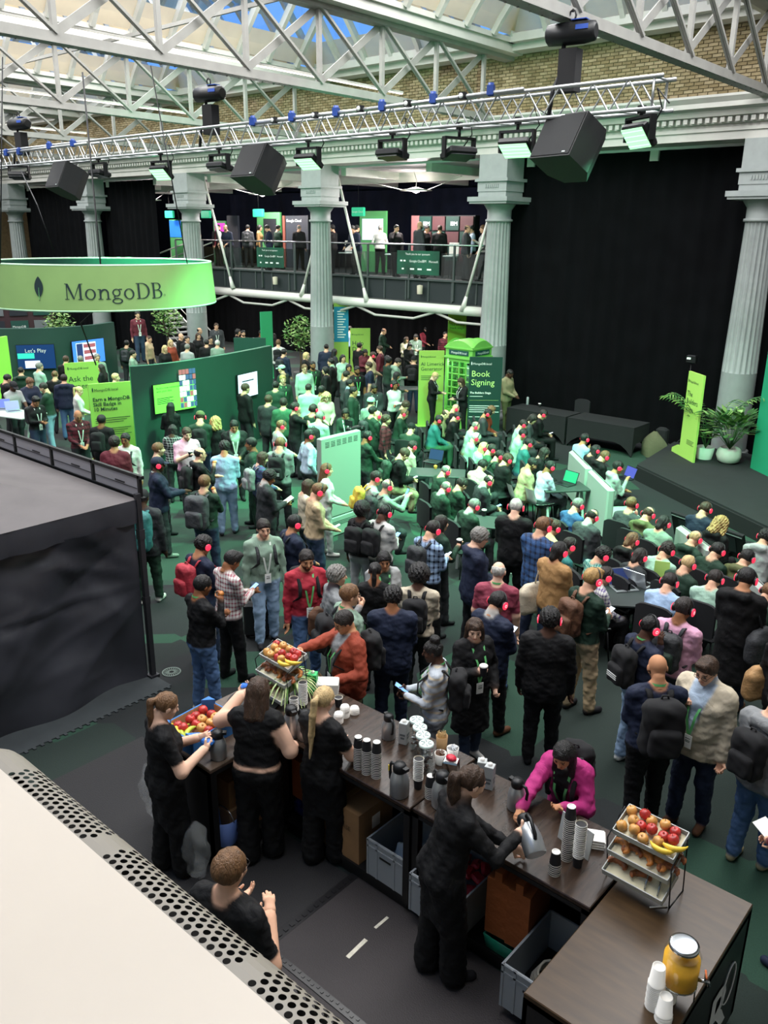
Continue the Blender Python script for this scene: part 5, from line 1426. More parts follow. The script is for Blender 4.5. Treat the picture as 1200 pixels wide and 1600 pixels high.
p = bt(704, 1210); t = thing('napkin_dispenser', 'chrome napkin dispenser on the bar', 'dispenser', p, .4); q = MB(); q.box((0, 0, .07), (.13, .10, .14), bevel=.01); q.build('body', mat('chrome', '#c6cac8', .12, metal=1.0), t); q = MB(); q.box((0, 0, .142), (.09, .07, .006)); q.build('napkins', CUPW, t)
p = p + Vector((0, 0, .145)); q = MB(); q.lathe([(.03, 0), (.05, .012), (.04, .03), (.015, .042), (0, .04)], 9, Matrix.Diagonal((1, .8, 1, 1))); tag(q.build('red_packet', mat('packet_red', '#c81f38', .4, bump=.6, bscale=40), None, p), 'crumpled red packet on the napkin dispenser', 'packet')
p = bt(895, 1326); q = MB(); q.box((0, 0, .11), (.30, .008, .22), T3(0, 0, 0, rx=-.15)); tag(q.build('table_sign', mat('grey_board', '#a6a9a8', .6), None, p, -.25), 'blank grey board standing behind the cup stacks', 'board')
p = bt(927, 1318); t = thing('napkin_pile', 'pile of white napkins beside the fruit stand', 'napkins', p, .5)
for i in range(7): q = MB(); q.box((.004 * (i % 3), .003 * (i % 2), .006 + i * .011), (.15, .13, .009), bevel=.003); q.build('napkin', CUPW, t)
p = bt(397, 1098); t = thing('round_tray', 'round black serving tray on the left counter', 'tray', p); q = MB(); q.lathe([(.24, 0), (.25, .005), (.255, .02), (.25, .022), (.24, .008), (0, .007)], 36); q.build('dish', mat('tray_black', '#1d1b1c', .6), t)
p = bt(384, 1122); q = MB(); q.box((0, 0, .004), (.17, .22, .006)); tag(q.build('paper_sheet', mat('yellow_paper', '#d9d56a', .7), None, p, .5), 'yellow and white leaflet beside the round tray', 'paper')
p = bt(489, 1080); t = thing('green_lit_carton', 'carton coloured as if lit green behind the spider plant', 'carton', p, .6); q = MB(); q.box((0, 0, .10), (.09, .09, .20), bevel=.004); q.build('body', mat('carton_lit_green', '#2fae62', .5), t); q = MB(); q.lathe([(.018, .2), (.018, .22)], 10); q.build('cap', CUPW, t)  # green light on this carton is put into its colour
p = bt(512, 1080); q = MB(); q.box((0, 0, .06), (.22, .16, .12), bevel=.01); tag(q.build('white_box', CUPW, None, p, .7), 'white box at the far edge behind the green lit carton', 'box')

# --- fruit
APR = mat('apple_red', '#b5322c', .35, noise=.5, nscale=18); APY = mat('apple_yellow_red', '#c8924e', .35, noise=.55, nscale=14)
q = MB(); q.lathe([(.006, .004), (.022, 0), (.036, .018), (.039, .038), (.032, .058), (.016, .068), (.005, .062), (0, .058)], 12, cap=False); APM = [q.mesh('apple', [APR]), q.mesh('apple', [APY])]
q = MB(); q.tube([(0, 0, .058), (.003, 0, .078)], .002, 4); STEM = q.mesh('stem', [mat('apple_stem', '#4a3320', .8)])
BAN = mat('banana_yellow', '#dcb93a', .5, noise=.2, nscale=10); BANG = mat('banana_green', '#a9b73a', .5, noise=.2, nscale=10)
def banana_mesh(m):
 q = MB(); pts = [(.095 * math.cos(a), .095 * math.sin(a), .018) for a in [R_(20 + 14 * i) for i in range(10)]]; q.tube(pts, [.005, .009, .016, .019, .02, .02, .019, .015, .008, .004], 7); return q.mesh('banana', [m])
BM1, BM2 = banana_mesh(BAN), banana_mesh(BANG)
PAS = [mat('croissant_brown', '#8a4c22', .5, noise=.45, nscale=25, bump=.4, bscale=60), mat('croissant_gold', '#b5702e', .5, noise=.4, nscale=25, bump=.4, bscale=60)]
def croissant(m):
 q = MB(); pts = [(.06 * math.cos(a), .045 * math.sin(a), .024) for a in [R_(-20 + 22 * i) for i in range(11)]]; q.tube(pts, [.006, .014, .022, .019, .027, .023, .027, .019, .022, .014, .006], 9); return q.mesh('croissant', [m])
CRO = [croissant(m) for m in PAS]
TRAYM = mat('tray_grey', '#aeb2ae', .5)
def fruit_stand(base, rz, labtop, where, zoff=(.40, .265, .13), L=.43, W=.24):
 t = thing('tiered_stand', labtop, 'stand', base, rz, 'three tier tray stands')
 M0 = Matrix.Translation(base) @ Matrix.Rotation(rz, 4, 'Z'); tilt = .32; spots = []
 for k, z in enumerate(zoff):
  M = T3(0, .05 * (1 - k), z, rx=tilt); q = MB(); q.box((0, 0, 0), (L, W, .006), M); q.box((0, -W / 2, .022), (L, .006, .05), M); q.box((0, W / 2, .022), (L, .006, .05), M); q.box((-L / 2, 0, .022), (.006, W, .05), M); q.box((L / 2, 0, .022), (.006, W, .05), M); q.build('tray', TRAYM, t)
  q = MB(); q.box((0, 0, .006), (L - .02, W - .02, .004), M); q.build('tray_liner', mat('tray_liner', '#d8cfae' if k != 2 else '#b8d8b8', .7), t)
  spots.append(M0 @ M)
 for sx in (-1, 1):
  q = MB(); x = sx * (L / 2 + .012); q.tube([(x, .16, 0), (x, .10, zoff[0] + .08), (x, -.12, zoff[0] - .04), (x, -.06, 0)], .005, 5); q.tube([(x, -.06, 0), (x, .16, 0)], .005, 5); q.build('wire_frame', BLK, t)
 rr = random.Random(hash(where) % 1000 if False else len(where))
 S = spots[0]
 for i in range(5):
  for j in range(3):
   if i < 4 or (j > 0 and i < 5):
    p = S @ Vector((-L / 2 + .05 + i * .078 + (j % 2) * .02, -W / 2 + .045 + j * .072, .012 + .03 * ((i + j) % 2) * .6)); o = obj('apple', APM[rr.randrange(2)], None, p, rr.random() * 6); o.rotation_euler = (rr.uniform(-.6, .6), rr.uniform(-.6, .6), rr.random() * 6); tag(o, 'red and yellow apple in the top tray of the ' + where, 'apple', 'apples in the ' + where); obj('stem', STEM, o)
 for i in range(2):
  o = obj('banana', BM1, None, S @ Vector((L / 2 - .10 + i * .04, -.03 + .05 * i, .02)), rz + 3.4 + i * .3); tag(o, 'ripe banana lying at the end of the ' + where, 'banana', 'bananas in the ' + where)
 S = spots[1]
 for i in range(5):
  for j in range(2):
   o = obj('croissant', CRO[rr.randrange(2)], None, S @ Vector((-L / 2 + .06 + i * .085, -.055 + j * .1, .012)), rz + rr.uniform(-.5, .5)); o.rotation_euler[0] = .3; tag(o, 'glazed pastry in the middle tray of the ' + where, 'pastry', 'pastries in the ' + where)
 S = spots[2]
 for i in range(3):
  o = obj('croissant', CRO[i % 2], None, S @ Vector((-L / 2 + .06 + i * .09, -.04 + (i % 2) * .08, .012)), rz + rr.uniform(-.5, .5)); tag(o, 'brown cookie bun in the bottom tray of the ' + where, 'pastry', 'buns in the ' + where)
 if 'right' in where:
  for i in range(2):
   p = S @ Vector((.06 + i * .09, 0, .02)); o = MB().tube([(-.05, .09, 0), (.0, .0, .004), (.02, -.09, 0)], .006, 5).tube([(-.03, .09, .004), (.0, .0, .02), (.02, -.09, .004)], .006, 5).build('tongs', STEEL, None, p, rz); o.rotation_euler[0] = .3; tag(o, 'steel tongs in the bottom tray of the ' + where, 'tongs', 'tongs in the right fruit stand')
pR = bt(1000, 1395); fruit_stand(Vector((pR.x - .02, pR.y + .06, BZ)), -.02, 'three tier tray stand with apples on the right counter', 'right fruit stand')
pL = bt(437, 1092); fruit_stand(Vector((pL.x, pL.y + .02, BZ)), -.05, 'three tier tray stand with bananas on the left counter', 'left fruit stand', zoff=(.42, .27, .12))
q = MB(); p = bt(1029, 1418); q.tube([(-.06, -.015, .006), (.06, .015, .006)], .005, 6); tag(q.build('paper_straw', CUPW, None, p, .55), 'white paper stick lying on the right counter', 'straw')
# blue crate
p = bt(303, 1150); rzc = R_(20)
t = thing('fruit_crate', 'blue cardboard crate of apples and bananas on the left counter', 'crate', Vector((-5.42, 3.78, BZ)), R_(3)); BLUC = mat('blue_card', '#2f6fb0', .7); INC = mat('crate_inside', '#b58d62', .8)
CW, CL = .40, .52
for (c, d) in (((0, -CL / 2, .075), (CW, .012, .15)), ((0, CL / 2, .075), (CW, .012, .15)), ((-CW / 2, 0, .075), (.012, CL, .15)), ((CW / 2, 0, .075), (.012, CL, .15))):
 q = MB(); q.box(c, d); q.build('side', BLUC, t); q = MB(); q.box((c[0] * .965, c[1] * .97, c[2]), (d[0] * .9 if d[0] > .1 else .004, d[1] * .9 if d[1] > .1 else .004, .14)); q.build('inner_lining', INC, t)
q = MB(); q.box((0, 0, .02), (CW - .02, CL - .02, .01)); q.build('bottom', INC, t)
for sx in (-1, 1):
 for sy in (-1, 1): q = MB(); q.prism([(0, 0), (-sx * .09, 0), (0, -sy * .09)], .0, .19, Matrix.Translation((sx * CW / 2, sy * CL / 2, 0))); q.build('corner_post', BLUC, t)
rr = random.Random(4)
for i in range(4):
 for j in range(4):
  if j == 0 and i > 1: continue
  p = t.matrix_basis @ Vector((-CW / 2 + .075 + i * .083, -CL / 2 + .12 + j * .095, .07 + .02 * ((i + j) % 2))); o = obj('apple', APM[rr.randrange(2)], None, p); o.rotation_euler = (rr.uniform(-.6, .6), rr.uniform(-.6, .6), rr.random() * 6); o.scale = (1.15,) * 3; tag(o, 'red apple in the blue cardboard crate', 'apple', 'apples in the blue crate'); obj('stem', STEM, o)
for i in range(4):
 o = obj('banana', BM2 if i < 2 else BM1, None, t.matrix_basis @ Vector((.10 - i * .07, -CL / 2 + .16, .085)), 2.3 + i * .25); o.scale = (1.2,) * 3; tag(o, 'greenish banana at the near end of the blue crate', 'banana', 'bananas in the blue crate')
# juice dispenser
p = bt(1056, 1560); t = thing('juice_dispenser', 'glass juice dispenser with steel lid and tap', 'dispenser', p, 0)
q = MB(); q.lathe([(.085, .13), (.105, .14), (.105, .34), (.09, .375), (.075, .385)], 28); q.build('glass', pane_mat('juice_glass', (.95, .95, .9), .12), t)
q = MB(); q.lathe([(.08, .136), (.101, .145), (.101, .315), (0, .318)], 28); q.build('orange_juice', mat('juice', '#f2b634', .35, noise=.12, nscale=12), t)
q = MB(); q.lathe([(.08, .383), (.084, .387), (.084, .408), (.07, .412), (0, .413)], 28); q.build('lid', mat('spun_steel', '#c9ccce', .22, metal=1.0), t)
for a in (.5, 2.6, 4.7): q = MB(); q.tube([(.095 * math.cos(a), .095 * math.sin(a), .14), (.10 * math.cos(a), .10 * math.sin(a), 0)], .005, 5); q.build('stand_leg', STEEL, t)
q = MB(); q.tube([(.1 * math.cos(a), .1 * math.sin(a), .135) for a in [i * .4189 for i in range(15)]], .005, 5, close=True); q.build('stand_ring', STEEL, t)
M = T3(0, 0, .175, rz=R_(25)); q = MB(); q.tube([M @ Vector((.10, 0, 0)), M @ Vector((.16, 0, 0)), M @ Vector((.165, 0, -.03))], .011, 8); q.tube([M @ Vector((.14, 0, .01)), M @ Vector((.14, 0, .05))], .008, 6); q.build('tap', STEEL, t); q = MB(); q.tube([M @ Vector((.14, -.03, .05)), M @ Vector((.14, .03, .05))], .006, 6); q.build('tap_lever', mat('tap_orange', '#c8693a', .5), t)
# spider plant
def strap_plant(p, label, n, L, w, m, m2, pot, seed, up=.5, rise=.06):
 t = thing('spider_plant', label, 'plant', p); rr = random.Random(seed)
 pot(t)
 for i in range(n):
  a = i * 2.399 + rr.uniform(-.2, .2); l = L * rr.uniform(.6, 1.1); u = up * rr.uniform(.5, 1.4); P = []
  for k in range(7):
   s = k / 6; r = l * s * (1 - .1 * s); z = rise + .10 + u * l * (2.2 * s - 2.6 * s * s); ww = w * (1 - .85 * s) + .0008; c, d = math.cos(a), math.sin(a); P.append([(r * c - d * ww, r * d + c * ww, z), (r * c, r * d, z + .004), (r * c + d * ww, r * d - c * ww, z)])
  q = MB(); q.grid(P); q.build('leaf', m if i % 3 else m2, t)
 return t
def pot_small(t): q = MB(); q.lathe([(.06, 0), (.085, .12), (.08, .12), (.07, .10), (0, .10)], 18); q.build('pot', mat('pot_grey', '#5d6460', .7), t)
strap_plant(bt(455, 1090), 'spider plant with striped leaves on the left counter', 70, .36, .015, mat('striped_leaf', '#b9c98a', .5, noise=.3, nscale=20), mat('green_leaf', '#5d8a3c', .5), pot_small, 2)

# --- under the bar
GCR = mat('grey_plastic', '#8d9296', .5);
def crate(lo, hi, label):
 x0, y0, z0 = lo; x1, y1, z1 = hi; t = thing('storage_crate', label, 'crate', ((x0 + x1) / 2, (y0 + y1) / 2, z0), 0, 'grey storage crates under the bar'); w, d, h = x1 - x0, y1 - y0, z1 - z0
 q = MB(); q.b2((-w / 2, -d / 2, 0), (w / 2, d / 2, .015)); q.build('bottom', GCR, t)
 for c, s in (((0, -d / 2, h / 2), (w, .015, h)), ((0, d / 2, h / 2), (w, .015, h)), ((-w / 2, 0, h / 2), (.015, d, h)), ((w / 2, 0, h / 2), (.015, d, h))): q = MB(); q.box(c, s); q.build('side', GCR, t)
 for z in (h - .012, h - .07): q = MB(); q.b2((-w / 2 - .012, -d / 2 - .012, z - .008), (w / 2 + .012, -d / 2, z + .008)); q.b2((-w / 2 - .012, -d / 2, z - .008), (-w / 2, d / 2, z + .008)); q.build('rim', GCR, t)
 for x in (-w / 2, -w / 2 + .1, w / 2 - .1, w / 2): q = MB(); q.b2((x - .01, -d / 2 - .012, 0), (x + .01, -d / 2, h)); q.build('rib', GCR, t)
 q = MB(); q.b2((-.06, -d / 2 - .014, h - .13), (.06, -d / 2 - .007, h - .115)); q.build('hand_slot', BLK, t)
 return t
SH = .14
crate((-3.86, 4.27, SH), (-3.47, 4.86, SH + .36), 'grey crate left of the counter joint'); crate((-3.34, 4.20, SH), (-2.86, 4.82, SH + .36), 'grey crate filled with red packets'); crate((-2.32, 3.98, .1), (-1.86, 4.62, .48), 'grey crate with cables beside the right counter')
RP = [mat('red_foil', '#a81f2c', .35, metal=.2, bump=.5, bscale=30), mat('red_foil_dark', '#6e1620', .4, bump=.5, bscale=30), mat('teal_foil', '#24505e', .4)]
for i in range(16):
 rr = random.Random(i); q = MB(); q.box((0, 0, 0), (.13, .09, .05), T3(0, 0, 0, rx=rr.uniform(-.5, .5), ry=rr.uniform(-.5, .5)), bevel=.018); o = q.build('snack_packet', RP[0 if i % 4 else 1] if i > 3 else RP[2], None, (-3.25 + (i % 4) * .1, 4.35 + (i // 4 % 4) * .11, SH + .22 + .07 * (i // 8)), rr.random() * 3); tag(o, 'crinkled red snack packet in the grey crate' if i > 3 else 'teal snack packet in the corner of the crate', 'packet', 'red snack packets' if i > 3 else 'teal snack packets')
q = MB()
for k in range(5): q.tube([(.13 * math.cos(a) * (1 - .1 * k), .1 * math.sin(a), .04 + .025 * k + .01 * math.sin(3 * a)) for a in [i * .45 for i in range(14)]], .012, 5, close=True)
tag(q.build('cable_coil', mat('cable_grey', '#8f8b80', .6), None, (-2.1, 4.25, .2)), 'coil of pale cable in a grey crate', 'cable')
q = MB(); q.box((0, 0, 0), (.2, .16, .1), T3(0, 0, .1, rx=.4, rz=.5), bevel=.02); tag(q.build('white_bag', CUPW, None, (-3.62, 4.5, SH + .08)), 'crumpled white bag in the left grey crate', 'bag')
CARD = mat('cardboard', '#8d6a45', .85, noise=.12, nscale=5)
def cbox(lo, hi, label, m=None, rz=0):
 t = thing('cardboard_box', label, 'box', ((lo[0] + hi[0]) / 2, (lo[1] + hi[1]) / 2, lo[2]), rz); w, d, h = hi[0] - lo[0], hi[1] - lo[1], hi[2] - lo[2]; q = MB(); q.box((0, 0, h / 2), (w, d, h)); q.build('carton', m or CARD, t)
 q = MB(); q.b2((-.03, -d / 2 - .002, h * .6), (.03, d / 2, h + .002)); q.build('tape', mat('tape_tan', '#a98a5c', .4), t); q = MB(); q.b2((w / 2, -.05, h * .55), (w / 2 + .002, .05, h * .8)); q.build('paper_label', CUPW, t)
 return t
t = cbox((-4.50, 4.28, SH), (-3.98, 4.72, SH + .50), 'large cardboard box under the three cup stacks'); lettering('OUTCASE', .06, mat('box_print', '#4a3622', .8), t, Matrix.Translation((-.1, -.226, .3)) @ Matrix.Rotation(math.pi / 2, 4, 'X'))
cbox((-5.50, 3.75, SH), (-5.05, 4.2, SH + .28), 'lower cardboard box under the left counter'); cbox((-5.50, 3.78, SH + .28), (-5.08, 4.2, SH + .56), 'upper cardboard box under the left counter')
cbox((-4.88, 4.35, SH + .22), (-4.60, 4.8, SH + .62), 'orange brown box behind the blond barista', mat('orange_card', '#a2592c', .8)); q = MB(); q.box((0, 0, .11), (.34, .4, .22), bevel=.05); tag(q.build('blue_snack_bag', mat('purple_foil', '#20286a', .35, noise=.8, nscale=14, bump=.6, bscale=20), None, (-4.72, 4.55, SH)), 'dark blue foil bag under the orange box', 'bag')
PB = mat('brown_paper', '#9a5326', .8, bump=.5, bscale=12)
for x, lab in ((-2.62, 'brown paper sack under the right bar counter'), (-2.44, 'second brown paper sack beside the grey crate')):
 t = thing('paper_sack', lab, 'sack', (x, 4.5, SH + .15), .1); q = MB(); q.prism([(-.09, -.2), (.09, -.2), (.08, .2), (-.08, .2)], 0, .5); q.build('body', PB, t); q = MB(); q.prism([(-.03, -.2), (.03, -.2), (.03, .2), (-.03, .2)], .5, .58); q.build('folded_top', PB, t)
q = MB(); q.lathe([(.17, 0), (.2, .13), (.19, .13), (.16, .02)], 4, Matrix.Rotation(math.pi / 4, 4, 'Z')); tag(q.build('green_tub', mat('green_plastic', '#12705a', .45), None, (-2.55, 4.42, SH)), 'green plastic tub below the paper sacks', 'tub')
t = thing('blue_bucket', 'blue plastic bucket under the left counter', 'bucket', (-5.08, 3.72, .14)); q = MB(); q.lathe([(.10, 0), (.13, .26), (.125, .26), (.095, .02), (0, .015)], 24); q.build('pail', mat('bucket_blue', '#5d76b4', .5), t); q = MB(); q.tube([(.13 * math.cos(a), .0, .25 + .1 * math.sin(a)) for a in [math.pi * i / 8 for i in range(9)]], .005, 5); q.build('bail', STEEL, t)
CLEAR = mat('clear_polythene', '#e4e8e8', .12, alpha=.15, bump=1.0, bscale=9, spec=.9)
def crumple(name, loc, size, label, seed):
 rr = random.Random(seed); q = MB(); n = 14; P = []
 for i in range(n):
  row = []
  for j in range(n):
   u, v = i / (n - 1) - .5, j / (n - 1) * 2 * math.pi; r = .5 * (1 - (2 * u) ** 4) + .02; k = 1 + .35 * math.sin(3 * v + 5 * u + seed) * math.sin(7 * u + seed) + rr.uniform(-.1, .1); row.append((size[0] * r * k * math.cos(v), size[1] * r * k * math.sin(v), size[2] * (u + .5)))
  row[-1] = row[0]; P.append(row)
 q.grid(P); return tag(q.build(name, CLEAR, None, loc), label, 'bag')
crumple('plastic_bag', (-5.75, 3.62, 0), (.45, .4, .85), 'clear plastic sack behind the blond barista', 1); crumple('plastic_bag', (-5.0, 3.36, 0), (.2, .2, .6), 'clear plastic wrapping beside the left counter leg', 4)

# --- floor behind the bar
MATM = mat('rubber_tread', '#2d2829', .7, noise=.12, nscale=2, bump=.35, bscale=90)
q = MB(); q.b2((-4.02, 1.6, 0), (-1.7, 4.28, .012)); t = tag(q.build('rubber_mat', MATM), 'brown black rubber mat behind the bar', 'mat')
q = MB()
for i in range(38): q.box((-4.02 + .0, 1.7 + i * .068, .016), (.035, .03, .012))
q.b2((-4.06, 1.6, 0), (-3.98, 4.28, .014)); q.build('studded_edge', mat('stud_edge', '#1c1b1d', .35), t)
q = MB(); q.b2((-4.02, 3.22, .012), (-1.7, 3.28, .02))
for i in range(46): q.box((-3.99 + i * .05, 3.25 + .012 * (i % 2), .022), (.02, .02, .006))
q.build('studded_joint', mat('stud_edge', '#1c1b1d'), t)
q = MB(); q.b2((-7.2, 1.6, 0), (-4.06, 4.24, .010)); tag(q.build('dark_mat', mat('dark_rubber', '#1a191b', .75, bump=.35, bscale=90)), 'darker rubber mat where the baristas stand', 'mat')
TAPE = mat('white_tape', '#cfc9b8', .6, noise=.15, nscale=30)
q = MB(); a, b_ = at(543, 1496, .014), at(572, 1468, .014); q.bar(a, b_, .035, .003); tag(q.build('floor_tape', TAPE), 'longer white tape strip on the rubber mat', 'tape')
q = MB(); a, b_ = at(586, 1450, .014), at(606, 1433, .014); q.bar(a, b_, .025, .003); tag(q.build('floor_tape', TAPE), 'shorter white tape strip on the rubber mat', 'tape')
p = at(268, 1050, .004); t = thing('floor_vent', 'round metal grille set in the carpet by the tent', 'vent', p); q = MB(); q.lathe([(.12, 0), (.12, .006), (.105, .006), (.105, 0)], 24, cap=False); q.build('ring', mat('vent_metal', '#6d7a73', .5, metal=.5), t)
for i in range(20): a = i * math.pi / 10; q = MB(); q.bar((.03 * math.cos(a), .03 * math.sin(a), .003), (.105 * math.cos(a), .105 * math.sin(a), .003), .008, .004); q.build('spoke', mat('vent_metal', '#6d7a73'), t)

# ================================================================== near balcony ledge with perforated edge
LZ = 4.42
LW = mat('ledge_white', '#d2c6b6', .45, noise=.03, nscale=3); LP = mat('ledge_perforated_metal', '#8d867a', .5); HOLE = mat('ledge_dark_inside', '#1a1714', .9)
E0 = at(160, 1190, LZ).y; I0 = at(250, 1400, LZ).y
led = thing('balcony_ledge', 'white balcony ledge with a perforated metal edge in the foreground', 'ledge')
RAD = .076; I0 = .487; E0 = I0 + RAD
XE = -1.34
def strip_pt(u, x):
 """u 0..1 round the quarter bend from the crease to the outer edge"""
 a = u * math.pi / 2; return (x, I0 + RAD * math.sin(a), LZ - RAD * (1 - math.cos(a)))
q = MB(); q.b2((XE - .02, -.25, LZ - .02), (.6, I0, LZ)); q.add([(XE - .02, -.25, LZ - .02), (XE - .02, -.25, LZ - 1.0), (XE - .02, I0, LZ - 1.0), (XE - .02, I0, LZ - .02)], [(0, 1, 2, 3)]); q.build('top_panel', LW, led)
holes = MB(); npt = 16
du = .118; rows = 8; pit = .0165
hr = .0054
def cellpatch(m, uc, xc, pu, px_, hole):
 """one cell of the perforated sheet with a round hole"""
 half_u, half_x = pu / 2, px_ / 2; arc = RAD * math.pi / 2
 outer = []; inner = []
 for k in range(npt):
  a = 2 * math.pi * k / npt; c, s = math.cos(a), math.sin(a); sc = 1 / max(abs(c), abs(s))
  outer.append(strip_pt(min(1, max(0, uc + s * sc * half_u)), xc + c * sc * half_x)); inner.append(strip_pt(min(1, max(0, uc + s * hr / arc)), xc + c * hr))
 if hole: m.add(outer + inner, [(k, (k + 1) % npt, npt + (k + 1) % npt, npt + k) for k in range(npt)], smooth=True)
 else: m.add(outer, [tuple(range(npt))], smooth=True)
sheet = MB(); nu = 9; pu = 1.0 / nu; nx = int((.6 - XE) / pit)
for i in range(nx):
 xg = XE + .0 + i * pit + pit / 2
 ph = (xg + 1.0 + .17) % .34 - .17
 for j in range(nu):
  uc = pu * (j + .5); sx = (pit / 2) * (1 if j % 2 else 0)
  solid = abs(ph) < .021 or xg < XE + .07
  cellpatch(sheet, uc, xg + sx, pu, pit, not solid)
sheet.build('perforated_edge', LP, led)['kind'] = 'stuff'
q = MB(); q.grid([[strip_pt(u / 8, XE - .01) for u in range(9)], [strip_pt(u / 8, XE + .02) for u in range(9)]]); q.build('end_strip', LP, led)
q = MB(); P = []
for k in range(9):
 ph = k / 8 * math.pi / 2; P.append([(XE - .01 - RAD * math.sin(a) * math.sin(ph), I0 + RAD * math.sin(a) * math.cos(ph), LZ - RAD * (1 - math.cos(a))) for a in [u / 6 * math.pi / 2 for u in range(7)]])
q.grid(P); q.build('rounded_corner', LP, led)
q = MB(); q.grid([[(XE - .01 - RAD * math.sin(a), y, LZ - RAD * (1 - math.cos(a))) for a in [u / 6 * math.pi / 2 for u in range(7)]] for y in (I0, -.25)]); q.build('end_bend', LP, led)
q = MB(); q.prism([(XE - .01, .45), (.6, .45), (.6, .535), (XE - .01, .535)], LZ - .9, LZ - .06); q.build('inner_box', HOLE, led)
q = MB(); q.grid([[strip_pt(1, x) for x in (XE, -.97, -.76, -.57, -.2, .6)], [Vector(strip_pt(1, x)) - Vector((0, 0, .9)) for x in (XE, -.97, -.76, -.57, -.2, .6)]]); q.build('front_sheet', LP, led)

# ================================================================== black gazebo
TENT = mat('tent_fabric', '#34353b', .36, noise=.2, nscale=2, bump=.5, bscale=2.2); TENTR = mat('tent_roof', '#514c4c', .7, noise=.15, nscale=2, bump=.25, bscale=2.5); TFR = mat('tent_frame', '#3a3a3e', .4, metal=.5)
CX, CY = -8.24, 5.08; BX, BY = -12.4, 1.0
tn = thing('gazebo_tent', 'black pop up gazebo with closed fabric side', 'tent', (0, 0, 0))
apex = Vector(((CX + BX) / 2, (CY + BY) / 2, 3.05))
cor = [Vector((CX, CY, 2.33)), Vector((CX, BY, 2.33)), Vector((BX, BY, 2.33)), Vector((BX, CY, 2.33))]
for i in range(4):
 a, b_ = cor[i], cor[(i + 1) % 4]; P = []
 for k in range(9):
  e = a.lerp(b_, k / 8); e = Vector((e.x, e.y, e.z - .0)); P.append([e.lerp(apex, s) - Vector((0, 0, .22 * math.sin(math.pi * min(1, s * 1.0)) * .8)) for s in [j / 8 for j in range(9)]])
 q = MB(); q.grid(P); q.build('roof_panel', TENTR, tn)
 P = []
 for k in range(25):
  e = a.lerp(b_, k / 24); w = .012 * math.sin(k * 1.9); P.append([(e.x + w, e.y + w, 2.33), (e.x + w * 2 + .01, e.y + w, 2.2), (e.x + w * 3, e.y, 2.05)])
 q = MB(); q.grid(P); q.build('valance', TENT, tn)
rr = random.Random(9)
P = []
CRS = []
for i in range(26):
 a0 = rr.uniform(0, 3.4), rr.uniform(0, 2.0); th = rr.uniform(-.5, .5) + (.5 if i % 2 else -.4); CRS.append((a0, th, rr.uniform(.4, 1.4), rr.choice((-1, 1)) * rr.uniform(.012, .03)))
for i in range(5): CRS.append(((0.05, 1.1 + .1 * i), -.7 + .35 * i, 1.3, .03))
def crease(u, z):
 w = 0
 for (a0, th, L, h) in CRS:
  du, dz = u - a0[0], z - a0[1]; s = du * math.cos(th) + dz * math.sin(th); n = -du * math.sin(th) + dz * math.cos(th)
  if -.2 < s < L + .2: w += h * math.exp(-abs(n) / .05) * min(1, max(0, (s + .2) / .2)) * min(1, max(0, (L + .2 - s) / .3))
 return w
for j in range(70):
 row = []; y = CY - .06 - (CY - BY) * j / 69
 for k in range(46):
  z = 2.08 * (1 - k / 45)
  w = .06 * math.sin(y * 2.2 + z * 1.3) + .05 * math.sin(y * 5 - z * 4 + 1) + .03 * math.sin((CY - y) * 3 + (2 - z) * 6) * math.exp(-(CY - y) * .8) + .008 * math.sin(z * 11 + y * 2) + crease(CY - y, z)
  row.append((CX + .0 + w * min(1, (CY - y) * 2.5) - .02 - .05 * (CY - y) * (1 - z / 2.1) * .6, y, z))
 P.append(row)
q = MB(); q.grid(P); q.build('side_wall', TENT, tn)
q = MB(); q.grid([[(x, CY - .02 + .02 * math.sin(x * 4), z) for x in [CX - .05 - .4 * k for k in range(11)]] for z in (2.08, 1.0, 0)]); q.build('side_wall', TENT, tn)
for c in cor:
 q = MB(); q.box((c.x, c.y, 1.2), (.06, .06, 2.4)); q.box((c.x, c.y, .02), (.12, .12, .04)); q.box((c.x, c.y, 1.9), (.075, .075, .12)); q.box((c.x, c.y, 1.05), (.07, .07, .1)); q.build('leg', TFR, tn)
# frame of white panels standing along the far eave
t = thing('panel_frame', 'black framed row of pale panels along the far tent eave', 'barrier')
WP = mat('pale_panel', '#a19da0', .7)
for k in range(4):
 x0 = CX - .04 - k * 1.02; q = MB(); q.b2((x0 - .96, CY + .06, 2.34), (x0 - .04, CY + .075, 2.56)); pnl = q.build('pale_panel', WP, t); q = MB(); q.b2((x0 - .5, CY + .05, 2.45), (x0 - .3, CY + .058, 2.465)); q.b2((x0 - .96, CY + .052, 2.43), (x0 - .04, CY + .058, 2.436)); q.build('latch', BLK, pnl)
 q = MB(); q.b2((x0 - .02, CY + .05, 2.3), (x0 + .02, CY + .09, 2.6)); q.build('post', BLK, t)
q = MB(); q.b2((CX - 4.2, CY + .05, 2.56), (CX + .03, CY + .09, 2.6)); q.build('top_rail', BLK, t)
q = MB(); q.b2((CX - 4.2, CY + .04, 2.30), (CX + .03, CY + .1, 2.34)); q.build('bottom_rail', BLK, t)
# interlocking floor mat under the tent side
MATG = mat('foam_mat', '#33383a', .9, noise=.1, nscale=6)
pts = [(CX - .3, CY + .02), (CX + .38, CY + .02)]; y = CY + .02; poly = [(CX - .6, CY + .02), (CX + .36, CY + .02)]
k = 0
while y > 1.2:
 poly += [(CX + .36, y - .03), (CX + .40, y - .035), (CX + .40, y - .065), (CX + .36, y - .07)]; y -= .09
poly += [(CX + .36, 1.2), (CX - .6, 1.2)]
q = MB(); q.prism(poly, 0, .014); tag(q.build('foam_mat', MATG), 'dark interlocking foam mat under the tent edge', 'mat')

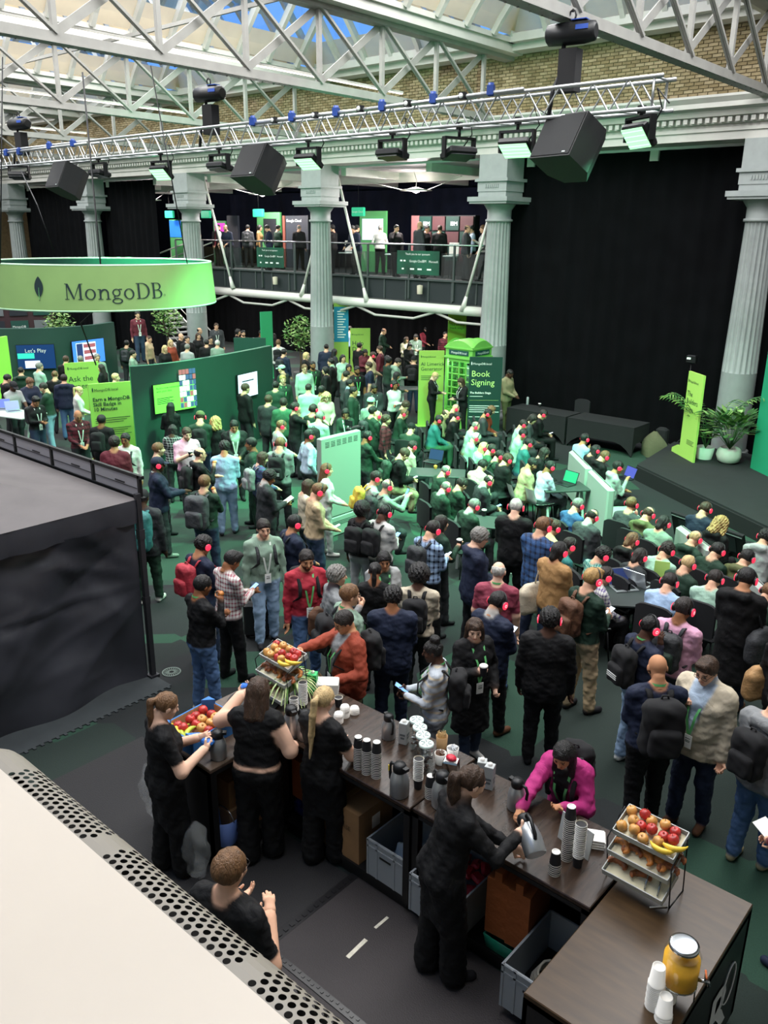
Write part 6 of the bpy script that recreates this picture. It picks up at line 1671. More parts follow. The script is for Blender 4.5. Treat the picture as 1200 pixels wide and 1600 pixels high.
# ================================================================== stage side
CLOTH = mat('black_cloth', '#131416', .85, noise=.15, nscale=4)
def draped_table(x0, x1, y0, y1, label):
 t = thing('draped_table', label, 'table', (0, 0, 0), 0, 'black draped tables before the curtain'); h = .76
 q = MB(); q.box(((x0 + x1) / 2, (y0 + y1) / 2, h - .01), (x1 - x0, y1 - y0, .02), bevel=.005); q.build('cloth_top', CLOTH, t)
 def side(a, b_):
  a, b_ = Vector(a), Vector(b_); n = 12; q = MB(); P = []
  for i in range(n + 1):
   s = i / n; p = a.lerp(b_, s); e = min(s, 1 - s); zb = .34 * (1 - (1 - min(1, e / .28)) ** 2) if e < .5 else .34; pin = .06 * (1 - abs(2 * s - 1)) * 0
   P.append([(p.x, p.y, h - .01), (p.x, p.y, zb * .95 if 0 < i < n else 0)])
  q.grid(P); q.build('cloth_side', CLOTH, t)
 side((x0, y0, 0), (x1, y0, 0)); side((x0, y1, 0), (x1, y1, 0)); side((x0, y0, 0), (x0, y1, 0)); side((x1, y0, 0), (x1, y1, 0))
 for x in (x0 + .04, x1 - .04):
  for y in (y0 + .04, y1 - .04): q = MB(); q.tube([(x, y, 0), (x, y, h - .02)], .015, 6); q.build('leg', BLK, t)
draped_table(-12.45, -10.62, 19.4, 20.2, 'left of the two black draped tables'); draped_table(-10.56, -8.70, 19.4, 20.3, 'right of the two black draped tables')
p = at(824, 632, .76); q = MB(); q.lathe([(.035, 0), (.035, .2), (.02, .215)], 12); tag(q.build('bottle_can', mat('grey_can', '#8d9494', .4), None, p), 'grey can standing on the left draped table', 'can')
p = at(843, 636, .76); q = MB(); q.mi = 0; q.lathe([(.03, 0), (.04, .09)], 12); q.mi = 1; q.lathe([(.042, .09), (.042, .105), (0, .11)], 12); tag(q.build('coffee_cup', [CUPB, CUPW], None, p), 'black coffee cup on the left draped table', 'cup')
def chair_proto(kind):
 t = thing('chair', 'x', 'chair')
 if kind == 'black':
  m = mat('chair_fabric', '#17181b', .85); f = BLK
  q = MB(); q.box((0, .0, .44), (.46, .44, .07), bevel=.03); q.build('seat', m, t)
  P = []
  for i in range(9):
   a = (i / 8 - .5); P.append([(a * .46, -.22 - .03 * (1 - 4 * a * a), .50 + .46 * s - (.06 * (2 * a) ** 4 * s)) for s in (0, .5, 1)])
  q = MB(); q.grid(P); q.grid([[(x, y - .045, z) for x, y, z in r][::-1] for r in P]); q.grid([[(r[2][0], r[2][1], r[2][2]), (r[2][0], r[2][1] - .045, r[2][2])] for r in P]); q.build('backrest', m, t)
 else:
  m = mat('white_shell', '#b5b9b5', .4); f = BLK
  P = []
  for i in range(11):
   a = (i / 10 - .5) * 2; P.append([(a * .22, .2 - .40 * s, .45 + .03 * a * a - .02 * math.sin(math.pi * s)) for s in (0, .33, .66, 1)] + [(a * .22 * (1 - .1 * k), -.22 - .05 * k + .06 * a * a, .47 + .16 * k) for k in (.5, 1.2, 1.8)])
  q = MB(); q.grid(P); q.build('seat_shell', m, t)
 for sx in (-1, 1):
  for sy in (-1, 1): q = MB(); q.tube([(sx * .19, sy * .17, .42), (sx * .23, sy * .21, 0)], .012, 6); q.build('leg', f, t)
 return t
CH = {k: chair_proto(k) for k in ('black', 'white')}
USED = {}
def chair(kind, loc, rz, label):
 o = CH[kind] if kind not in USED else clone(CH[kind]); USED[kind] = 1
 o.location = loc; o.rotation_euler = (0, 0, rz); tag(o, label, 'chair', kind + ' chairs'); return o
p = at(873, 650, 0); chair('black', (-11.0, 20.75, 0), math.pi, 'dark empty chair behind the draped tables')
# low stage
ST = mat('stage_black', '#1b1c1e', .85, noise=.15, nscale=3)
pol = [(-7.75, 17.65), (-3.3, 14.72), (2.0, 14.7), (2.0, 20.6), (-8.05, 20.4)]
q = MB(); q.prism(pol, .31, .35); t = thing('low_stage', 'low black carpeted stage with angled front edge', 'stage'); q.build('deck', ST, t); q = MB(); q.prism([(x * .997 - .02, y * .997) for x, y in pol], 0, .31); q.build('skirt', mat('stage_skirt', '#0d0d0f', .8), t)
GRW = mat('stage_green_wall', '#1e8f6a', .6, noise=.04, nscale=2)
a, b_ = at(1172, 731, .35), at(1215, 752, .35); d = (b_ - a).normalized(); q = MB(); n_ = Vector((-d.y, d.x, 0)) * .08; e = a + d * 4
q.prism([(a.x, a.y), (e.x, e.y), (e.x + n_.x, e.y + n_.y), (a.x + n_.x, a.y + n_.y)], .35, 3.3); tag(q.build('stage_backdrop', GRW), 'green backdrop wall at the right frame edge', 'backdrop')
p = at(1199, 797, .35); q = MB(); q.box((0, 0, .5), (.5, .06, 1.0)); tag(q.build('lime_block', LIME, None, p + Vector((.22, .2, 0)), .6), 'lime panel at the right frame edge on the stage', 'panel')
p = at(1022, 705, 0); t = thing('coat_heap', 'khaki coat and bag heaped beside the draped table', 'coat', Vector((-8.42, 20.05, 0))); q = MB(); P = []
for i in range(13):
 row = []
 for j in range(10):
  u = i / 12 * 2 * math.pi; v = j / 9; r = .34 * math.cos(v * 1.45) * (1 + .18 * math.sin(3 * u + 4 * v) + .1 * math.sin(7 * u + 2 * v)); row.append((r * math.cos(u), r * math.sin(u) * .8, .62 * v ** .8))
 P.append(row)
q.grid(P); q.build('coat', mat('khaki_cloth', '#5d5c44', .9, bump=.6, bscale=14), t); q = MB(); q.box((.1, .2, .35), (.3, .2, .7), bevel=.06); q.build('dark_bag', mat('bag_black', '#141416'), t)
# video light on stand behind
t = thing('video_light', 'small black video light on a stand before the curtain', 'light', (-8.0, 20.75, 0)); q = MB(); q.tube([(0, 0, 0), (0, 0, 2.35)], .015, 6); q.tube([(0, 0, .4), (.3, -.1, 0)], .01, 5); q.tube([(0, 0, .4), (-.3, -.1, 0)], .01, 5); q.build('stand', BLK, t); q = MB(); q.box((0, 0, 2.4), (.24, .14, .2), bevel=.02); q.build('head', BLK, t); q = MB(); q.box((-.05, -.075, 2.42), (.1, .01, .05)); q.build('lens', WINK, t)
# plants on the stage
def pot_round(t): q = MB(); q.lathe([(.14, 0), (.24, .06), (.28, .18), (.26, .30), (.21, .36), (.19, .36), (.2, .32), (0, .3)], 24); q.build('pot', mat('pot_white_rose', '#d6cdc6', .5, noise=.08, nscale=6), t)
def pot_tall(t): q = MB(); q.lathe([(.17, 0), (.21, .28), (.20, .28), (.18, .24), (0, .24)], 24); q.build('pot', CUPW, t)
LEAFD = mat('leaf_dark', '#3f6b38', .5, noise=.35, nscale=8); LEAFL = mat('leaf_light', '#7fa05a', .5, noise=.35, nscale=8)
def bushy(p, label, pot, z0, r, n, seed, s=.10):
 t = thing('potted_plant', label, 'plant', p); pot(t); rr = random.Random(seed)
 for i in range(n):
  u, v, k = rr.random() * 6.283, rr.uniform(-.25, 1), rr.uniform(.55, 1.05); c = Vector((r * k * math.cos(u) * math.sqrt(1 - .7 * v * v), r * k * math.sin(u) * math.sqrt(1 - .7 * v * v), z0 + r * .55 + r * .75 * v * k)); nrm = (c - Vector((0, 0, z0 - .1))).normalized(); tang = Vector((-nrm.y, nrm.x, 0)).normalized() * s * .42; ax = (nrm * .6 + Vector((0, 0, -.35))).normalized() * s
  q = MB(); q.add([c - ax, c - ax * .3 + tang, c + ax * .3 + tang * .8, c + ax, c + ax * .3 - tang * .8, c - ax * .3 - tang], [(0, 1, 2, 3, 4, 5)]); q.build('leaf', LEAFD if i % 3 else LEAFL, t)
  if i % 5 == 0: q = MB(); q.tube([(0, 0, z0 - .1), c - ax], .006, 4); q.build('stem', LEAFD, t)
 return t
bushy(at(1137, 723, .35), 'bushy potted plant in a round pale pot on the stage', pot_round, .42, .68, 230, 3, .13)
def palm(p, label):
 t = thing('potted_palm', label, 'plant', p); pot_tall(t); rr = random.Random(8)
 for i in range(9):
  a = i * .72 + rr.uniform(-.2, .2); L = rr.uniform(1.5, 2.2); P = []
  for k in range(9): s = k / 8; P.append(Vector((math.cos(a) * L * s * .6, math.sin(a) * L * s * .6, .25 + L * (1.35 * s - .72 * s * s))))
  q = MB(); q.tube(P, [.012 - .001 * k for k in range(9)], 5); fr = q.build('frond', LEAFD, t)
  for k in range(2, 9):
   d = (P[min(k + 1, 8)] - P[k - 1]).normalized(); sd = d.cross(Vector((0, 0, 1))).normalized()
   for sg in (-1, 1):
    for h_ in (0, .5):
     b0 = P[k - 1].lerp(P[k], h_); l = .30 * (1 - .5 * abs(k / 8 - .45)); e = b0 + (sd * sg * .75 + d * .55 + Vector((0, 0, -.35))) * l; w = d * .012; q = MB(); q.add([b0 - w, b0 + w, (b0 + e) / 2 + w * 1.3 + Vector((0, 0, .02)), e, (b0 + e) / 2 - w * 1.3 + Vector((0, 0, .02))], [(0, 1, 2, 3, 4)]); q.build('leaflet', LEAFD if k % 2 else LEAFL, fr)
palm(at(1100, 716, .35), 'tall potted palm in a white pot beside the lime stage sign')
# indoor trees
def tree(p, label, trunk, r, seed, n=420):
 t = thing('indoor_tree', label, 'tree', p, 0, 'leafy indoor trees'); rr = random.Random(seed); q = MB(); q.lathe([(.2, 0), (.25, .4), (.23, .4), (0, .35)], 16); q.build('pot', mat('pot_dark', '#2a2d2c', .6), t)
 q = MB(); q.tube([(0, 0, .3), (.03, .02, trunk * .6), (0, 0, trunk)], [.035, .03, .022], 7)
 for k in range(6): a = k * 1.05; q.tube([(0, 0, trunk * .85), (r * .5 * math.cos(a), r * .5 * math.sin(a), trunk + r * .7)], [.015, .006], 5)
 q.build('trunk', mat('bark', '#4a3a2c', .9), t); q = MB()
 for i in range(n):
  u, v, k = rr.random() * 6.283, rr.uniform(-1, 1), rr.random() ** .4; c = Vector((r * k * math.cos(u) * math.sqrt(1 - v * v), r * k * math.sin(u) * math.sqrt(1 - v * v), trunk + r * .75 + r * 1.05 * v * k)); s = .085; d = Vector((rr.uniform(-1, 1), rr.uniform(-1, 1), rr.uniform(-.4, .6))).normalized() * s; sd = d.cross(Vector((rr.uniform(-1, 1), rr.uniform(-1, 1), 1))).normalized() * s * .4
  q.mi = i % 2; q.add([c - d, c + sd, c + d, c - sd], [(0, 1, 2, 3)])
 q.build('foliage', [mat('tree_leaf_a', '#55803f', .5), mat('tree_leaf_b', '#86a35c', .5)], t)['kind'] = 'stuff'
tree(flat(atD(468, 530, 31.0)), 'leafy indoor tree left of the middle column', 1.35, .62, 1); tree(flat(atD(262, 520, 34.0)), 'leafy indoor tree at the foot of the stairs', 1.6, .62, 2); tree(flat(atD(92, 510, 33.0)), 'leafy tree showing under the ring sign', 1.5, .6, 3)

# phone box
PG = mat('phone_box_green', '#79bf58', .4, noise=.04, nscale=4); PX, PY = -13.81, 19.38; w = .46
t = thing('phone_box', 'bright green phone box with domed top and glazed sides', 'phone box', (PX, PY, 0))
q = MB(); q.b2((-w, -w, 0), (w, w, .12)); q.build('plinth', PG, t)
for sx in (-1, 1):
 for sy in (-1, 1): q = MB(); q.b2((sx * w - .07 * (sx > 0) , sy * w - .07 * (sy > 0), .12), (sx * w + .07 * (sx < 0), sy * w + .07 * (sy < 0), 2.0)); q.build('corner_post', PG, t)
q = MB(); q.b2((-w, -w, 1.98), (w, w, 2.3)); q.b2((-w - .03, -w - .03, 2.0), (w + .03, w + .03, 2.05)); q.b2((-w - .03, -w - .03, 2.27), (w + .03, w + .03, 2.31)); q.build('header', PG, t)
P = []
for i in range(13):
 row = []
 for j in range(13):
  x, y = (i / 6 - 1), (j / 6 - 1); row.append((x * (w + .01), y * (w + .01), 2.31 + .20 * min(1 - x * x, 1 - y * y) ** .9 + .02))
 P.append(row)
q = MB(); q.grid(P); q.build('domed_roof', PG, t)
for (dx, dy, rz) in ((0, -1, 0), (1, 0, math.pi / 2), (-1, 0, -math.pi / 2), (0, 1, math.pi)):
 M = Matrix.Rotation(rz, 4, 'Z'); q = MB(); P = [(x / 10 * w, .0) for x in range(-10, 11)]
 q.add([M @ Vector((x, -w - .012, 2.31)) for x, _ in P] + [M @ Vector((x, -w - .012, 2.31 + .19 * (1 - (x / w) ** 2))) for x, _ in P][::-1], [tuple(range(42))]); q.build('pediment', PG, t)
 s = MB(); s.box((0, -w - .012, 2.17), (.66, .02, .13), M); sg = s.build('name_panel', mat('phone_panel', '#174a44', .5), t); lettering('MongoDB.local', .085, WINK, sg, M @ Matrix.Translation((-.25, -w - .024, 2.14)) @ Matrix.Rotation(math.pi / 2, 4, 'X'))
 fr = MB(); fr.box((0, -w + .03, 1.95), (.72, .04, .08), M); fr.build('head_rail', PG, t); fr = MB(); fr.box((0, -w + .03, .35), (.72, .04, .46), M); dpanel = fr.build('door_panel', PG, t)
 for k in range(3): g_ = MB(); g_.box((-.24 + .24 * k, -w + .03, 1.25), (.026, .03, 1.34), M); g_.build('glazing_bar', PG, dpanel)
 for k in range(7): g_ = MB(); g_.box((0, -w + .03, .62 + .19 * k), (.72, .03, .024), M); g_.build('glazing_bar', PG, dpanel)
 g_ = MB(); g_.box((0, -w + .05, 1.25), (.72, .006, 1.36), M); g_.build('pane', pane_mat('phone_glass', (.7, .85, .78), .15), t)
q = MB(); q.b2((-.3, .3, .9), (.3, .36, 1.7)); q.build('inner_console', mat('console', '#9aa8a2', .4, metal=.4), t)
lamp('POINT', 'phone_box_light', (PX, PY, 1.9), 25, (.8, 1, .85), size=.1)

# white totem panel
t = thing('totem_panel', 'tall white metal totem seen from behind in the crowd', 'totem', (-10.2, 10.45, 0)); TW = mat('totem_white', '#8f9890', .5)
q = MB(); q.box((0, 0, 1.13), (.12, 1.02, 1.5), bevel=.015); q.build('upper_case', TW, t); q = MB(); q.box((0, 0, .19), (.14, 1.02, .36), bevel=.015); q.build('lower_case', TW, t)
for r in range(6):
 for c in range(4): q = MB(); q.box((.063, -.36 + r * .145, 1.80 - c * .028), (.006, .10, .010)); q.build('vent_slot', mat('slot_dark', '#4f5a54', .8), t)
for c in range(3): q = MB(); q.box((.073, 0, .28 - c * .03), (.006, .8, .010)); q.build('vent_slot', mat('slot_dark', '#4f5a54'), t)
# sofas
def sofa(px0, py0, px1, py1, label, seat=1):
 a, b_ = flat(at(px0, py0, 1.06)), flat(at(px1, py1, 1.06)); d = (b_ - a); L = d.length; d.normalize(); rz = math.atan2(d.y, d.x)
 t = thing('white_sofa', label, 'sofa', a.lerp(b_, .5), rz, 'white sofas facing the stage'); m = mat('sofa_white', '#a3aaa4', .5)
 q = MB(); q.box((0, 0, .58), (L, .14, .98), bevel=.05); q.build('backrest', m, t); q = MB(); q.box((0, .4, .3), (L, .66, .26), bevel=.05); q.build('seat', m, t)
 for s in (-1, 1):
  for y in (0, .64): q = MB(); q.box((s * (L / 2 - .08), y, .09), (.05, .05, .18)); q.build('foot', BLK, t)
sofa(894, 703, 921, 730, 'white sofa under the man in the pale blue shirt'); sofa(924, 733, 956, 764, 'white sofa under the man with a laptop in grey'); sofa(1062, 820, 1112, 857, 'white sofa under the balding man in the front block'); sofa(1160, 886, 1215, 935, 'white sofa at the right edge of the audience')
# floor monitor
a, b_ = at(1060, 800, .45), at(1172, 838, .45); a, b_ = flat(a), flat(b_); d = (b_ - a); L = d.length; t = thing('floor_monitor', 'black monitor lying on a low stand before the stage', 'monitor', a.lerp(b_, .5), math.atan2(d.y, d.x)); q = MB(); q.box((0, 0, .28), (L, .06, .5), T3(0, 0, 0, rx=.35)); q.build('back_case', BLK, t); q = MB(); q.box((0, -.035, .28), (L * .8, .01, .3), T3(0, 0, 0, rx=.35)); q.build('rear_cover', mat('monitor_rear', '#1d1f22', .4), t); q = MB(); q.box((0, -.04, .48), (L * .98, .012, .012), T3(0, 0, 0, rx=.35)); q.build('bright_bezel', ALU, t)
for s in (-1, 1): q = MB(); q.box((s * L * .3, .1, .04), (.06, .5, .08)); q.build('stand_foot', BLK, t)
# tables
TT = mat('table_dark_top', '#2d3634', .5); TRL = mat('trestle_white', '#a3aba5', .5)
def high_table(px, py, w, d, z, rz, label, top=TT, leg=TRL, zt=None):
 p = flat(at(px, py, z)); t = thing('high_table', label, 'table', p, rz, 'trestle tables among the crowd'); q = MB(); q.box((0, 0, z - .015), (w, d, .03), bevel=.005); q.build('table_top', top, t)
 for s in (-1, 1):
  x = s * (w / 2 - .1)
  for e in (-1, 1): q = MB(); q.bar((x, e * .04, z - .03), (x, e * d * .45, 0), .045, .03); q.build('leg', leg, t)
  q = MB(); q.bar((x, -d * .25, z * .45), (x, d * .25, z * .45), .03, .03); q.build('spreader', leg, t)
 return p
high_table(647, 606, .85, .6, 1.05, .8, 'high table with pale trestle legs beside the lime limerick sign'); T2 = high_table(684, 738, 1.1, .6, .78, .6, 'table with laptop and muffin in the audience'); T4 = high_table(762, 815, 1.1, .6, .78, .5, 'dark table with a coffee cup behind the white haired man'); T5 = high_table(985, 930, 1.1, .7, .78, .6, 'dark table holding two open laptops'); T6 = high_table(18, 645, 1.5, .8, 1.05, .3, 'white high table with laptops at the left frame edge', TRL); T7 = high_table(880, 760, .9, .6, .74, .9, 'small table carrying the laptop of the man in lavender')
def laptop(p, rz, label, scr='#16284a', e=.5, body='#9aa0a2', ang=1.9):
 t = thing('laptop', label, 'laptop', p, rz, 'open laptops'); m = mat('laptop' + body, body, .35, metal=.5); q = MB(); q.box((0, 0, .009), (.33, .23, .018), bevel=.004); q.build('keyboard_base', m, t); q = MB(); q.box((0, -.005, .019), (.28, .12, .002)); q.build('keys', BLK, t)
 M = T3(0, .115, .018, rx=ang - math.pi / 2 - .0); q = MB(); q.box((0, 0, .115), (.33, .010, .23), T3(0, .115, .018, rx=-.35)); l = q.build('lid', m, t); q = MB(); q.box((0, -.006, .115), (.31, .003, .205), T3(0, .115, .018, rx=-.35)); q.build('display', disp('lap' + scr, scr, e), l)
def lift(v, z): return Vector((v.x, v.y, z))
def gaze(px): d = ray(px, 700); return math.atan2(d[1], d[0]) - math.pi / 2
laptop(at(676, 722, .78), gaze(670) - .5, 'dark laptop on the table in the audience', '#1d2a4a', .4, '#2b2e33'); laptop(at(975, 920, .78), gaze(975) + .5, 'open laptop nearest the man in the brown backpack', '#22305a', .6); laptop(at(1000, 912, .78), gaze(1000) + 2.6, 'second pale laptop with its lid to the camera', '#cfdcf2', .4, '#c9cfd2'); laptop(at(883, 757, .74), gaze(880) - .7, 'laptop with green code on screen', '#1f7a5a', .7, '#2b2e33'); laptop(at(4, 640, 1.05), gaze(4) - .2, 'laptop with a purple screen at the left frame edge', '#5a64c8', .7); laptop(at(22, 643, 1.05), gaze(22) + .2, 'laptop with a lilac screen on the white high table', '#7a7ad0', .7); laptop(at(975, 748, .55), gaze(985) - .9, 'laptop with a blue screen on a lap beside the white sofa', '#3a3a86', .7, '#2b2e33')
p = at(756, 806, .78); q = MB(); q.mi = 0; q.lathe([(.03, 0), (.04, .1)], 12); q.mi = 1; q.lathe([(.042, .1), (.042, .115), (0, .12)], 12); tag(q.build('coffee_cup', [CUPB, CUPW], None, p), 'coffee cup with white lid on the dark crowd table', 'cup')
p = at(680, 729, .78); q = MB(); q.lathe([(.028, 0), (.036, .04), (.04, .055), (.02, .075), (0, .078)], 12); tag(q.build('muffin', mat('muffin', '#c98a3a', .8, bump=.5, bscale=50), None, p + Vector((.1, -.12, 0))), 'small muffin on the table in the audience', 'muffin')
p = at(657, 603, 1.05); q = MB(); q.box((0, 0, .08), (.14, .05, .16)); tag(q.build('menu_stand', mat('teal_card', '#1e7a70', .5), None, p, .5), 'teal card stand on the high table', 'card stand')
p = at(1030, 915, .78); q = MB(); q.box((0, 0, .14), (.2, .01, .28), T3(0, 0, 0, rx=-.2)); tag(q.build('lime_leaflet', mat('leaflet_lime', '#a6cf6a', .7), None, p + Vector((-.05, .15, 0)), .4), 'lime leaflet standing on the dark laptop table', 'leaflet')
# video camera on tripod
p = flat(at(520, 752, 0)); t = thing('video_camera', 'video camera on a black tripod beside the white totem', 'camera', flat(at(553, 775, 0))); q = MB()
for a in (0, 2.1, 4.2): q = MB(); q.tube([(0, 0, 1.25), (.4 * math.cos(a), .4 * math.sin(a), 0)], .015, 6); q.build('tripod_leg', BLK, t)
q = MB(); q.box((0, 0, 1.42), (.14, .34, .16), bevel=.02); q.tube([(0, .17, 1.42), (0, .3, 1.42)], .05, 10); q.build('camera_body', BLK, t); q = MB(); q.box((-.05, -.1, 1.58), (.2, .02, .12)); q.build('viewfinder', DLED, t)

# ================================================================== gallery displays
GYB = 25.2
def gpanel(px0, px1, py0, py1, label, m, Y=GYB, name='display_panel', inner=None):
 a = atY(px0, py0, Y); b_ = atY(px1, py0, Y); zt = a.z; t = thing(name, label, 'panel', (0, 0, 0)); q = MB(); q.b2((a.x, Y, GZ), (b_.x, Y + .1, zt)); q.build('board', m, t)
 if inner:
  w_ = b_.x - a.x; q = MB(); q.b2((a.x + w_ * inner[0], Y - .03, zt - inner[3]), (a.x + w_ * inner[1], Y, zt - inner[2])); q.build('screen', inner[4], t)
 t['x0'] = a.x; t['x1'] = b_.x; t['zt'] = zt
 return t
LG2 = mat('gallery_green', '#57a862', .6)
def gtxt(t, s, size, dx, dz, m=WINK): lettering(s, size, m, t, Matrix.Translation((t['x0'] + dx, GYB - .035, t['zt'] - dz)) @ Matrix.Rotation(math.pi / 2, 4, 'X'))
gpanel(562, 603, 330, 390, 'green gallery booth with a white screen behind the white shirted man', LG2, inner=(.12, .9, .28, 1.05, disp('pale', '#cfdcf2')))
t = gpanel(445, 481, 337, 400, 'dark gallery panel reading Google Cloud', mat('panel_slate', '#2b3038', .6)); gtxt(t, 'Google Cloud', .16, .12, .25)
gpanel(441, 446, 337, 400, 'narrow red brown post beside the slate gallery panel', mat('panel_red', '#7a4436', .6))
t = gpanel(401, 437, 332, 395, 'green gallery booth with a black poster', LG2, inner=(.3, .85, .25, 1.3, mat('poster_black', '#1a1d22', .6)))
t = gpanel(643, 655, 337, 395, 'pink grey end of the dark shelf wall in the gallery', mat('panel_pinkish', '#8a5a5a', .6))
sh = thing('shelf_wall', 'dark shelf wall with IBM cubes at the back of the gallery', 'shelf'); a = atY(655, 337, GYB); b_ = atY(742, 337, GYB); zt = a.z; x = a.x; q = MB(); q.b2((a.x, GYB + .02, GZ), (b_.x, GYB + .3, zt)); q.build('back_board', mat('shelf_dark', '#181a1c', .6), sh)
cw = (b_.x - a.x) / 4
for r in range(3):
 for c in range(4):
  x0 = a.x + c * cw; z1 = zt - r * .52; q = MB(); m_ = mat('cube_teal', '#10382f', .6) if (r + c) % 2 == 0 else mat('cube_wine', '#4a2a2c', .7); q.b2((x0 + .03, GYB - .04, z1 - .5), (x0 + cw - .03, GYB + .02, z1 - .03)); cb = q.build('cube_front', m_, sh)
  if (r + c) % 2 == 0: lettering('IBM', .2, WINK, cb, Matrix.Translation((x0 + .22, GYB - .045, z1 - .34)) @ Matrix.Rotation(math.pi / 2, 4, 'X'))
gpanel(333, 352, 345, 400, 'magenta screen panel in the left gallery', mat('gallery_green', '#57a862'), inner=(.15, .95, .1, .75, disp('magenta', '#c23aa8', .9)))
gpanel(354, 371, 337, 398, 'dark blue pull up banner in the left gallery', mat('panel_slate2', '#20242e', .6)); gpanel(264, 283, 343, 390, 'blue screen panel by the upper stairs', mat('gallery_green', '#57a862'), inner=(.05, .95, .05, .8, disp('blue', '#2a6ac8', .9)))
for px, py, s, lab in ((560, 331, 'Google Cloud', 'small hanging light box reading Google Cloud'), (404, 333, '', 'small green hanging light box over the left booth'), (322, 335, '', 'small green hanging light box left of the raking strut'), (265, 335, '', 'small green light box beside the blue screen')):
 p = atY(px, py, 24.6); t = thing('light_box', lab, 'sign', p); q = MB(); q.box((0, 0, 0), (.62, .12, .32), bevel=.02); q.build('box', disp('lightbox', '#2aa57a', .6), t); q = MB(); q.tube([(0, 0, .16), (0, 0, 7.3 - p.z)], .01, 4); q.build('drop_rod', BLK, t)
 if s: lettering(s, .10, WINK, t, Matrix.Translation((-.28, -.065, -.03)) @ Matrix.Rotation(math.pi / 2, 4, 'X'))
for x0, x1, y0, y1, lab in ((621, 686, 391, 431, 'dark green sponsor banner on the gallery railing right of the strut'), (401, 444, 386, 419, 'dark green sponsor banner on the gallery railing left of the column')):
 a, b_ = atY(x0, y0, GY - .05), atY(x1, y1, GY - .05); t = thing('sponsor_banner', lab, 'banner'); q = MB(); q.b2((a.x, GY - .06, b_.z), (b_.x, GY - .045, a.z)); q.build('cloth', mat('banner_green', '#0f4a36', .6, noise=.5, nscale=1.2), t); W_ = b_.x - a.x
 for s, sz, fx, fz in (('Thank you to our sponsors', .105, .2, .82), ('Google Cloud', .12, .30, .52), ('IBM', .13, .60, .52), ('Microsoft', .11, .76, .52)): lettering(s, sz * W_ / 2.0, WINK, t, Matrix.Translation((a.x + W_ * fx, GY - .064, b_.z + (a.z - b_.z) * fz)) @ Matrix.Rotation(math.pi / 2, 4, 'X'))
 for fx in (.08, .16, .12, .32, .5, .72): q = MB(); zz = b_.z + (a.z - b_.z) * (.54 if fx in (.08, .16) else .2); q.b2((a.x + W_ * fx, GY - .066, zz), (a.x + W_ * (fx + .1 if fx > .2 else fx + .05), GY - .064, zz + .05)); q.build('sponsor_mark', WINK, t)
for px, lab in ((540, 'white gallery stool under the raking strut'), (612, 'white gallery stool beside the white shirted man'), (703, 'white gallery stool near the right column')):
 p = atY(px, 425, 23.6); t = thing('gallery_stool', lab, 'stool', (p.x, 23.6, GZ)); q = MB(); q.box((0, 0, .72), (.4, .38, .05), bevel=.02); q.build('seat', CUPW, t); q = MB(); q.box((0, .19, .95), (.4, .03, .42), bevel=.01); q.build('backrest', CUPW, t)
 for sx in (-1, 1):
  for sy in (-1, 1): q = MB(); q.tube([(sx * .15, sy * .14, .7), (sx * .2, sy * .18, 0)], .012, 5); q.build('leg', BLK, t)
for px, lab in ((430, 'pale can lamp on the gallery fascia left of the column'), (656, 'pale can lamp on the gallery fascia below the sponsor banner')):
 p = atY(px, 438 if px < 500 else 452, GY - .15); q = MB(); q.lathe([(.09, -.15), (.1, .12), (0, .14)], 14); tag(q.build('fascia_lamp', mat('can_cream', '#b8b09c', .6), None, p), lab, 'lamp')
# shop shelf far left
t = thing('merchandise_shelf', 'dark merchandise shelf under the left end of the ring sign', 'shelf', flat(atD(10, 490, 34))); t.rotation_euler = (0, 0, gaze(10)); q = MB(); q.b2((-1.6, 0, 0), (1.6, .4, 2.9)); q.build('carcass', mat('shelf_wine', '#3a2226', .7), t)
for r in range(4):
 for c in range(4):
  q = MB(); q.box((-1.2 + c * .8, -.02, 2.5 - r * .6), (.6, .05, .42)); cb = q.build('product_card', [mat('card_teal', '#17463c', .6), mat('card_grey', '#6a7072', .6), mat('card_ink', '#20242c', .6)][(r + c) % 3], t)
  if (r + c) % 3 == 0: lettering('MongoDB', .11, WINK, cb, Matrix.Translation((-1.45 + c * .8, -.05, 2.46 - r * .6)) @ Matrix.Rotation(math.pi / 2, 4, 'X'))

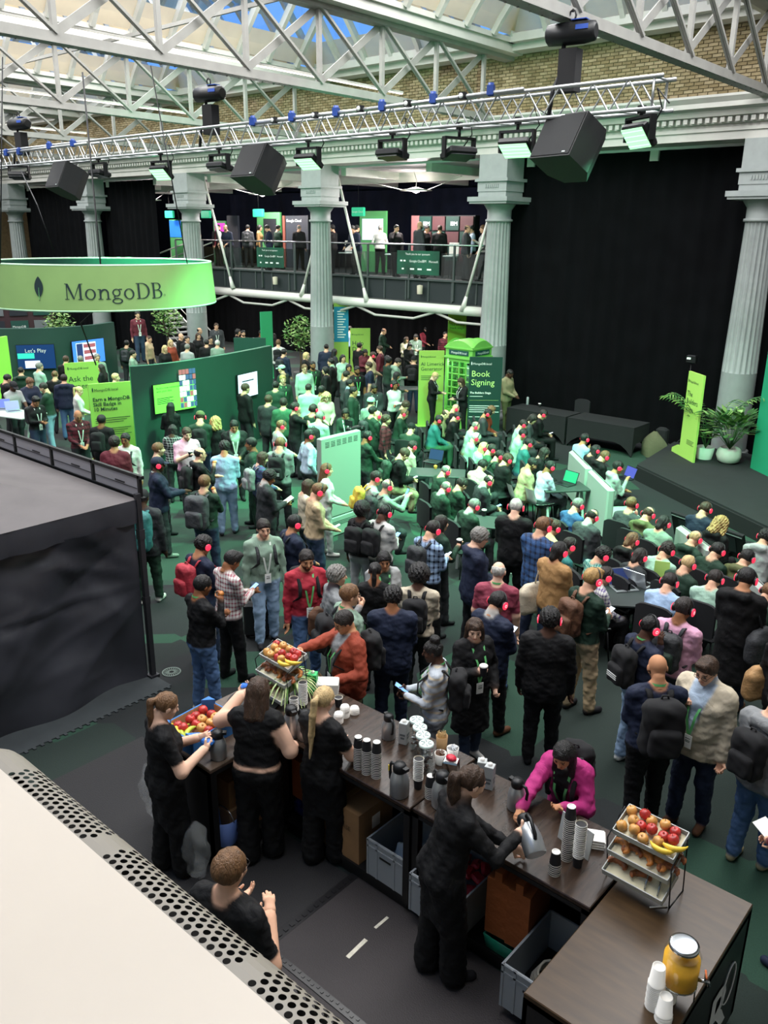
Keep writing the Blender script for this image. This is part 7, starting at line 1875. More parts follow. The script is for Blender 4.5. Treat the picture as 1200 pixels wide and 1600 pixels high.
# ================================================================== carried things
def pmat(I): return Matrix.Translation(Vector(I['root'])) @ Matrix.Rotation(I['rz'], 4, 'Z')
def tmat(I):
 R3 = I['Rs'] * I['s']; p = I['P'] * I['s']
 return pmat(I) @ Matrix((R3[0].tolist() + [p[0]], R3[1].tolist() + [p[1]], R3[2].tolist() + [p[2]], [0, 0, 0, 1]))
_BP = {}
def rbox(P, c, h, r):
 q = np.abs(P - np.array(c)) - (np.array(h) - r)
 return np.sqrt((np.maximum(q, 0) ** 2).sum(-1)) + np.minimum(q.max(-1), 0) - r
def bp_mesh(kind, lod):
 k = (kind, lod)
 if k in _BP: return _BP[k]
 h = (.013, .02, .028)[lod]
 def mk(f, lo, hi, nm):
  P = gridbox(lo, hi, h); V, Q = snets(f(P), lo, h); return tmesh(V, Q, nm, [None])
 if kind == 'pack':
  body = mk(lambda P: smin(rbox(P, (0, 0, 0), (.150, .085, .215), .07), rbox(P, (0, .0, .13), (.13, .08, .09), .07), .03) + .009 * wob(P, 24), (-.2, -.15, -.28), (.2, .15, .3), 'backpack')
  pocket = mk(lambda P: rbox(P, (0, -.095, -.07), (.115, .045, .11), .04) + .003 * wob(P, 40), (-.18, -.2, -.25), (.18, 0, .1), 'pocket')
 else:
  body = mk(lambda P: smax(smin(rbox(P, (0, 0, -.05), (.20, .085, .17), .08), rbox(P, (0, 0, .08), (.12, .05, .09), .04), .06), -1 - P[..., 2], .02) + .006 * wob(P, 22), (-.27, -.15, -.3), (.27, .15, .26), 'tote')
  pocket = None
 _BP[k] = (body, pocket); return _BP[k]
def setm(o, m): o.material_slots[0].link = 'OBJECT'; o.material_slots[0].material = m
def bagmat(c): return mat('bag_' + c, PAL[c], .7, noise=.25, nscale=9, bump=.4, bscale=35)
def strap_curve(I, pts, w, nm, m, parent, inv):
 b = MB(); P = [inv @ (tmat(I) @ Vector(p)) for p in pts]; b.tube(P, w, 6, flat=.35); return b.build(nm, m, parent)
def backpack(I, c, label, stripe=None, pocketc=None, low=0, rot=0, size=.93):
 body, pocket = bp_mesh('pack', I['lod']); yb = -(.125 * I['bulk'] + .085 * size + I['th'])
 M = tmat(I) @ Matrix.Translation((0, yb, .27 - low)) @ Matrix.Rotation(rot, 4, 'Z') @ Matrix.Scale(size, 4)
 o = obj('backpack', body, None, M=M); setm(o, bagmat(c)); tag(o, label, 'backpack', 'backpacks in the crowd')
 q = obj('pocket', pocket, o); setm(q, bagmat(pocketc or c))
 inv = M.inverted()
 for s in (-1, 1):
  pts = [(s * .075, -.14, .44 - low * .3), (s * .088, -.09, .505), (s * .10, -.01, .515 + I['th']), (s * .108, front_y(I, .42) * .75, .44), (s * .11, front_y(I, .36) + .004, .36), (s * .115, front_y(I, .24) + .002, .25), (s * .15 * I['bulk'], .05, .15), (s * .14, -.10, .10)]
  if I['lod'] < 2: strap_curve(I, pts, .024, 'strap', bagmat(c), o, inv)
 b = MB(); b.tube([(-.03, .02, .20), (-.02, .02, .25), (.02, .02, .25), (.03, .02, .20)], .009, 5); b.build('top_handle', bagmat(c), o)
 if stripe:
  for k in range(3): b = MB(); b.box((0, -.146, -.10 + k * .022), (.16, .006, .010), rz=0); b.build('stripe', mat('bag_stripe', '#d8dad8', .6), o)
 return o
def shoulder_bag(I, c, label, side=1, z=.02, y=-.05, s=1.0, x=.26):
 body, _ = bp_mesh('tote', I['lod']); M = tmat(I) @ Matrix.Translation((side * x, y, z)) @ Matrix.Rotation(math.pi / 2 * .8, 4, 'Z') @ Matrix.Scale(s, 4)
 o = obj('shoulder_bag', body, None, M=M); setm(o, bagmat(c)); tag(o, label, 'bag')
 strap_curve(I, [(side * x, y, z + .15), (side * .18, y - .02, .40), (side * .13, -.02, .50), (side * .05, .09, .45), (-side * .03, front_y(I, .3), .3), (side * .1, front_y(I, .1), .12), (side * x, y + .08, z + .1)], .016, 'strap', bagmat(c), o, M.inverted())
 return o
def handpt(I, i, f=.075):
 W, M3, g = I['hands'][i]; return Vector(W + M3[:, 1] * f * I['s'])
def headpt(I): return pmat(I) @ Vector(I['hl'])
_PH = {}
def phone(I, who, both=True, i=0, scr=0, big=1.0):
 p = (handpt(I, 0) + handpt(I, 1)) / 2 if both else handpt(I, i)
 n = (headpt(I) - p).normalized(); x = Vector((0, 0, 1)).cross(n).normalized(); y = n.cross(x)
 M = Matrix(((x.x, y.x, n.x, p.x), (x.y, y.y, n.y, p.y), (x.z, y.z, n.z, p.z), (0, 0, 0, 1))) @ Matrix.Translation((0, .02, .03)) @ Matrix.Scale(big, 4)
 if scr not in _PH:
  b = MB(); b.box((0, 0, 0), (.076, .155, .009), bevel=.003); d = MB(); d.box((0, 0, .005), (.068, .145, .001)); _PH[scr] = (b.mesh('phone', [mat('phone_case', '#15161a', .3)]), d.mesh('display', [disp(['phone_dark', 'phone_bright', 'phone_blue'][scr], ['#1c2430', '#cfdcee', '#6f9ad8'][scr], [.2, .9, .8][scr])]))
 o = obj('phone' if big < 1.3 else 'tablet', _PH[scr][0], None, M=M); tag(o, ('phone held by the ' if big < 1.3 else 'tablet held by the ') + who, 'phone' if big < 1.3 else 'tablet'); obj('display', _PH[scr][1], o)
def heldcup(I, who, i=0):
 p = handpt(I, i, .08); b = MB(); b.mi = 0; b.lathe([(.03, -.05), (.04, .05)], 14); b.mi = 1; b.lathe([(.042, .05), (.043, .062), (.036, .068), (0, .068)], 14, cap=False); tag(b.build('coffee_cup', [CUPB, CUPW], None, p), 'coffee cup held by the ' + who, 'cup')
def paper(I, who, c='#e4e6e0', s=1.0, i=0, both=True):
 p = (handpt(I, 0) + handpt(I, 1)) / 2 if both else handpt(I, i); n = (headpt(I) - p).normalized(); x = Vector((0, 0, 1)).cross(n).normalized(); y = n.cross(x)
 M = Matrix(((x.x, y.x, n.x, p.x), (x.y, y.y, n.y, p.y), (x.z, y.z, n.z, p.z), (0, 0, 0, 1))); b = MB(); b.box((0, .04, .03), (.15 * s, .20 * s, .003)); tag(b.build('paper_sheet', mat('paper' + c, c, .7), None, M=M), 'paper held by the ' + who, 'paper')
def snack(I, who, i=0):
 p = handpt(I, i, .09); b = MB(); b.lathe([(.01, -.025), (.035, -.015), (.04, .0), (.025, .025), (0, .03)], 10); tag(b.build('pastry', PAS[1], None, p), 'pastry held by the ' + who, 'pastry')
def seat(I, kind, who):
 if kind: chair(kind, (I['root'][0], I['root'][1], I['root'][2]), I['rz'], kind + ' chair seating the ' + who)

def P(who, x, y, face, **k):
 """one person with the things carried; k: bag=(colour,label[,stripe]) ph= phone, cup=, ch= chair"""
 bag = k.pop('bag', None); ph = k.pop('ph', None); cupi = k.pop('cup', None); ch = k.pop('ch', None); pp = k.pop('paper', None); sn = k.pop('snack', None); sb = k.pop('sbag', None)
 if ch: k.setdefault('pose', 'sit')
 if k.get('pose') == 'sit': k.setdefault('arms', 'lap');
 I = person(who, x, y, face, **k)
 if ph is not None: phone(I, who, both=k.get('arms') not in ('phone1', 'phoneL', 'cup'), i=1 if k.get('arms') == 'phoneL' else 0, scr=ph, big=1.0)
 if cupi is not None: heldcup(I, who, cupi)
 if pp is not None: paper(I, who)
 if sn is not None: snack(I, who, sn)
 if bag: backpack(I, *bag) if isinstance(bag, tuple) else backpack(I, **bag)
 if sb: shoulder_bag(I, *sb)
 if ch: seat(I, ch, who)
 return I

# ================================================================== bar staff and nearest visitors
I = P('barista with blond ponytail filling the blue crate', 260, 1103, 75, h=1.80, wide=.022, sex='f', top='jet', bot='jet', hair='pony', hc='lbrown', sleeve=.38, arms='hold', wr=at(318, 1172, 1.22), wl=at(308, 1153, 1.25), hp=24, skin='p', apron=True)
b = MB(); b.lathe([(.02, -.03), (.05, -.015), (.06, .01), (.03, .035), (0, .04)], 9, Matrix.Diagonal((1.2, .9, 1, 1))); tag(b.build('blue_wrapper', mat('blue_film', '#2b6fc4', .35, bump=.6, bscale=40), None, (handpt(I, 0) + handpt(I, 1)) / 2 + Vector((0, 0, -.02))), 'blue film in the hands of the ponytailed barista', 'wrapper')
I = P('barista with brown hair and cropped black top', 404, 1080, 20, h=1.80, wide=.022, sex='f', top='jet', bot='jet', hair='wavy', hc='brown', sleeve=.10, arms=((.24, .24, -.34), (-.26, .32, .02)), hp=12, skin='p', jacket='crop', lean=6)
b = MB(); b.box((0, 0, 0), (.14, .07, .03), bevel=.012); b.box((-.03, 0, -.05), (.04, .03, .1), bevel=.01); tag(b.build('blue_cloth', mat('cloth_blue', '#1f66c8', .7, bump=.5, bscale=30), None, handpt(I, 1, .12), .9), 'bright blue cloth held up by the brown haired barista', 'cloth')
P('barista with long blond ponytail behind the cup stacks', 507, 1093, 38, h=1.78, wide=.022, sex='f', top='jet', bot='jet', hair='pony', hc='fair', sleeve=.34, arms=((.16, .34, -.33), (-.10, .32, -.34)), hp=10, skin='p', apron=True)
I = P('barista with curly brown ponytail pouring coffee', 737, 1222, 62, h=1.86, wide=.022, sex='f', top='jet', bot='jet', hair='lpony', hc='brown', sleeve=.98, arms='hold', wr=at(812, 1302, 1.30), wl=at(800, 1322, 1.16), hp=14, skin='p', apron=True, lean=14, collar='jet')
wp = at(828, 1322, 1.24); flask(None, 'tilted steel flask in the hands of the pouring barista', 1.05, M=Matrix.Translation(at(838, 1336, 1.22)) @ Vector((-.62, .42, .42)).to_track_quat('Z', 'Y').to_matrix().to_4x4())
P('woman in magenta jacket leaning on the bar', 880, 1180, -160, h=1.66, sex='f', top='magenta', bot='black', inner='jet', hair='long', hc='black', skin='t', arms='reachR', wr=at(806, 1276, 1.10), wl=at(880, 1262, 1.12), hp=22, lan=1, lean=22, collar='white', jacket='jacket', bag=('black', 'black backpack on the woman in magenta'))
P('man in black tee standing below the white ledge', 360, 1358, 42, h=1.88, top='jet', bot='black', hair='short', hc='lbrown', sleeve=.42, arms=((.16, .17, -.14), (-.14, .2, -.2)), hp=4, glasses=True, skin='f', bulk=1.08)
P('man in rust jacket reaching for the pastries', 537, 972, -112, h=1.74, top='rust', bot='khaki', inner='grey', hair='short', hc='dark', skin='t', arms='reachR', wr=at(462, 1018, 1.35), wl=at(527, 1062, 1.10), hp=24, lan=1, glasses=True, jacket='coat', bulk=1.12, bag=('black', 'black backpack on the man in rust'))
P('woman in pale blue striped sweater with a bun', 676, 1018, -82, h=1.70, sex='f', top='lblue', bot='grey', pat='stripe', patc='cream', hair='bun', hc='black', skin='d', arms='phone', ph=2, hp=14, bag=('black', 'large dark backpack on the woman in pale blue'), lan=1)
P('woman in long black coat holding a coffee', 742, 984, 150, h=1.70, sex='f', top='jet', bot='ddenim', hair='wavy', hc='brown', skin='p', arms='cup', cup=0, jacket='long', lan=1, hp=14, hy=25, shoe='white')
P('man in navy suit seen from behind at the bar', 614, 934, 4, h=1.78, top='navy', bot='navy', hair='curly', hc='black', skin='b', arms='low', jacket='coat', bulk=1.08)
P('man in grey sweater with tan shoulder strap', 527, 900, 75, h=1.78, top='grey', bot='char', hair='curly', hc='grey', skin='f', arms='cup', collar='navy', sbag=('brown', 'brown leather bag on the grey sweater man', -1))
P('man in sage sweater and glasses queuing', 547, 930, 70, h=1.80, top='sage', bot='char', hair='short', hc='lbrown', skin='f', glasses=True, bulk=1.15, lan=1, bag=('black', 'black backpack on the man in sage'))
P('bearded man in crimson sweater with backpack straps', 479, 875, 165, h=1.78, top='red', bot='denim', hair='short', hc='dark', skin='t', beard=.85, lan=1, hp=14, bag=('black', 'black backpack on the crimson sweater man'), shoe='brown')
P('man in grey hoodie with a suitcase', 412, 826, 165, h=1.82, top='sage', bot='ldenim', hair='short', hc='dark', skin='f', hp=10, hood=True, lan='w', bag=('char', 'charcoal backpack on the grey hoodie man'))
P('man in red and white checked shirt on his phone', 363, 876, 60, h=1.76, top='white', bot='jet', pat='check', patc='wine', hair='quiff', hc='black', skin='b', arms='phone', ph=2, hp=34)
P('man in black sweater eating by the checked shirt', 317, 915, 62, h=1.74, top='jet', bot='denim', hair='short', hc='black', skin='b', arms='eat', snack=0, hp=18, lan=1, shoe='white')
P('man in navy jersey with a red backpack', 318, 852, 55, h=1.78, top='navy', bot='ddenim', hair='curly', hc='black', skin='t', phones=True, hp=24, arms='low', bag=('red', 'bright red backpack by the tent'), shoe='white')
P('man in dark beanie half hidden by the tent', 223, 778, 20, h=1.80, top='char', bot='dgreen', hair='buzz', hc='black', skin='d', hat='beanie', hatc='black', jacket='coat', bag=dict(c='teal', label='blue grey roll top backpack beside the tent corner', size=1.3), shoe='white')
P('man in dark teal puffer jacket with headphones', 461, 818, 65, h=1.74, top='navy', bot='char', hair='short', hc='black', skin='t', phones=True, glasses=True, jacket='jacket', hp=14, arms='low', bag=('char', 'grey backpack on the puffer jacket man'))
P('man in cream blazer and blue shirt', 1104, 1048, -155, h=1.84, top='cream', bot='navy', inner='pblue', hair='quiff', hc='brown', skin='f', arms='strap', glasses=True, jacket='coat', shoe='brown', hp=22, lan=1, collar='pblue', bulk=1.1)
P('bald man in navy shirt with a black backpack', 1027, 1044, -18, h=1.84, top='navy', bot='jet', hair='none', hc='dark', beard=.9, skin='t', arms='low', lan=1, bulk=1.12, bag=dict(c='black', label='large black backpack on the bald man in navy', size=1.15))
P('man in navy top with a hand on his chin', 1016, 980, 50, h=1.76, top='navy', bot='ldenim', hair='buzz', hc='black', skin='d', phones=True, arms='chin', lan=1, bag=('black', 'black backpack with three white stripes', True), shoe='white', hp=16)
P('man in pink shirt with a grey and black backpack', 1068, 952, 22, h=1.80, top='pink', bot='char', hair='short', hc='dark', skin='b', phones=True, arms='low', bag=('char', 'grey and black backpack on the pink shirt', None, 'dgreen'))
P('man in long black coat with a messenger bag', 1166, 905, 12, h=1.84, top='jet', bot='navy', hair='short', hc='black', skin='t', phones=True, jacket='long', hood=True, arms='low', sbag=('char', 'charcoal messenger bag on the long black coat', 1), shoe='brown')
P('man in black suit seen from behind with headphones', 859, 968, 3, h=1.80, top='jet', bot='jet', hair='curly', hc='black', skin='d', phones=True, jacket='coat', bulk=1.1)
P('fair haired man in dark green sweater and beige trousers', 926, 905, 45, h=1.84, top='dgreen', bot='beige', hair='quiff', hc='blond', skin='f', phones=True, arms='phone', ph=1, bag=('brown', 'brown leather backpack in the standing crowd'), shoe='black', hp=20)
P('person in brown suede jacket with a white tote', 874, 862, 40, h=1.74, top='tan', bot='ddenim', hair='bob', hc='black', skin='t', phones=True, jacket='jacket', arms='low', sbag=('cream', 'white tote bag over the suede jacket', -1, -.02, -.06, 1.1))
P('man in blue plaid blazer', 849, 823, 40, h=1.86, top='blue', bot='navy', pat='plaid', patc='navy', hair='quiff', hc='lbrown', skin='f', phones=True, jacket='coat', arms='low')
P('white haired man in black coat', 806, 793, 12, h=1.80, top='jet', bot='jet', hair='short', hc='white', skin='p', phones=True, jacket='coat', arms='low')
P('smiling grey haired man in blue jacket', 750, 840, 70, h=1.84, top='navy', bot='black', hair='curly', hc='grey', skin='p', glasses=True, jacket='coat', hood=True, lan=1, hp=20, arms='low')
P('bald man in wine polo shirt', 779, 893, 10, h=1.76, top='wine', bot='denim', hair='bald', hc='white', skin='p', sleeve=.45, bulk=1.15, lan=1)
P('man in dark blue suit with headphones and phone', 778, 942, 38, h=1.76, top='navy', bot='jet', hair='short', hc='black', skin='t', phones=True, jacket='coat', arms='phone', ph=1, collar='white', shoe='brown')
P('person with afro hair and white jacket', 655, 900, 8, h=1.74, top='cream', bot='char', hair='afro', hc='black', skin='d', bag=('black', 'black backpack over the white jacket'), arms='low')
P('woman with long reddish ponytail in black', 586, 893, 5, h=1.68, sex='f', top='jet', bot='jet', hair='pony', hc='black', skin='b', arms='low')
P('woman in white jacket facing the camera', 600, 876, 170, h=1.68, sex='f', top='lgrey', bot='char', inner='dgreen', hair='bob', hc='black', skin='t', arms='low', hp=16, lan=1, jacket='jacket')
P('person in grey jacket at the right frame edge', 1218, 1098, 30, h=1.80, top='grey', bot='denim', hair='short', hc='dark', hood=True, jacket='jacket', arms='low', bag=('black', 'black backpack at the right frame edge'), shoe='khaki', bulk=1.1)
P('person in maroon top mostly out of frame', 1272, 1232, -60, h=1.74, top='maroon', bot='ddenim', arms='low', shoe='navy', paper=1)
I = P('person in dark coat cut by the right edge', 1246, 992, 30, h=1.76, top='jet', bot='jet', arms='side', jacket='coat', sbag=('tan', 'tan leather bag hanging at the right frame edge', -1, .05, 0, 1.0))
sc_ = thing('suitcase', 'small black suitcase beside the grey hoodie man', 'suitcase', flat(at(402, 985, .1)), .8); q = MB(); q.box((0, 0, .3), (.34, .22, .5), bevel=.04); q.build('shell', mat('case_black', '#131316', .5), sc_); q = MB(); q.tube([(-.08, 0, .55), (-.08, 0, .85), (.08, 0, .85), (.08, 0, .55)], .01, 6); q.build('pull_handle', BLK, sc_)
for s in (-1, 1): q = MB(); q.lathe([(.03, -.015), (.03, .015)], 10, T3(s * .13, 0, .03, rx=math.pi / 2)); q.build('wheel', BLK, sc_)

# ================================================================== left crowd, by the booths
P('woman in black with hand to her chin at the lime screen', 267, 636, 15, h=1.68, sex='f', top='jet', bot='jet', hair='long', hc='black', arms='chin', skin='f', sbag=('black', 'small black bag on the woman at the lime screen', 1, .0, -.05, .6))
P('woman with long black braids and spotted top', 270, 672, 12, h=1.66, sex='f', top='black', bot='char', pat='check', patc='lgrey', hair='braid', hc='black', skin='d', arms='low')
P('man in cap and headphones facing the curved wall', 313, 652, 8, h=1.82, top='dgreen', bot='ddenim', hair='buzz', hc='brown', hat='cap', hatc='olive', phones=True, arms='low', bag=('black', 'black backpack on the man in the olive cap'))
P('woman with curly blond hair near the white screen', 337, 660, 12, h=1.68, sex='f', top='jet', bot='jet', hair='curlylong', hc='blond', arms='low', skin='p')
P('bearded man in pale pink shirt sipping coffee', 292, 678, 160, h=1.80, top='pink', bot='char', hair='short', hc='brown', beard=.7, skin='p', arms='cup', cup=0, sleeve=.55, hp=18)
P('brown haired man in dark shirt looking right', 248, 702, 80, h=1.76, top='jet', bot='char', hair='short', hc='lbrown', beard=.5, skin='p')
P('man in navy cap and navy hoodie gesturing', 247, 726, 82, h=1.78, top='navy', bot='char', hair='buzz', hc='black', hat='cap', hatc='navy', skin='d', phones=True, arms=((.14, .38, -.24), (-.1, .34, -.3)), lan='w', jacket='jacket', shoe='sage')
P('bald man in black hoodie eating', 313, 710, 75, h=1.78, top='jet', bot='jet', hair='bald', hc='dark', skin='f', glasses=True, arms='eat', snack=0, hood=True, bag=('black', 'black backpack on the bald man eating'))
P('man in black leather jacket over grey tee', 366, 666, 175, h=1.76, top='jet', bot='char', inner='sage', hair='short', hc='black', skin='t', jacket='jacket', arms='low', lan='w')
P('man in light blue shirt and jeans from behind', 351, 700, 8, h=1.80, top='lblue', bot='ldenim', hair='curly', hc='black', skin='t', arms='low', shoe='char')
P('man in green suit turned to the left', 392, 694, -80, h=1.76, top='dgreen', bot='dgreen', hair='short', hc='black', skin='b', jacket='coat', arms='cup')
P('woman with long brown hair and checked sleeve', 411, 716, 70, h=1.68, sex='f', top='purple', bot='char', pat='check', patc='teal', hair='wavy', hc='brown', skin='p', arms='low', hp=24, bag=('grey', 'grey and orange backpack on the brown haired woman'))
P('man in dark suit reading a sheet of paper', 421, 746, 72, h=1.76, top='char', bot='char', hair='curly', hc='black', skin='b', jacket='coat', arms='phone', paper=1, hp=32, collar='white')
P('man in black jacket with large grey backpack', 320, 754, 30, h=1.78, top='dgreen', bot='ddenim', hair='short', hc='lbrown', arms='eat', snack=0, bag=dict(c='dgrey', label='large grey and black hiking backpack', size=1.2), shoe='white')
P('man at the far left in a black jacket', 12, 592, 70, h=1.74, top='jet', bot='char', hair='short', hc='black', arms='type', jacket='jacket')
P('man in dark hoodie with shaved head by the booth', 33, 580, 12, h=1.74, top='dgreen', bot='char', hair='buzz', hc='dark', hood=True)
P('man in black cap and grey tee at the laptop table', 21, 604, 150, h=1.72, top='lgrey', bot='char', hair='buzz', hc='black', hat='cap', hatc='black', skin='d', arms='type', sleeve=.5, hp=26)
P('brown haired man in navy blazer at the laptop table', 47, 598, 150, h=1.74, top='navy', bot='char', hair='curly', hc='lbrown', jacket='coat', arms='type', hp=26)
P('grey haired man in mint shirt facing the screens', 62, 573, 60, h=1.78, top='mint', bot='char', hair='short', hc='grey', arms='low', hp=4)
P('man in dark green sweater and pale jeans', 68, 606, -70, h=1.78, top='dgreen', bot='ldenim', hair='short', hc='dark', arms='type', hp=26, beard=.5)
P('man in black roll neck with lanyard on his phone', 56, 627, 150, h=1.74, top='jet', bot='ddenim', hair='quiff', hc='black', skin='t', arms='phone', ph=1, lan='w', bag=('char', 'grey backpack on the roll neck man'))
P('short haired man in black behind the expert sign', 86, 586, 15, h=1.74, top='jet', bot='char', hair='buzz', hc='lbrown')
P('man in navy jacket and blue jeans by the lime sign', 100, 592, 10, h=1.76, top='navy', bot='denim', hair='short', hc='dark', hood=True, jacket='jacket')
P('dark haired man watching the app screen', 103, 562, 20, h=1.76, top='jet', bot='char', hair='short', hc='brown')
P('grey haired man watching the app screen', 126, 562, 10, h=1.74, top='dgreen', bot='char', hair='short', hc='grey')
P('bearded man in green jacket before the app screen', 152, 559, 165, h=1.78, top='sage', bot='char', hair='short', hc='grey', beard=.8, glasses=True, bag=('char', 'grey backpack on the bearded man in green'))
P('person with long dark hair below the app screen', 158, 575, -60, h=1.66, sex='f', top='jet', bot='jet', hair='long', hc='dark')
P('fair haired person behind the skill badge sign', 181, 590, 100, h=1.70, top='sage', bot='char', hair='short', hc='fair')
P('blond woman in white patterned sweater', 124, 611, 85, h=1.70, sex='f', top='white', bot='ldenim', hair='pony', hc='fair', skin='p', arms='low')
P('bald moustached man in red plaid shirt', 122, 650, 165, h=1.76, top='maroon', bot='char', pat='plaid', patc='jet', hair='none', hc='dark', beard=.4, skin='t', arms='low', lan='w', glasses=True)
P('man in black leather jacket beside the red plaid shirt', 159, 657, 25, h=1.74, top='jet', bot='jet', hair='short', hc='black', skin='b', jacket='jacket', bag=('black', 'black backpack on the leather jacket man'))
P('smiling man in white shirt by the curved wall', 196, 687, -160, h=1.74, top='white', bot='denim', hair='short', hc='black', skin='b', glasses=True, bag=('char', 'grey backpack on the smiling man'))
P('heavy man in maroon sweater from behind', 179, 692, 15, h=1.80, top='maroon', bot='char', hair='curly', hc='dark', bulk=1.25, skin='t')

# ================================================================== middle crowd
P('woman with long hair and white sweater by the totem', 511, 734, 85, h=1.68, sex='f', top='white', bot='lgrey', hair='long', hc='lbrown', skin='p', phones=True, arms='low', hp=8, shoe='white')
P('man in grey sweater holding a tablet', 498, 768, 75, h=1.80, top='beige', bot='ddenim', hair='quiff', hc='lbrown', skin='f', phones=True, arms='low', hp=30, ph=1)
P('woman with dark brown hair behind the tablet man', 482, 760, 75, h=1.66, sex='f', top='cream', bot='char', hair='wavy', hc='brown', arms='low')
P('man in pale shirt with headphones left of the totem', 484, 681, 70, h=1.76, top='pblue', bot='char', hair='short', hc='black', skin='b', phones=True, arms='pocket')
P('man in dark tee taking a photo', 462, 637, 75, h=1.78, top='jet', bot='char', hair='short', hc='dark', phones=True, arms='photo', sleeve=.45, ph=1, hp=2)
P('man in grey top with headphones looking down', 440, 666, 75, h=1.76, top='lgrey', bot='char', hair='short', hc='lbrown', phones=True, arms='low')
P('man in grey sweatshirt with a striped black backpack', 438, 694, 15, h=1.80, top='grey', bot='char', hair='short', hc='lbrown', phones=True, arms='low', bag=('black', 'black backpack with white stripes in the middle crowd', True))
P('man in mint shirt with a black strap', 500, 652, 30, h=1.76, top='mint', bot='char', hair='short', hc='grey', phones=True, arms='low', bag=('black', 'black backpack on the mint shirt'))
P('dark haired man between the mint shirt and the phone photographer', 490, 640, 40, h=1.74, top='dgreen', bot='char', hair='short', hc='dark', phones=True)
P('woman with dark bob and glasses facing the camera', 540, 646, 175, h=1.66, sex='f', top='dgreen', bot='jet', hair='bob', hc='black', glasses=True, lan='w', arms='low', skin='t')
P('woman with curly blond hair and cream top', 510, 621, 165, h=1.68, sex='f', top='cream', bot='char', hair='curlylong', hc='fair', skin='p', arms='low')
P('man in pale green tee from behind', 482, 607, 10, h=1.80, top='mint', bot='char', hair='buzz', hc='dark', sleeve=.5)
P('dark haired person in mint behind the pale green tee', 503, 610, 40, h=1.70, top='mint', bot='char', hair='short', hc='black', skin='b')
P('person in mint cap and dark jacket', 440, 577, -60, h=1.74, top='dgreen', bot='char', hair='buzz', hc='dark', hat='cap', hatc='mint', jacket='jacket')
P('fair haired man in dark hoodie with green lanyard', 442, 593, 165, h=1.76, top='dgreen', bot='char', hair='short', hc='blond', lan=1, hood=True)
P('dark haired person in dark green beside the hoodie man', 431, 603, 15, h=1.74, top='dgreen', bot='char', hair='short', hc='black', jacket='jacket')
P('brown haired man in dark blazer from behind', 420, 625, 30, h=1.76, top='char', bot='char', hair='short', hc='brown', jacket='coat')
P('man in green field jacket from behind', 443, 630, 10, h=1.76, top='green', bot='char', hair='short', hc='dark', jacket='jacket')
P('man in young mint shirt with backpack straps', 476, 576, 165, h=1.76, top='mint', bot='char', hair='short', hc='lbrown', glasses=True, bag=('char', 'dark backpack on the young man in mint'))
P('bearded man in dark green with lanyard', 489, 571, 160, h=1.78, top='dgreen', bot='char', hair='buzz', hc='black', beard=.9, skin='b', lan=1)
P('woman in black suit with green lanyard', 508, 579, -80, h=1.70, sex='f', top='jet', bot='jet', hair='bob', hc='black', lan=1, jacket='coat')
P('man in black suit left of the help desk', 517, 566, -70, h=1.80, top='jet', bot='jet', hair='short', hc='black', jacket='coat', collar='mint')
P('man in navy jacket from behind near the column', 510, 543, 10, h=1.78, top='navy', bot='char', hair='buzz', hc='black', jacket='jacket')
P('blond woman in black blazer beside the column', 479, 556, 100, h=1.70, sex='f', top='jet', bot='jet', hair='bob', hc='fair', skin='p', jacket='jacket')
P('black haired woman by the column', 523, 550, 60, h=1.66, sex='f', top='char', bot='char', hair='long', hc='black', skin='b')
P('man in white shirt with black backpack by the tree', 435, 536, 10, h=1.78, top='white', bot='char', hair='short', hc='lbrown', bag=('black', 'black backpack on the white shirt by the tree'))
P('dark haired person with bag beside the tree', 444, 551, 40, h=1.74, top='navy', bot='char', hair='short', hc='black', bag=('char', 'dark backpack near the tree'))
P('dark clothed man far back left of the tree', 422, 516, 160, h=1.76, top='jet', bot='jet', hair='short', hc='black', skin='b', jacket='coat')
P('man far back beside the small green sign', 408, 521, 150, h=1.74, top='jet', bot='jet', hair='short', hc='black', skin='b')
P('long haired person near the far black drape', 444, 486, 175, h=1.72, sex='f', top='jet', bot='jet', hair='long', hc='red', lan='w')
P('person with lanyard beside the agenda board', 553, 497, 170, h=1.74, top='char', bot='char', hair='short', hc='black', lan=1, arms='low')
P('person in blue jacket behind the help desk sign', 547, 514, 10, h=1.74, top='lblue', bot='char', hair='short', hc='dark')
P('blond woman beside the agenda board', 520, 525, 70, h=1.66, sex='f', top='sage', bot='char', hair='long', hc='fair')
P('man in black vest over white shirt', 593, 501, 60, h=1.80, top='char', bot='beige', hair='short', hc='black', inner='white', arms='pocket')
P('balding man in dark blazer with lanyard', 600, 518, 90, h=1.76, top='dgreen', bot='char', hair='bald', hc='dark', jacket='coat', lan='w', arms='low')
P('woman in dark jacket with green lanyard far back', 613, 512, 170, h=1.66, sex='f', top='jet', bot='jet', hair='bob', hc='dark', lan=1, arms='low')
P('bald man in black far back', 618, 500, -90, h=1.78, top='jet', bot='jet', hair='none', hc='dark')
P('man in red vest with grey sleeves', 593, 546, -80, h=1.78, top='maroon', bot='char', hair='short', hc='brown', bag=('char', 'grey backpack on the red vest man'))
P('bearded man in beige jacket right of the help desk', 583, 556, 80, h=1.76, top='beige', bot='char', hair='short', hc='brown', beard=.9, phones=True, arms='low', jacket='jacket')
P('woman with long black hair before the help desk sign', 571, 551, 160, h=1.66, sex='f', top='maroon', bot='jet', hair='long', hc='black', arms='phone', skin='t')
P('woman with long hair and cream top far back', 635, 531, 165, h=1.66, sex='f', top='cream', bot='jet', hair='wavy', hc='brown', arms='low', lan='w')
P('man in green checked shirt with lanyard', 650, 527, 170, h=1.74, top='sage', bot='char', pat='check', patc='dgreen', hair='short', hc='black', lan='w', arms='phone')
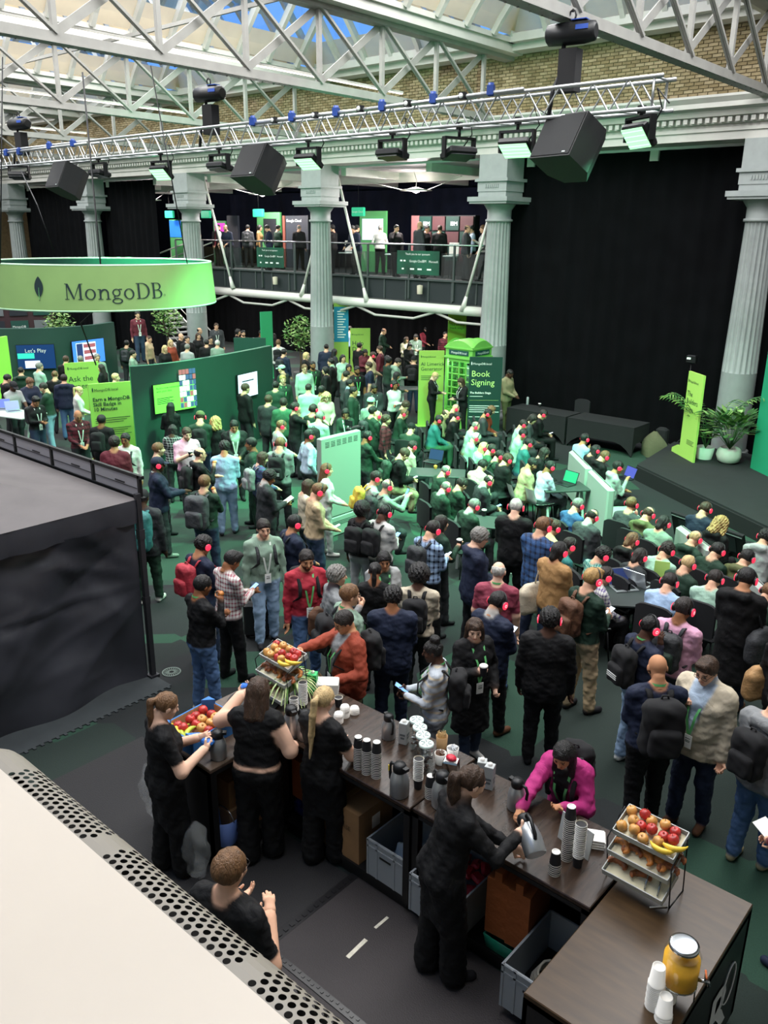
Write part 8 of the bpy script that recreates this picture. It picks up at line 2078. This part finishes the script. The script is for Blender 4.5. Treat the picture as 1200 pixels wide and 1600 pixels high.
P('man in pink plaid shirt and beanie with a laptop', 666, 515, 150, h=1.76, top='wine', bot='char', pat='plaid', patc='red', hair='buzz', hc='dark', hat='beanie', hatc='char', arms='type')
P('man in dark plaid shirt left of the phone box', 696, 523, 160, h=1.76, top='maroon', bot='char', hair='short', hc='black', pat='plaid', patc='jet')
P('man in orange top before the drone sign', 711, 518, -100, h=1.72, top='orange', bot='char', hair='bun', hc='black', skin='b')
P('woman in black with papers near the lime sign', 640, 541, 150, h=1.64, sex='f', top='jet', bot='jet', hair='bob', hc='black', arms='low', paper=1)
P('dark haired man in grey hoodie looking down right', 622, 566, 80, h=1.78, top='sage', bot='char', hair='short', hc='dark', hood=True, arms='phone', hp=30)
P('dark haired man left of the grey hoodie', 608, 564, 60, h=1.72, top='dgreen', bot='char', hair='curly', hc='black', skin='b')
P('woman in grey with black hair by the high table', 620, 587, 80, h=1.66, sex='f', top='dgreen', bot='jet', hair='long', hc='black', skin='t', arms='phone')
P('person in black hooded puffer from behind', 647, 563, 10, h=1.78, top='jet', bot='ddenim', hair='none', hc='black', hat='beanie', hatc='jet', hood=True, jacket='jacket', bag=('black', 'black rucksack on the hooded puffer'))
P('woman in white shirt with crossed arms', 617, 602, 150, h=1.70, sex='f', top='white', bot='jet', hair='long', hc='black', skin='b', phones=True, arms='cross')
P('man in navy tee and glasses with lanyard', 576, 572, -90, h=1.80, top='navy', bot='char', hair='short', hc='brown', beard=.6, glasses=True, lan='w', sleeve=.45)
P('dark bearded man in black polo with lanyard', 558, 579, 160, h=1.76, top='jet', bot='char', hair='short', hc='black', beard=.9, skin='b', lan=1, sleeve=.5)
P('dark haired woman in tan near the black polo', 545, 575, 165, h=1.66, sex='f', top='tan', bot='char', hair='bob', hc='black', skin='t')
P('grey clothed man in the middle of the standing crowd', 542, 586, 60, h=1.74, top='dgrey', bot='char', hair='short', hc='dark')
P('bearded man in dark suit facing right', 547, 600, 100, h=1.76, top='char', bot='char', hair='short', hc='black', beard=.8, skin='t', jacket='coat', collar='lblue')
P('man in dark green suit with lanyard', 553, 612, 100, h=1.76, top='dgreen', bot='dgreen', hair='short', hc='black', skin='t', jacket='coat', lan='w')
P('bearded man in dark jacket with white lanyard', 585, 607, 165, h=1.74, top='char', bot='char', hair='short', hc='black', beard=.8, skin='b', jacket='jacket', lan='w', arms='low')
P('person in mint cap from behind', 580, 629, 30, h=1.74, top='sage', bot='char', hair='buzz', hc='brown', hat='cap', hatc='mint')
P('short haired blond woman in black on her phone', 680, 588, 110, h=1.70, sex='f', top='jet', bot='jet', hair='short', hc='fair', skin='p', arms='phone', ph=1, lan='w')
P('woman with long brown hair before the phone box', 720, 597, -120, h=1.68, sex='f', top='jet', bot='jet', hair='wavy', hc='brown', skin='p', arms='phone', ph=1, lan='w')
P('man in khaki padded jacket beside the book sign', 797, 584, 120, h=1.80, top='khaki', bot='olive', hair='buzz', hc='black', skin='d', jacket='jacket', arms='low', hp=30, shoe='olive')
P('woman in dark top with hand on table', 583, 643, 60, h=1.70, top='dgreen', bot='char', hair='short', hc='black', bag=('char', 'dark rucksack in the middle of the crowd'))
P('bald man with headphones in dark suit near the totem', 591, 650, 70, h=1.62, top='dgreen', bot='dgreen', hair='none', hc='dark', phones=True, jacket='coat', lan='w', arms='low', glasses=True)
P('man in red and black plaid shirt looking down', 604, 656, 100, h=1.60, top='maroon', bot='char', pat='plaid', patc='jet', hair='curly', hc='brown', beard=.7)
P('cameraman in dark green behind the tripod', 575, 683, 60, h=1.68, top='dgreen', bot='char', hair='short', hc='black', phones=True, arms='type', skin='b')
P('person with round afro hair and black top', 566, 797, 30, h=1.70, top='jet', bot='lgrey', hair='afro', hc='black', skin='d', bag=('black', 'black backpack on the person with afro hair'), sex='f')
P('man with headphones in white jacket', 601, 802, 40, h=1.72, top='white', bot='char', hair='buzz', hc='black', skin='d', phones=True, arms='phone', ph=2, glasses=True, bag=('black', 'black backpack over the white jacket by the afro'))
P('man in blue plaid shirt with headphones', 677, 828, 45, h=1.76, top='lblue', bot='jet', pat='plaid', patc='navy', hair='short', hc='dark', phones=True, arms='phone', ph=1, bag=('char', 'dark grey backpack on the blue plaid shirt'))
P('person in green holding a black cup', 690, 818, 60, h=1.66, top='dgreen', bot='char', hair='bob', hc='dark', arms='cup', cup=0)

# ================================================================== seated audience
def S(who, x, y, face, **k):
 k.setdefault('ch', 'black'); k.setdefault('phones', True); k.setdefault('pose', 'sit')
 return P(who, x, y, face, **k)
S('man with yellow backpack and headphones', 588, 747, 75, top='lgrey', bot='char', hair='short', hc='dark', ch=None, pose='perch', bag=('yellow', 'mustard yellow backpack in the audience'))
S('bald man raising his phone', 606, 760, 65, top='sage', bot='char', hair='bald', hc='grey', arms='photo', ph=2, ch=None, pose='perch', bag=('char', 'dark backpack on the bald phone raiser'))
S('man in dark jacket on a stool with a tablet', 632, 710, 75, top='jet', bot='khaki', hair='short', hc='brown', phones=False, ch=None, pose='perch', arms='phone', ph=1, jacket='jacket', bag=('dgreen', 'dark green backpack on the man on the stool'))
S('person with headphones behind the dark jacket man', 645, 698, 60, top='cream', bot='char', hair='short', hc='dark')
S('man with glasses in dark top by the high table', 634, 634, 90, top='dgreen', bot='char', hair='curly', hc='brown', glasses=True, phones=False)
S('man with headphones and glasses below the high table', 632, 647, 90, top='dgreen', bot='char', hair='short', hc='lbrown', glasses=True)
S('person in black beanie from behind', 643, 670, 20, top='dgreen', bot='char', hair='buzz', hc='black', hat='beanie', hatc='jet', phones=False, bulk=1.1)
S('man in teal shirt reaching forward', 686, 657, 80, top='teal', bot='green', hair='short', hc='black', skin='b', arms='type', lan=1, bulk=1.08)
S('balding man behind the teal shirt', 696, 648, 85, top='khaki', bot='ddenim', hair='bald', hc='brown', phones=False)
S('bald man with headphones before the phone box', 712, 639, 75, top='jet', bot='char', hair='none', hc='dark')
S('dark haired man in black before the phone box', 715, 652, 80, top='jet', bot='char', hair='short', hc='black', arms='phone', ph=0)
S('dark haired man beside the red scarf woman', 762, 647, 85, top='dgrey', bot='char', hair='short', hc='black', beard=.8, skin='t', arms='phone')
S('woman with red brown scarf', 768, 641, 85, sex='f', top='rust', bot='char', hair='long', hc='lbrown', phones=False)
S('grey haired man in pale top below the book sign', 743, 667, 80, top='mint', bot='khaki', hair='bald', hc='grey')
S('silver haired man in pale green', 744, 685, 80, top='mint', bot='char', hair='short', hc='white', lan=1)
S('fair haired woman with long hair in the third row', 756, 700, 75, sex='f', top='mint', bot='char', hair='long', hc='fair')
S('dark haired man beside the fair haired woman', 769, 703, 75, top='green', bot='char', hair='short', hc='dark')
S('man in dark green behind the cream shirt', 781, 713, 75, top='dgreen', bot='char', hair='short', hc='black', bag=('dgreen', 'green striped bag on the dark green man'))
S('man in black bomber with headphones', 793, 719, 60, top='jet', bot='char', hair='curly', hc='brown', jacket='jacket')
S('dark haired man in cream shirt from behind', 754, 728, 40, top='cream', bot='char', hair='short', hc='black', phones=False)
S('bald man in suit left of the cream shirt', 697, 737, 65, top='dgreen', bot='dgreen', hair='bald', hc='grey', jacket='coat')
S('bald man in dark suit with white collar', 697, 763, 60, top='dgreen', bot='char', hair='bald', hc='grey', collar='white', jacket='coat')
S('man in dark suit on his phone with headphones', 763, 753, 70, top='char', bot='char', hair='bald', hc='dark', collar='white', jacket='coat', arms='phone', ph=2)
S('grey haired man in grey green suit', 741, 791, 55, top='dgreen', bot='char', hair='short', hc='grey', collar='white', jacket='coat')
S('man in beige shirt on a white chair', 832, 725, 75, top='beige', bot='khaki', hair='short', hc='black', beard=.8, phones=False, ch='white', bulk=1.1, skin='t')
S('man in lavender shirt on a white chair with laptop', 860, 730, 60, top='lav', bot='char', hair='short', hc='black', ch='white', arms='type', skin='b')
S('woman with dark hair between laptop and sofa', 851, 708, 75, sex='f', top='jet', bot='jet', hair='wavy', hc='dark', phones=False)
S('person in mint near the draped tables', 818, 664, 80, top='mint', bot='char', hair='short', hc='dark')
S('dark haired person in pale mint behind the teal top', 817, 679, 80, top='mint', bot='char', hair='short', hc='black')
S('person in teal sweater with headphones', 827, 694, 75, top='teal', bot='ddenim', hair='short', hc='black')
S('woman with glasses near the draped tables', 833, 655, 85, sex='f', top='dgrey', bot='jet', hair='bob', hc='dark', phones=False, glasses=True)
S('man in black hoodie on his phone by the draped table', 849, 648, 80, top='jet', bot='jet', hair='short', hc='dark', hood=True, arms='phone', ph=1, lan=1)
S('man in pale blue shirt on the white sofa', 914, 686, 50, top='lblue', bot='ddenim', hair='short', hc='black', skin='t', arms='chin', ch=None)
S('woman with long dark hair on the white sofa', 931, 704, 60, sex='f', top='jet', bot='jet', hair='long', hc='black', ch=None)
S('man in black hoodie on the white sofa', 945, 714, 60, top='jet', bot='jet', hair='short', hc='lbrown', hood=True, arms='phone', ph=2, ch=None)
S('man in pale grey hoodie on the white sofa', 966, 730, 70, top='lgrey', bot='jet', hair='short', hc='black', skin='t', hood=True, arms='eat', ch=None)
S('grey haired man in blue grey sweater', 903, 790, 45, top='blue', bot='ddenim', hair='short', hc='grey')
S('balding man in dark grey jacket', 925, 808, 40, top='dgrey', bot='ddenim', hair='bald', hc='dark', jacket='jacket', collar='white')
S('person with curly dark hair and teal pattern', 942, 868, 60, top='teal', bot='char', pat='check', patc='mint', hair='curly', hc='black')
S('person with dark hair beside the suede jacket', 890, 853, 60, top='teal', bot='char', hair='short', hc='dark')
S('person in white checked shirt at the laptop table', 946, 900, 60, top='white', bot='jet', pat='check', patc='purple', hair='short', hc='dark', ch='white', arms='type')
S('brown haired man behind the plaid blazer', 866, 825, 50, top='beige', bot='char', hair='short', hc='brown')
S('brown haired man in dark grey tee', 987, 788, 30, top='dgrey', bot='ddenim', hair='short', hc='lbrown', sleeve=.5, arms='chin')
S('balding man in olive hoodie', 1013, 804, 35, top='olive', bot='char', hair='bald', hc='brown', hood=True)
S('dark haired person in pale sage top', 1037, 818, 35, top='sage', bot='char', hair='bob', hc='black', glasses=True)
S('woman with light brown hair in black hoodie', 988, 845, 40, sex='f', top='jet', bot='char', hair='bob', hc='lbrown', hood=True)
S('dark haired man in navy sweater by the monitor', 1102, 796, 30, top='navy', bot='ddenim', hair='short', hc='brown', ch=None)
S('woman with blond wavy hair in black hoodie', 1126, 820, 30, sex='f', top='jet', bot='jet', hair='curlylong', hc='blond', hood=True, bulk=1.15, ch=None)
S('balding man in dark green hoodie in the front block', 1086, 842, 40, top='dgreen', bot='char', hair='bald', hc='fair', hood=True, glasses=True)
S('dark haired man in green jacket in the front block', 1121, 861, 35, top='dgreen', bot='char', hair='short', hc='black')
S('man in mint shirt with dark curls', 1042, 861, 35, top='mint', bot='char', hair='curly', hc='dark', arms='phone', ph=2)
S('fair haired person in dark green sweater', 1075, 882, 35, top='dgreen', bot='char', hair='short', hc='fair')
S('dark haired person in mint tee', 1117, 905, 20, top='mint', bot='char', hair='short', hc='dark', sleeve=.5)
S('man in light blue shirt at the laptop table', 1046, 910, 20, top='lblue', bot='char', hair='short', hc='dark', bulk=1.12)
S('dark haired man in olive by the long black coat', 1167, 872, 30, top='olive', bot='char', hair='short', hc='black', hood=True)
S('person with black curls and pale hood at the edge', 1196, 840, 20, top='lgrey', bot='char', hair='curly', hc='black', hood=True, ch=None)
S('person at the right edge of the audience', 1202, 926, 30, top='dgreen', bot='char', hair='short', hc='lbrown')
S('man in dark sweater at the crowd table', 722, 757, 60, top='dgreen', bot='char', hair='short', hc='dark', phones=False)
S('woman in dark clothes between laptop table and sofa', 1000, 870, 40, sex='f', top='char', bot='char', hair='bob', hc='dark')

# ================================================================== far floor by the stairs
FARG = [
 ('man in maroon sweater on the stairs', 215, 492, 165, dict(top='maroon', bot='ddenim', lan='w', z0=1.0)), ('man in beige hoodie at the foot of the stairs', 233, 530, 120, dict(top='beige', bot='char', hood=True, hc='brown')), ('dark clothed man below the stairs', 198, 537, 20, dict(top='dgreen', bot='char', bag=('char', 'dark backpack below the stairs'))),
 ('blond woman behind the curved booth', 258, 545, 150, dict(top='jet', bot='jet', hair='long', hc='fair', sex='f')), ('second blond woman under the tree', 267, 536, 150, dict(top='rust', bot='jet', hair='long', hc='fair', sex='f')), ('bald man under the tree', 283, 526, 120, dict(top='jet', bot='jet', hair='none')),
 ('dark haired man in black jacket behind the booth', 293, 530, 160, dict(top='jet', bot='jet', jacket='jacket')), ('grey haired person low behind the booth', 293, 543, 30, dict(top='lgrey', bot='char', hc='grey')), ('bald man left of the standing suit', 312, 517, 100, dict(top='jet', bot='jet', hair='bald')),
 ('woman with brown hair left of the suit', 310, 525, 150, dict(top='jet', bot='jet', hair='long', hc='brown', sex='f')), ('man in dark suit behind the booth wall', 323, 536, 10, dict(top='jet', bot='jet', jacket='coat')), ('dark haired man with glasses behind the booth wall', 329, 531, 160, dict(top='jet', bot='jet', glasses=True)),
 ('tall man in grey suit under the gallery', 338, 510, 170, dict(top='dgrey', bot='dgrey', jacket='coat', h=1.86, lan='w', hc='brown')), ('white haired man behind the booth wall', 340, 537, 20, dict(top='sage', bot='char', hc='white')), ('dark haired woman near the green panel', 372, 519, 100, dict(top='jet', bot='jet', hair='bob', sex='f')),
 ('bearded man near the green panel', 380, 521, 160, dict(top='jet', bot='jet', beard=.9)), ('person low at the foot of the stairs', 208, 553, 90, dict(top='sage', bot='char')), ('dark haired man by the right end of the booth', 384, 607, 60, dict(top='jet', bot='char', h=1.84, hc='brown', jacket='jacket')),
 ('man in black far under the gallery', 562, 541, 40, dict(top='jet', bot='jet')), ('woman with dark hair beside the help desk', 536, 560, 150, dict(top='mint', bot='jet', hair='long', sex='f')), ('person in dark jacket near the middle column', 498, 536, 30, dict(top='char', bot='char', jacket='jacket')),
]
for w_, x, y, f_, k in FARG:
 k.setdefault('hc', 'black'); k.setdefault('hair', 'short'); P(w_, x, y, f_, **k)
# ================================================================== people on the gallery
GAL = [
 ('gallery visitor with lanyard beside the black poster', 405, 355, 100, dict(top='tan', bot='char', hair='bob', sex='f')), ('gallery man in dark suit looking at the rail', 420, 352, -80, dict(top='navy', bot='navy', lan='w', arms='phone')), ('gallery man in black jacket before the slate panel', 467, 359, 20, dict(top='jet', bot='jet', hair='bald', hc='grey', jacket='jacket')),
 ('gallery man in black just right of the column', 520, 349, -60, dict(top='jet', bot='jet')), ('gallery man behind the leaning one', 557, 350, 60, dict(top='jet', bot='jet')), ('gallery man leaning on the rail', 558, 361, -130, dict(top='navy', bot='jet', arms='rail', lean=18, jacket='coat')),
 ('gallery man in white shirt seen from behind', 594, 350, 25, dict(top='white', bot='jet', hc='grey', arms='cup')), ('gallery man in black suit on a phone call', 619, 351, 150, dict(top='jet', bot='jet', arms=((.15, .12, .05), (-.2, .1, -.5)), jacket='coat', collar='white')), ('bald bearded man in grey suit on the gallery', 655, 346, 60, dict(top='dgrey', bot='jet', hair='none', beard=.9, hc='dark', jacket='coat', inner='white', h=1.86)),
 ('gallery man between the two dark suits', 666, 355, 120, dict(top='jet', bot='jet')), ('gallery man in black suit from behind', 687, 350, 10, dict(top='jet', bot='jet', hc='brown', jacket='coat')), ('gallery man in grey suit by the right column', 729, 351, 90, dict(top='dgrey', bot='dgrey', hair='bald', hc='brown', jacket='coat')),
 ('gallery man in pale shirt behind the grey suit', 738, 360, -100, dict(top='pblue', bot='jet')), ('gallery man in white shirt cut by the column', 756, 356, -90, dict(top='white', bot='char', hc='lbrown', arms='cup')), ('gallery man in white shirt by the magenta screen', 323, 352, 60, dict(top='white', bot='jet')),
 ('gallery man in black vest by the magenta screen', 334, 352, 100, dict(top='jet', bot='jet')), ('gallery man leaning at the left rail', 357, 356, -140, dict(top='navy', bot='jet', arms='rail', lean=15, hair='bald', beard=.7)), ('gallery visitor in grey hoodie from behind', 387, 354, 15, dict(top='dgrey', bot='char', hood=True, bag=('char', 'dark backpack on the gallery'))),
 ('gallery man in brown jacket by the upper stairs', 246, 359, 70, dict(top='tan', bot='khaki', lan=1)), ('gallery woman in dark clothes by the upper stairs', 258, 360, -80, dict(top='jet', bot='jet', hair='long', sex='f', lan='w')), ('gallery woman in wine top by the blue screen', 271, 362, -60, dict(top='maroon', bot='jet', hair='long', sex='f')),
 ('gallery man at the back of the upper stairs', 250, 351, 160, dict(top='jet', bot='jet', hair='buzz')), ('gallery man in dark coat left of the stairs', 223, 354, 90, dict(top='jet', bot='jet')), ('gallery man beside the green poster booth', 434, 356, 60, dict(top='dgreen', bot='jet')),
]
BEHIND = ('behind', 'between', 'back of', 'beside', 'slate', 'magenta', 'blue screen')
for w_, x, y, f_, k in GAL:
 k.setdefault('hc', 'black'); k.setdefault('hair', 'short')
 Y_ = 22.45 if 'leaning' in w_ and 'behind' not in w_ else 24.0 if any(b_ in w_ for b_ in BEHIND) else 22.9
 P(w_, x, y, f_, z0=GZ, xy=(max(atY(x, 360, Y_).x, GX0 + .3), Y_), **k)
for w_, x, z_, f_, k in (('man with camera on the upper stairs', 215, 3.05, 150, dict(top='jet', bot='jet', hair='short', hc='black', beard=.6, arms='photo')), ('person taking a photo low on the upper stairs', 205, 2.7, 120, dict(top='beige', bot='char', hair='short', hc='brown', arms='photo'))):
 P(w_, x, 0, f_, z0=z_, xy=(atY(x, 385, 23.2).x, 23.2), **k)
bpy.data.scenes.remove(TXS)
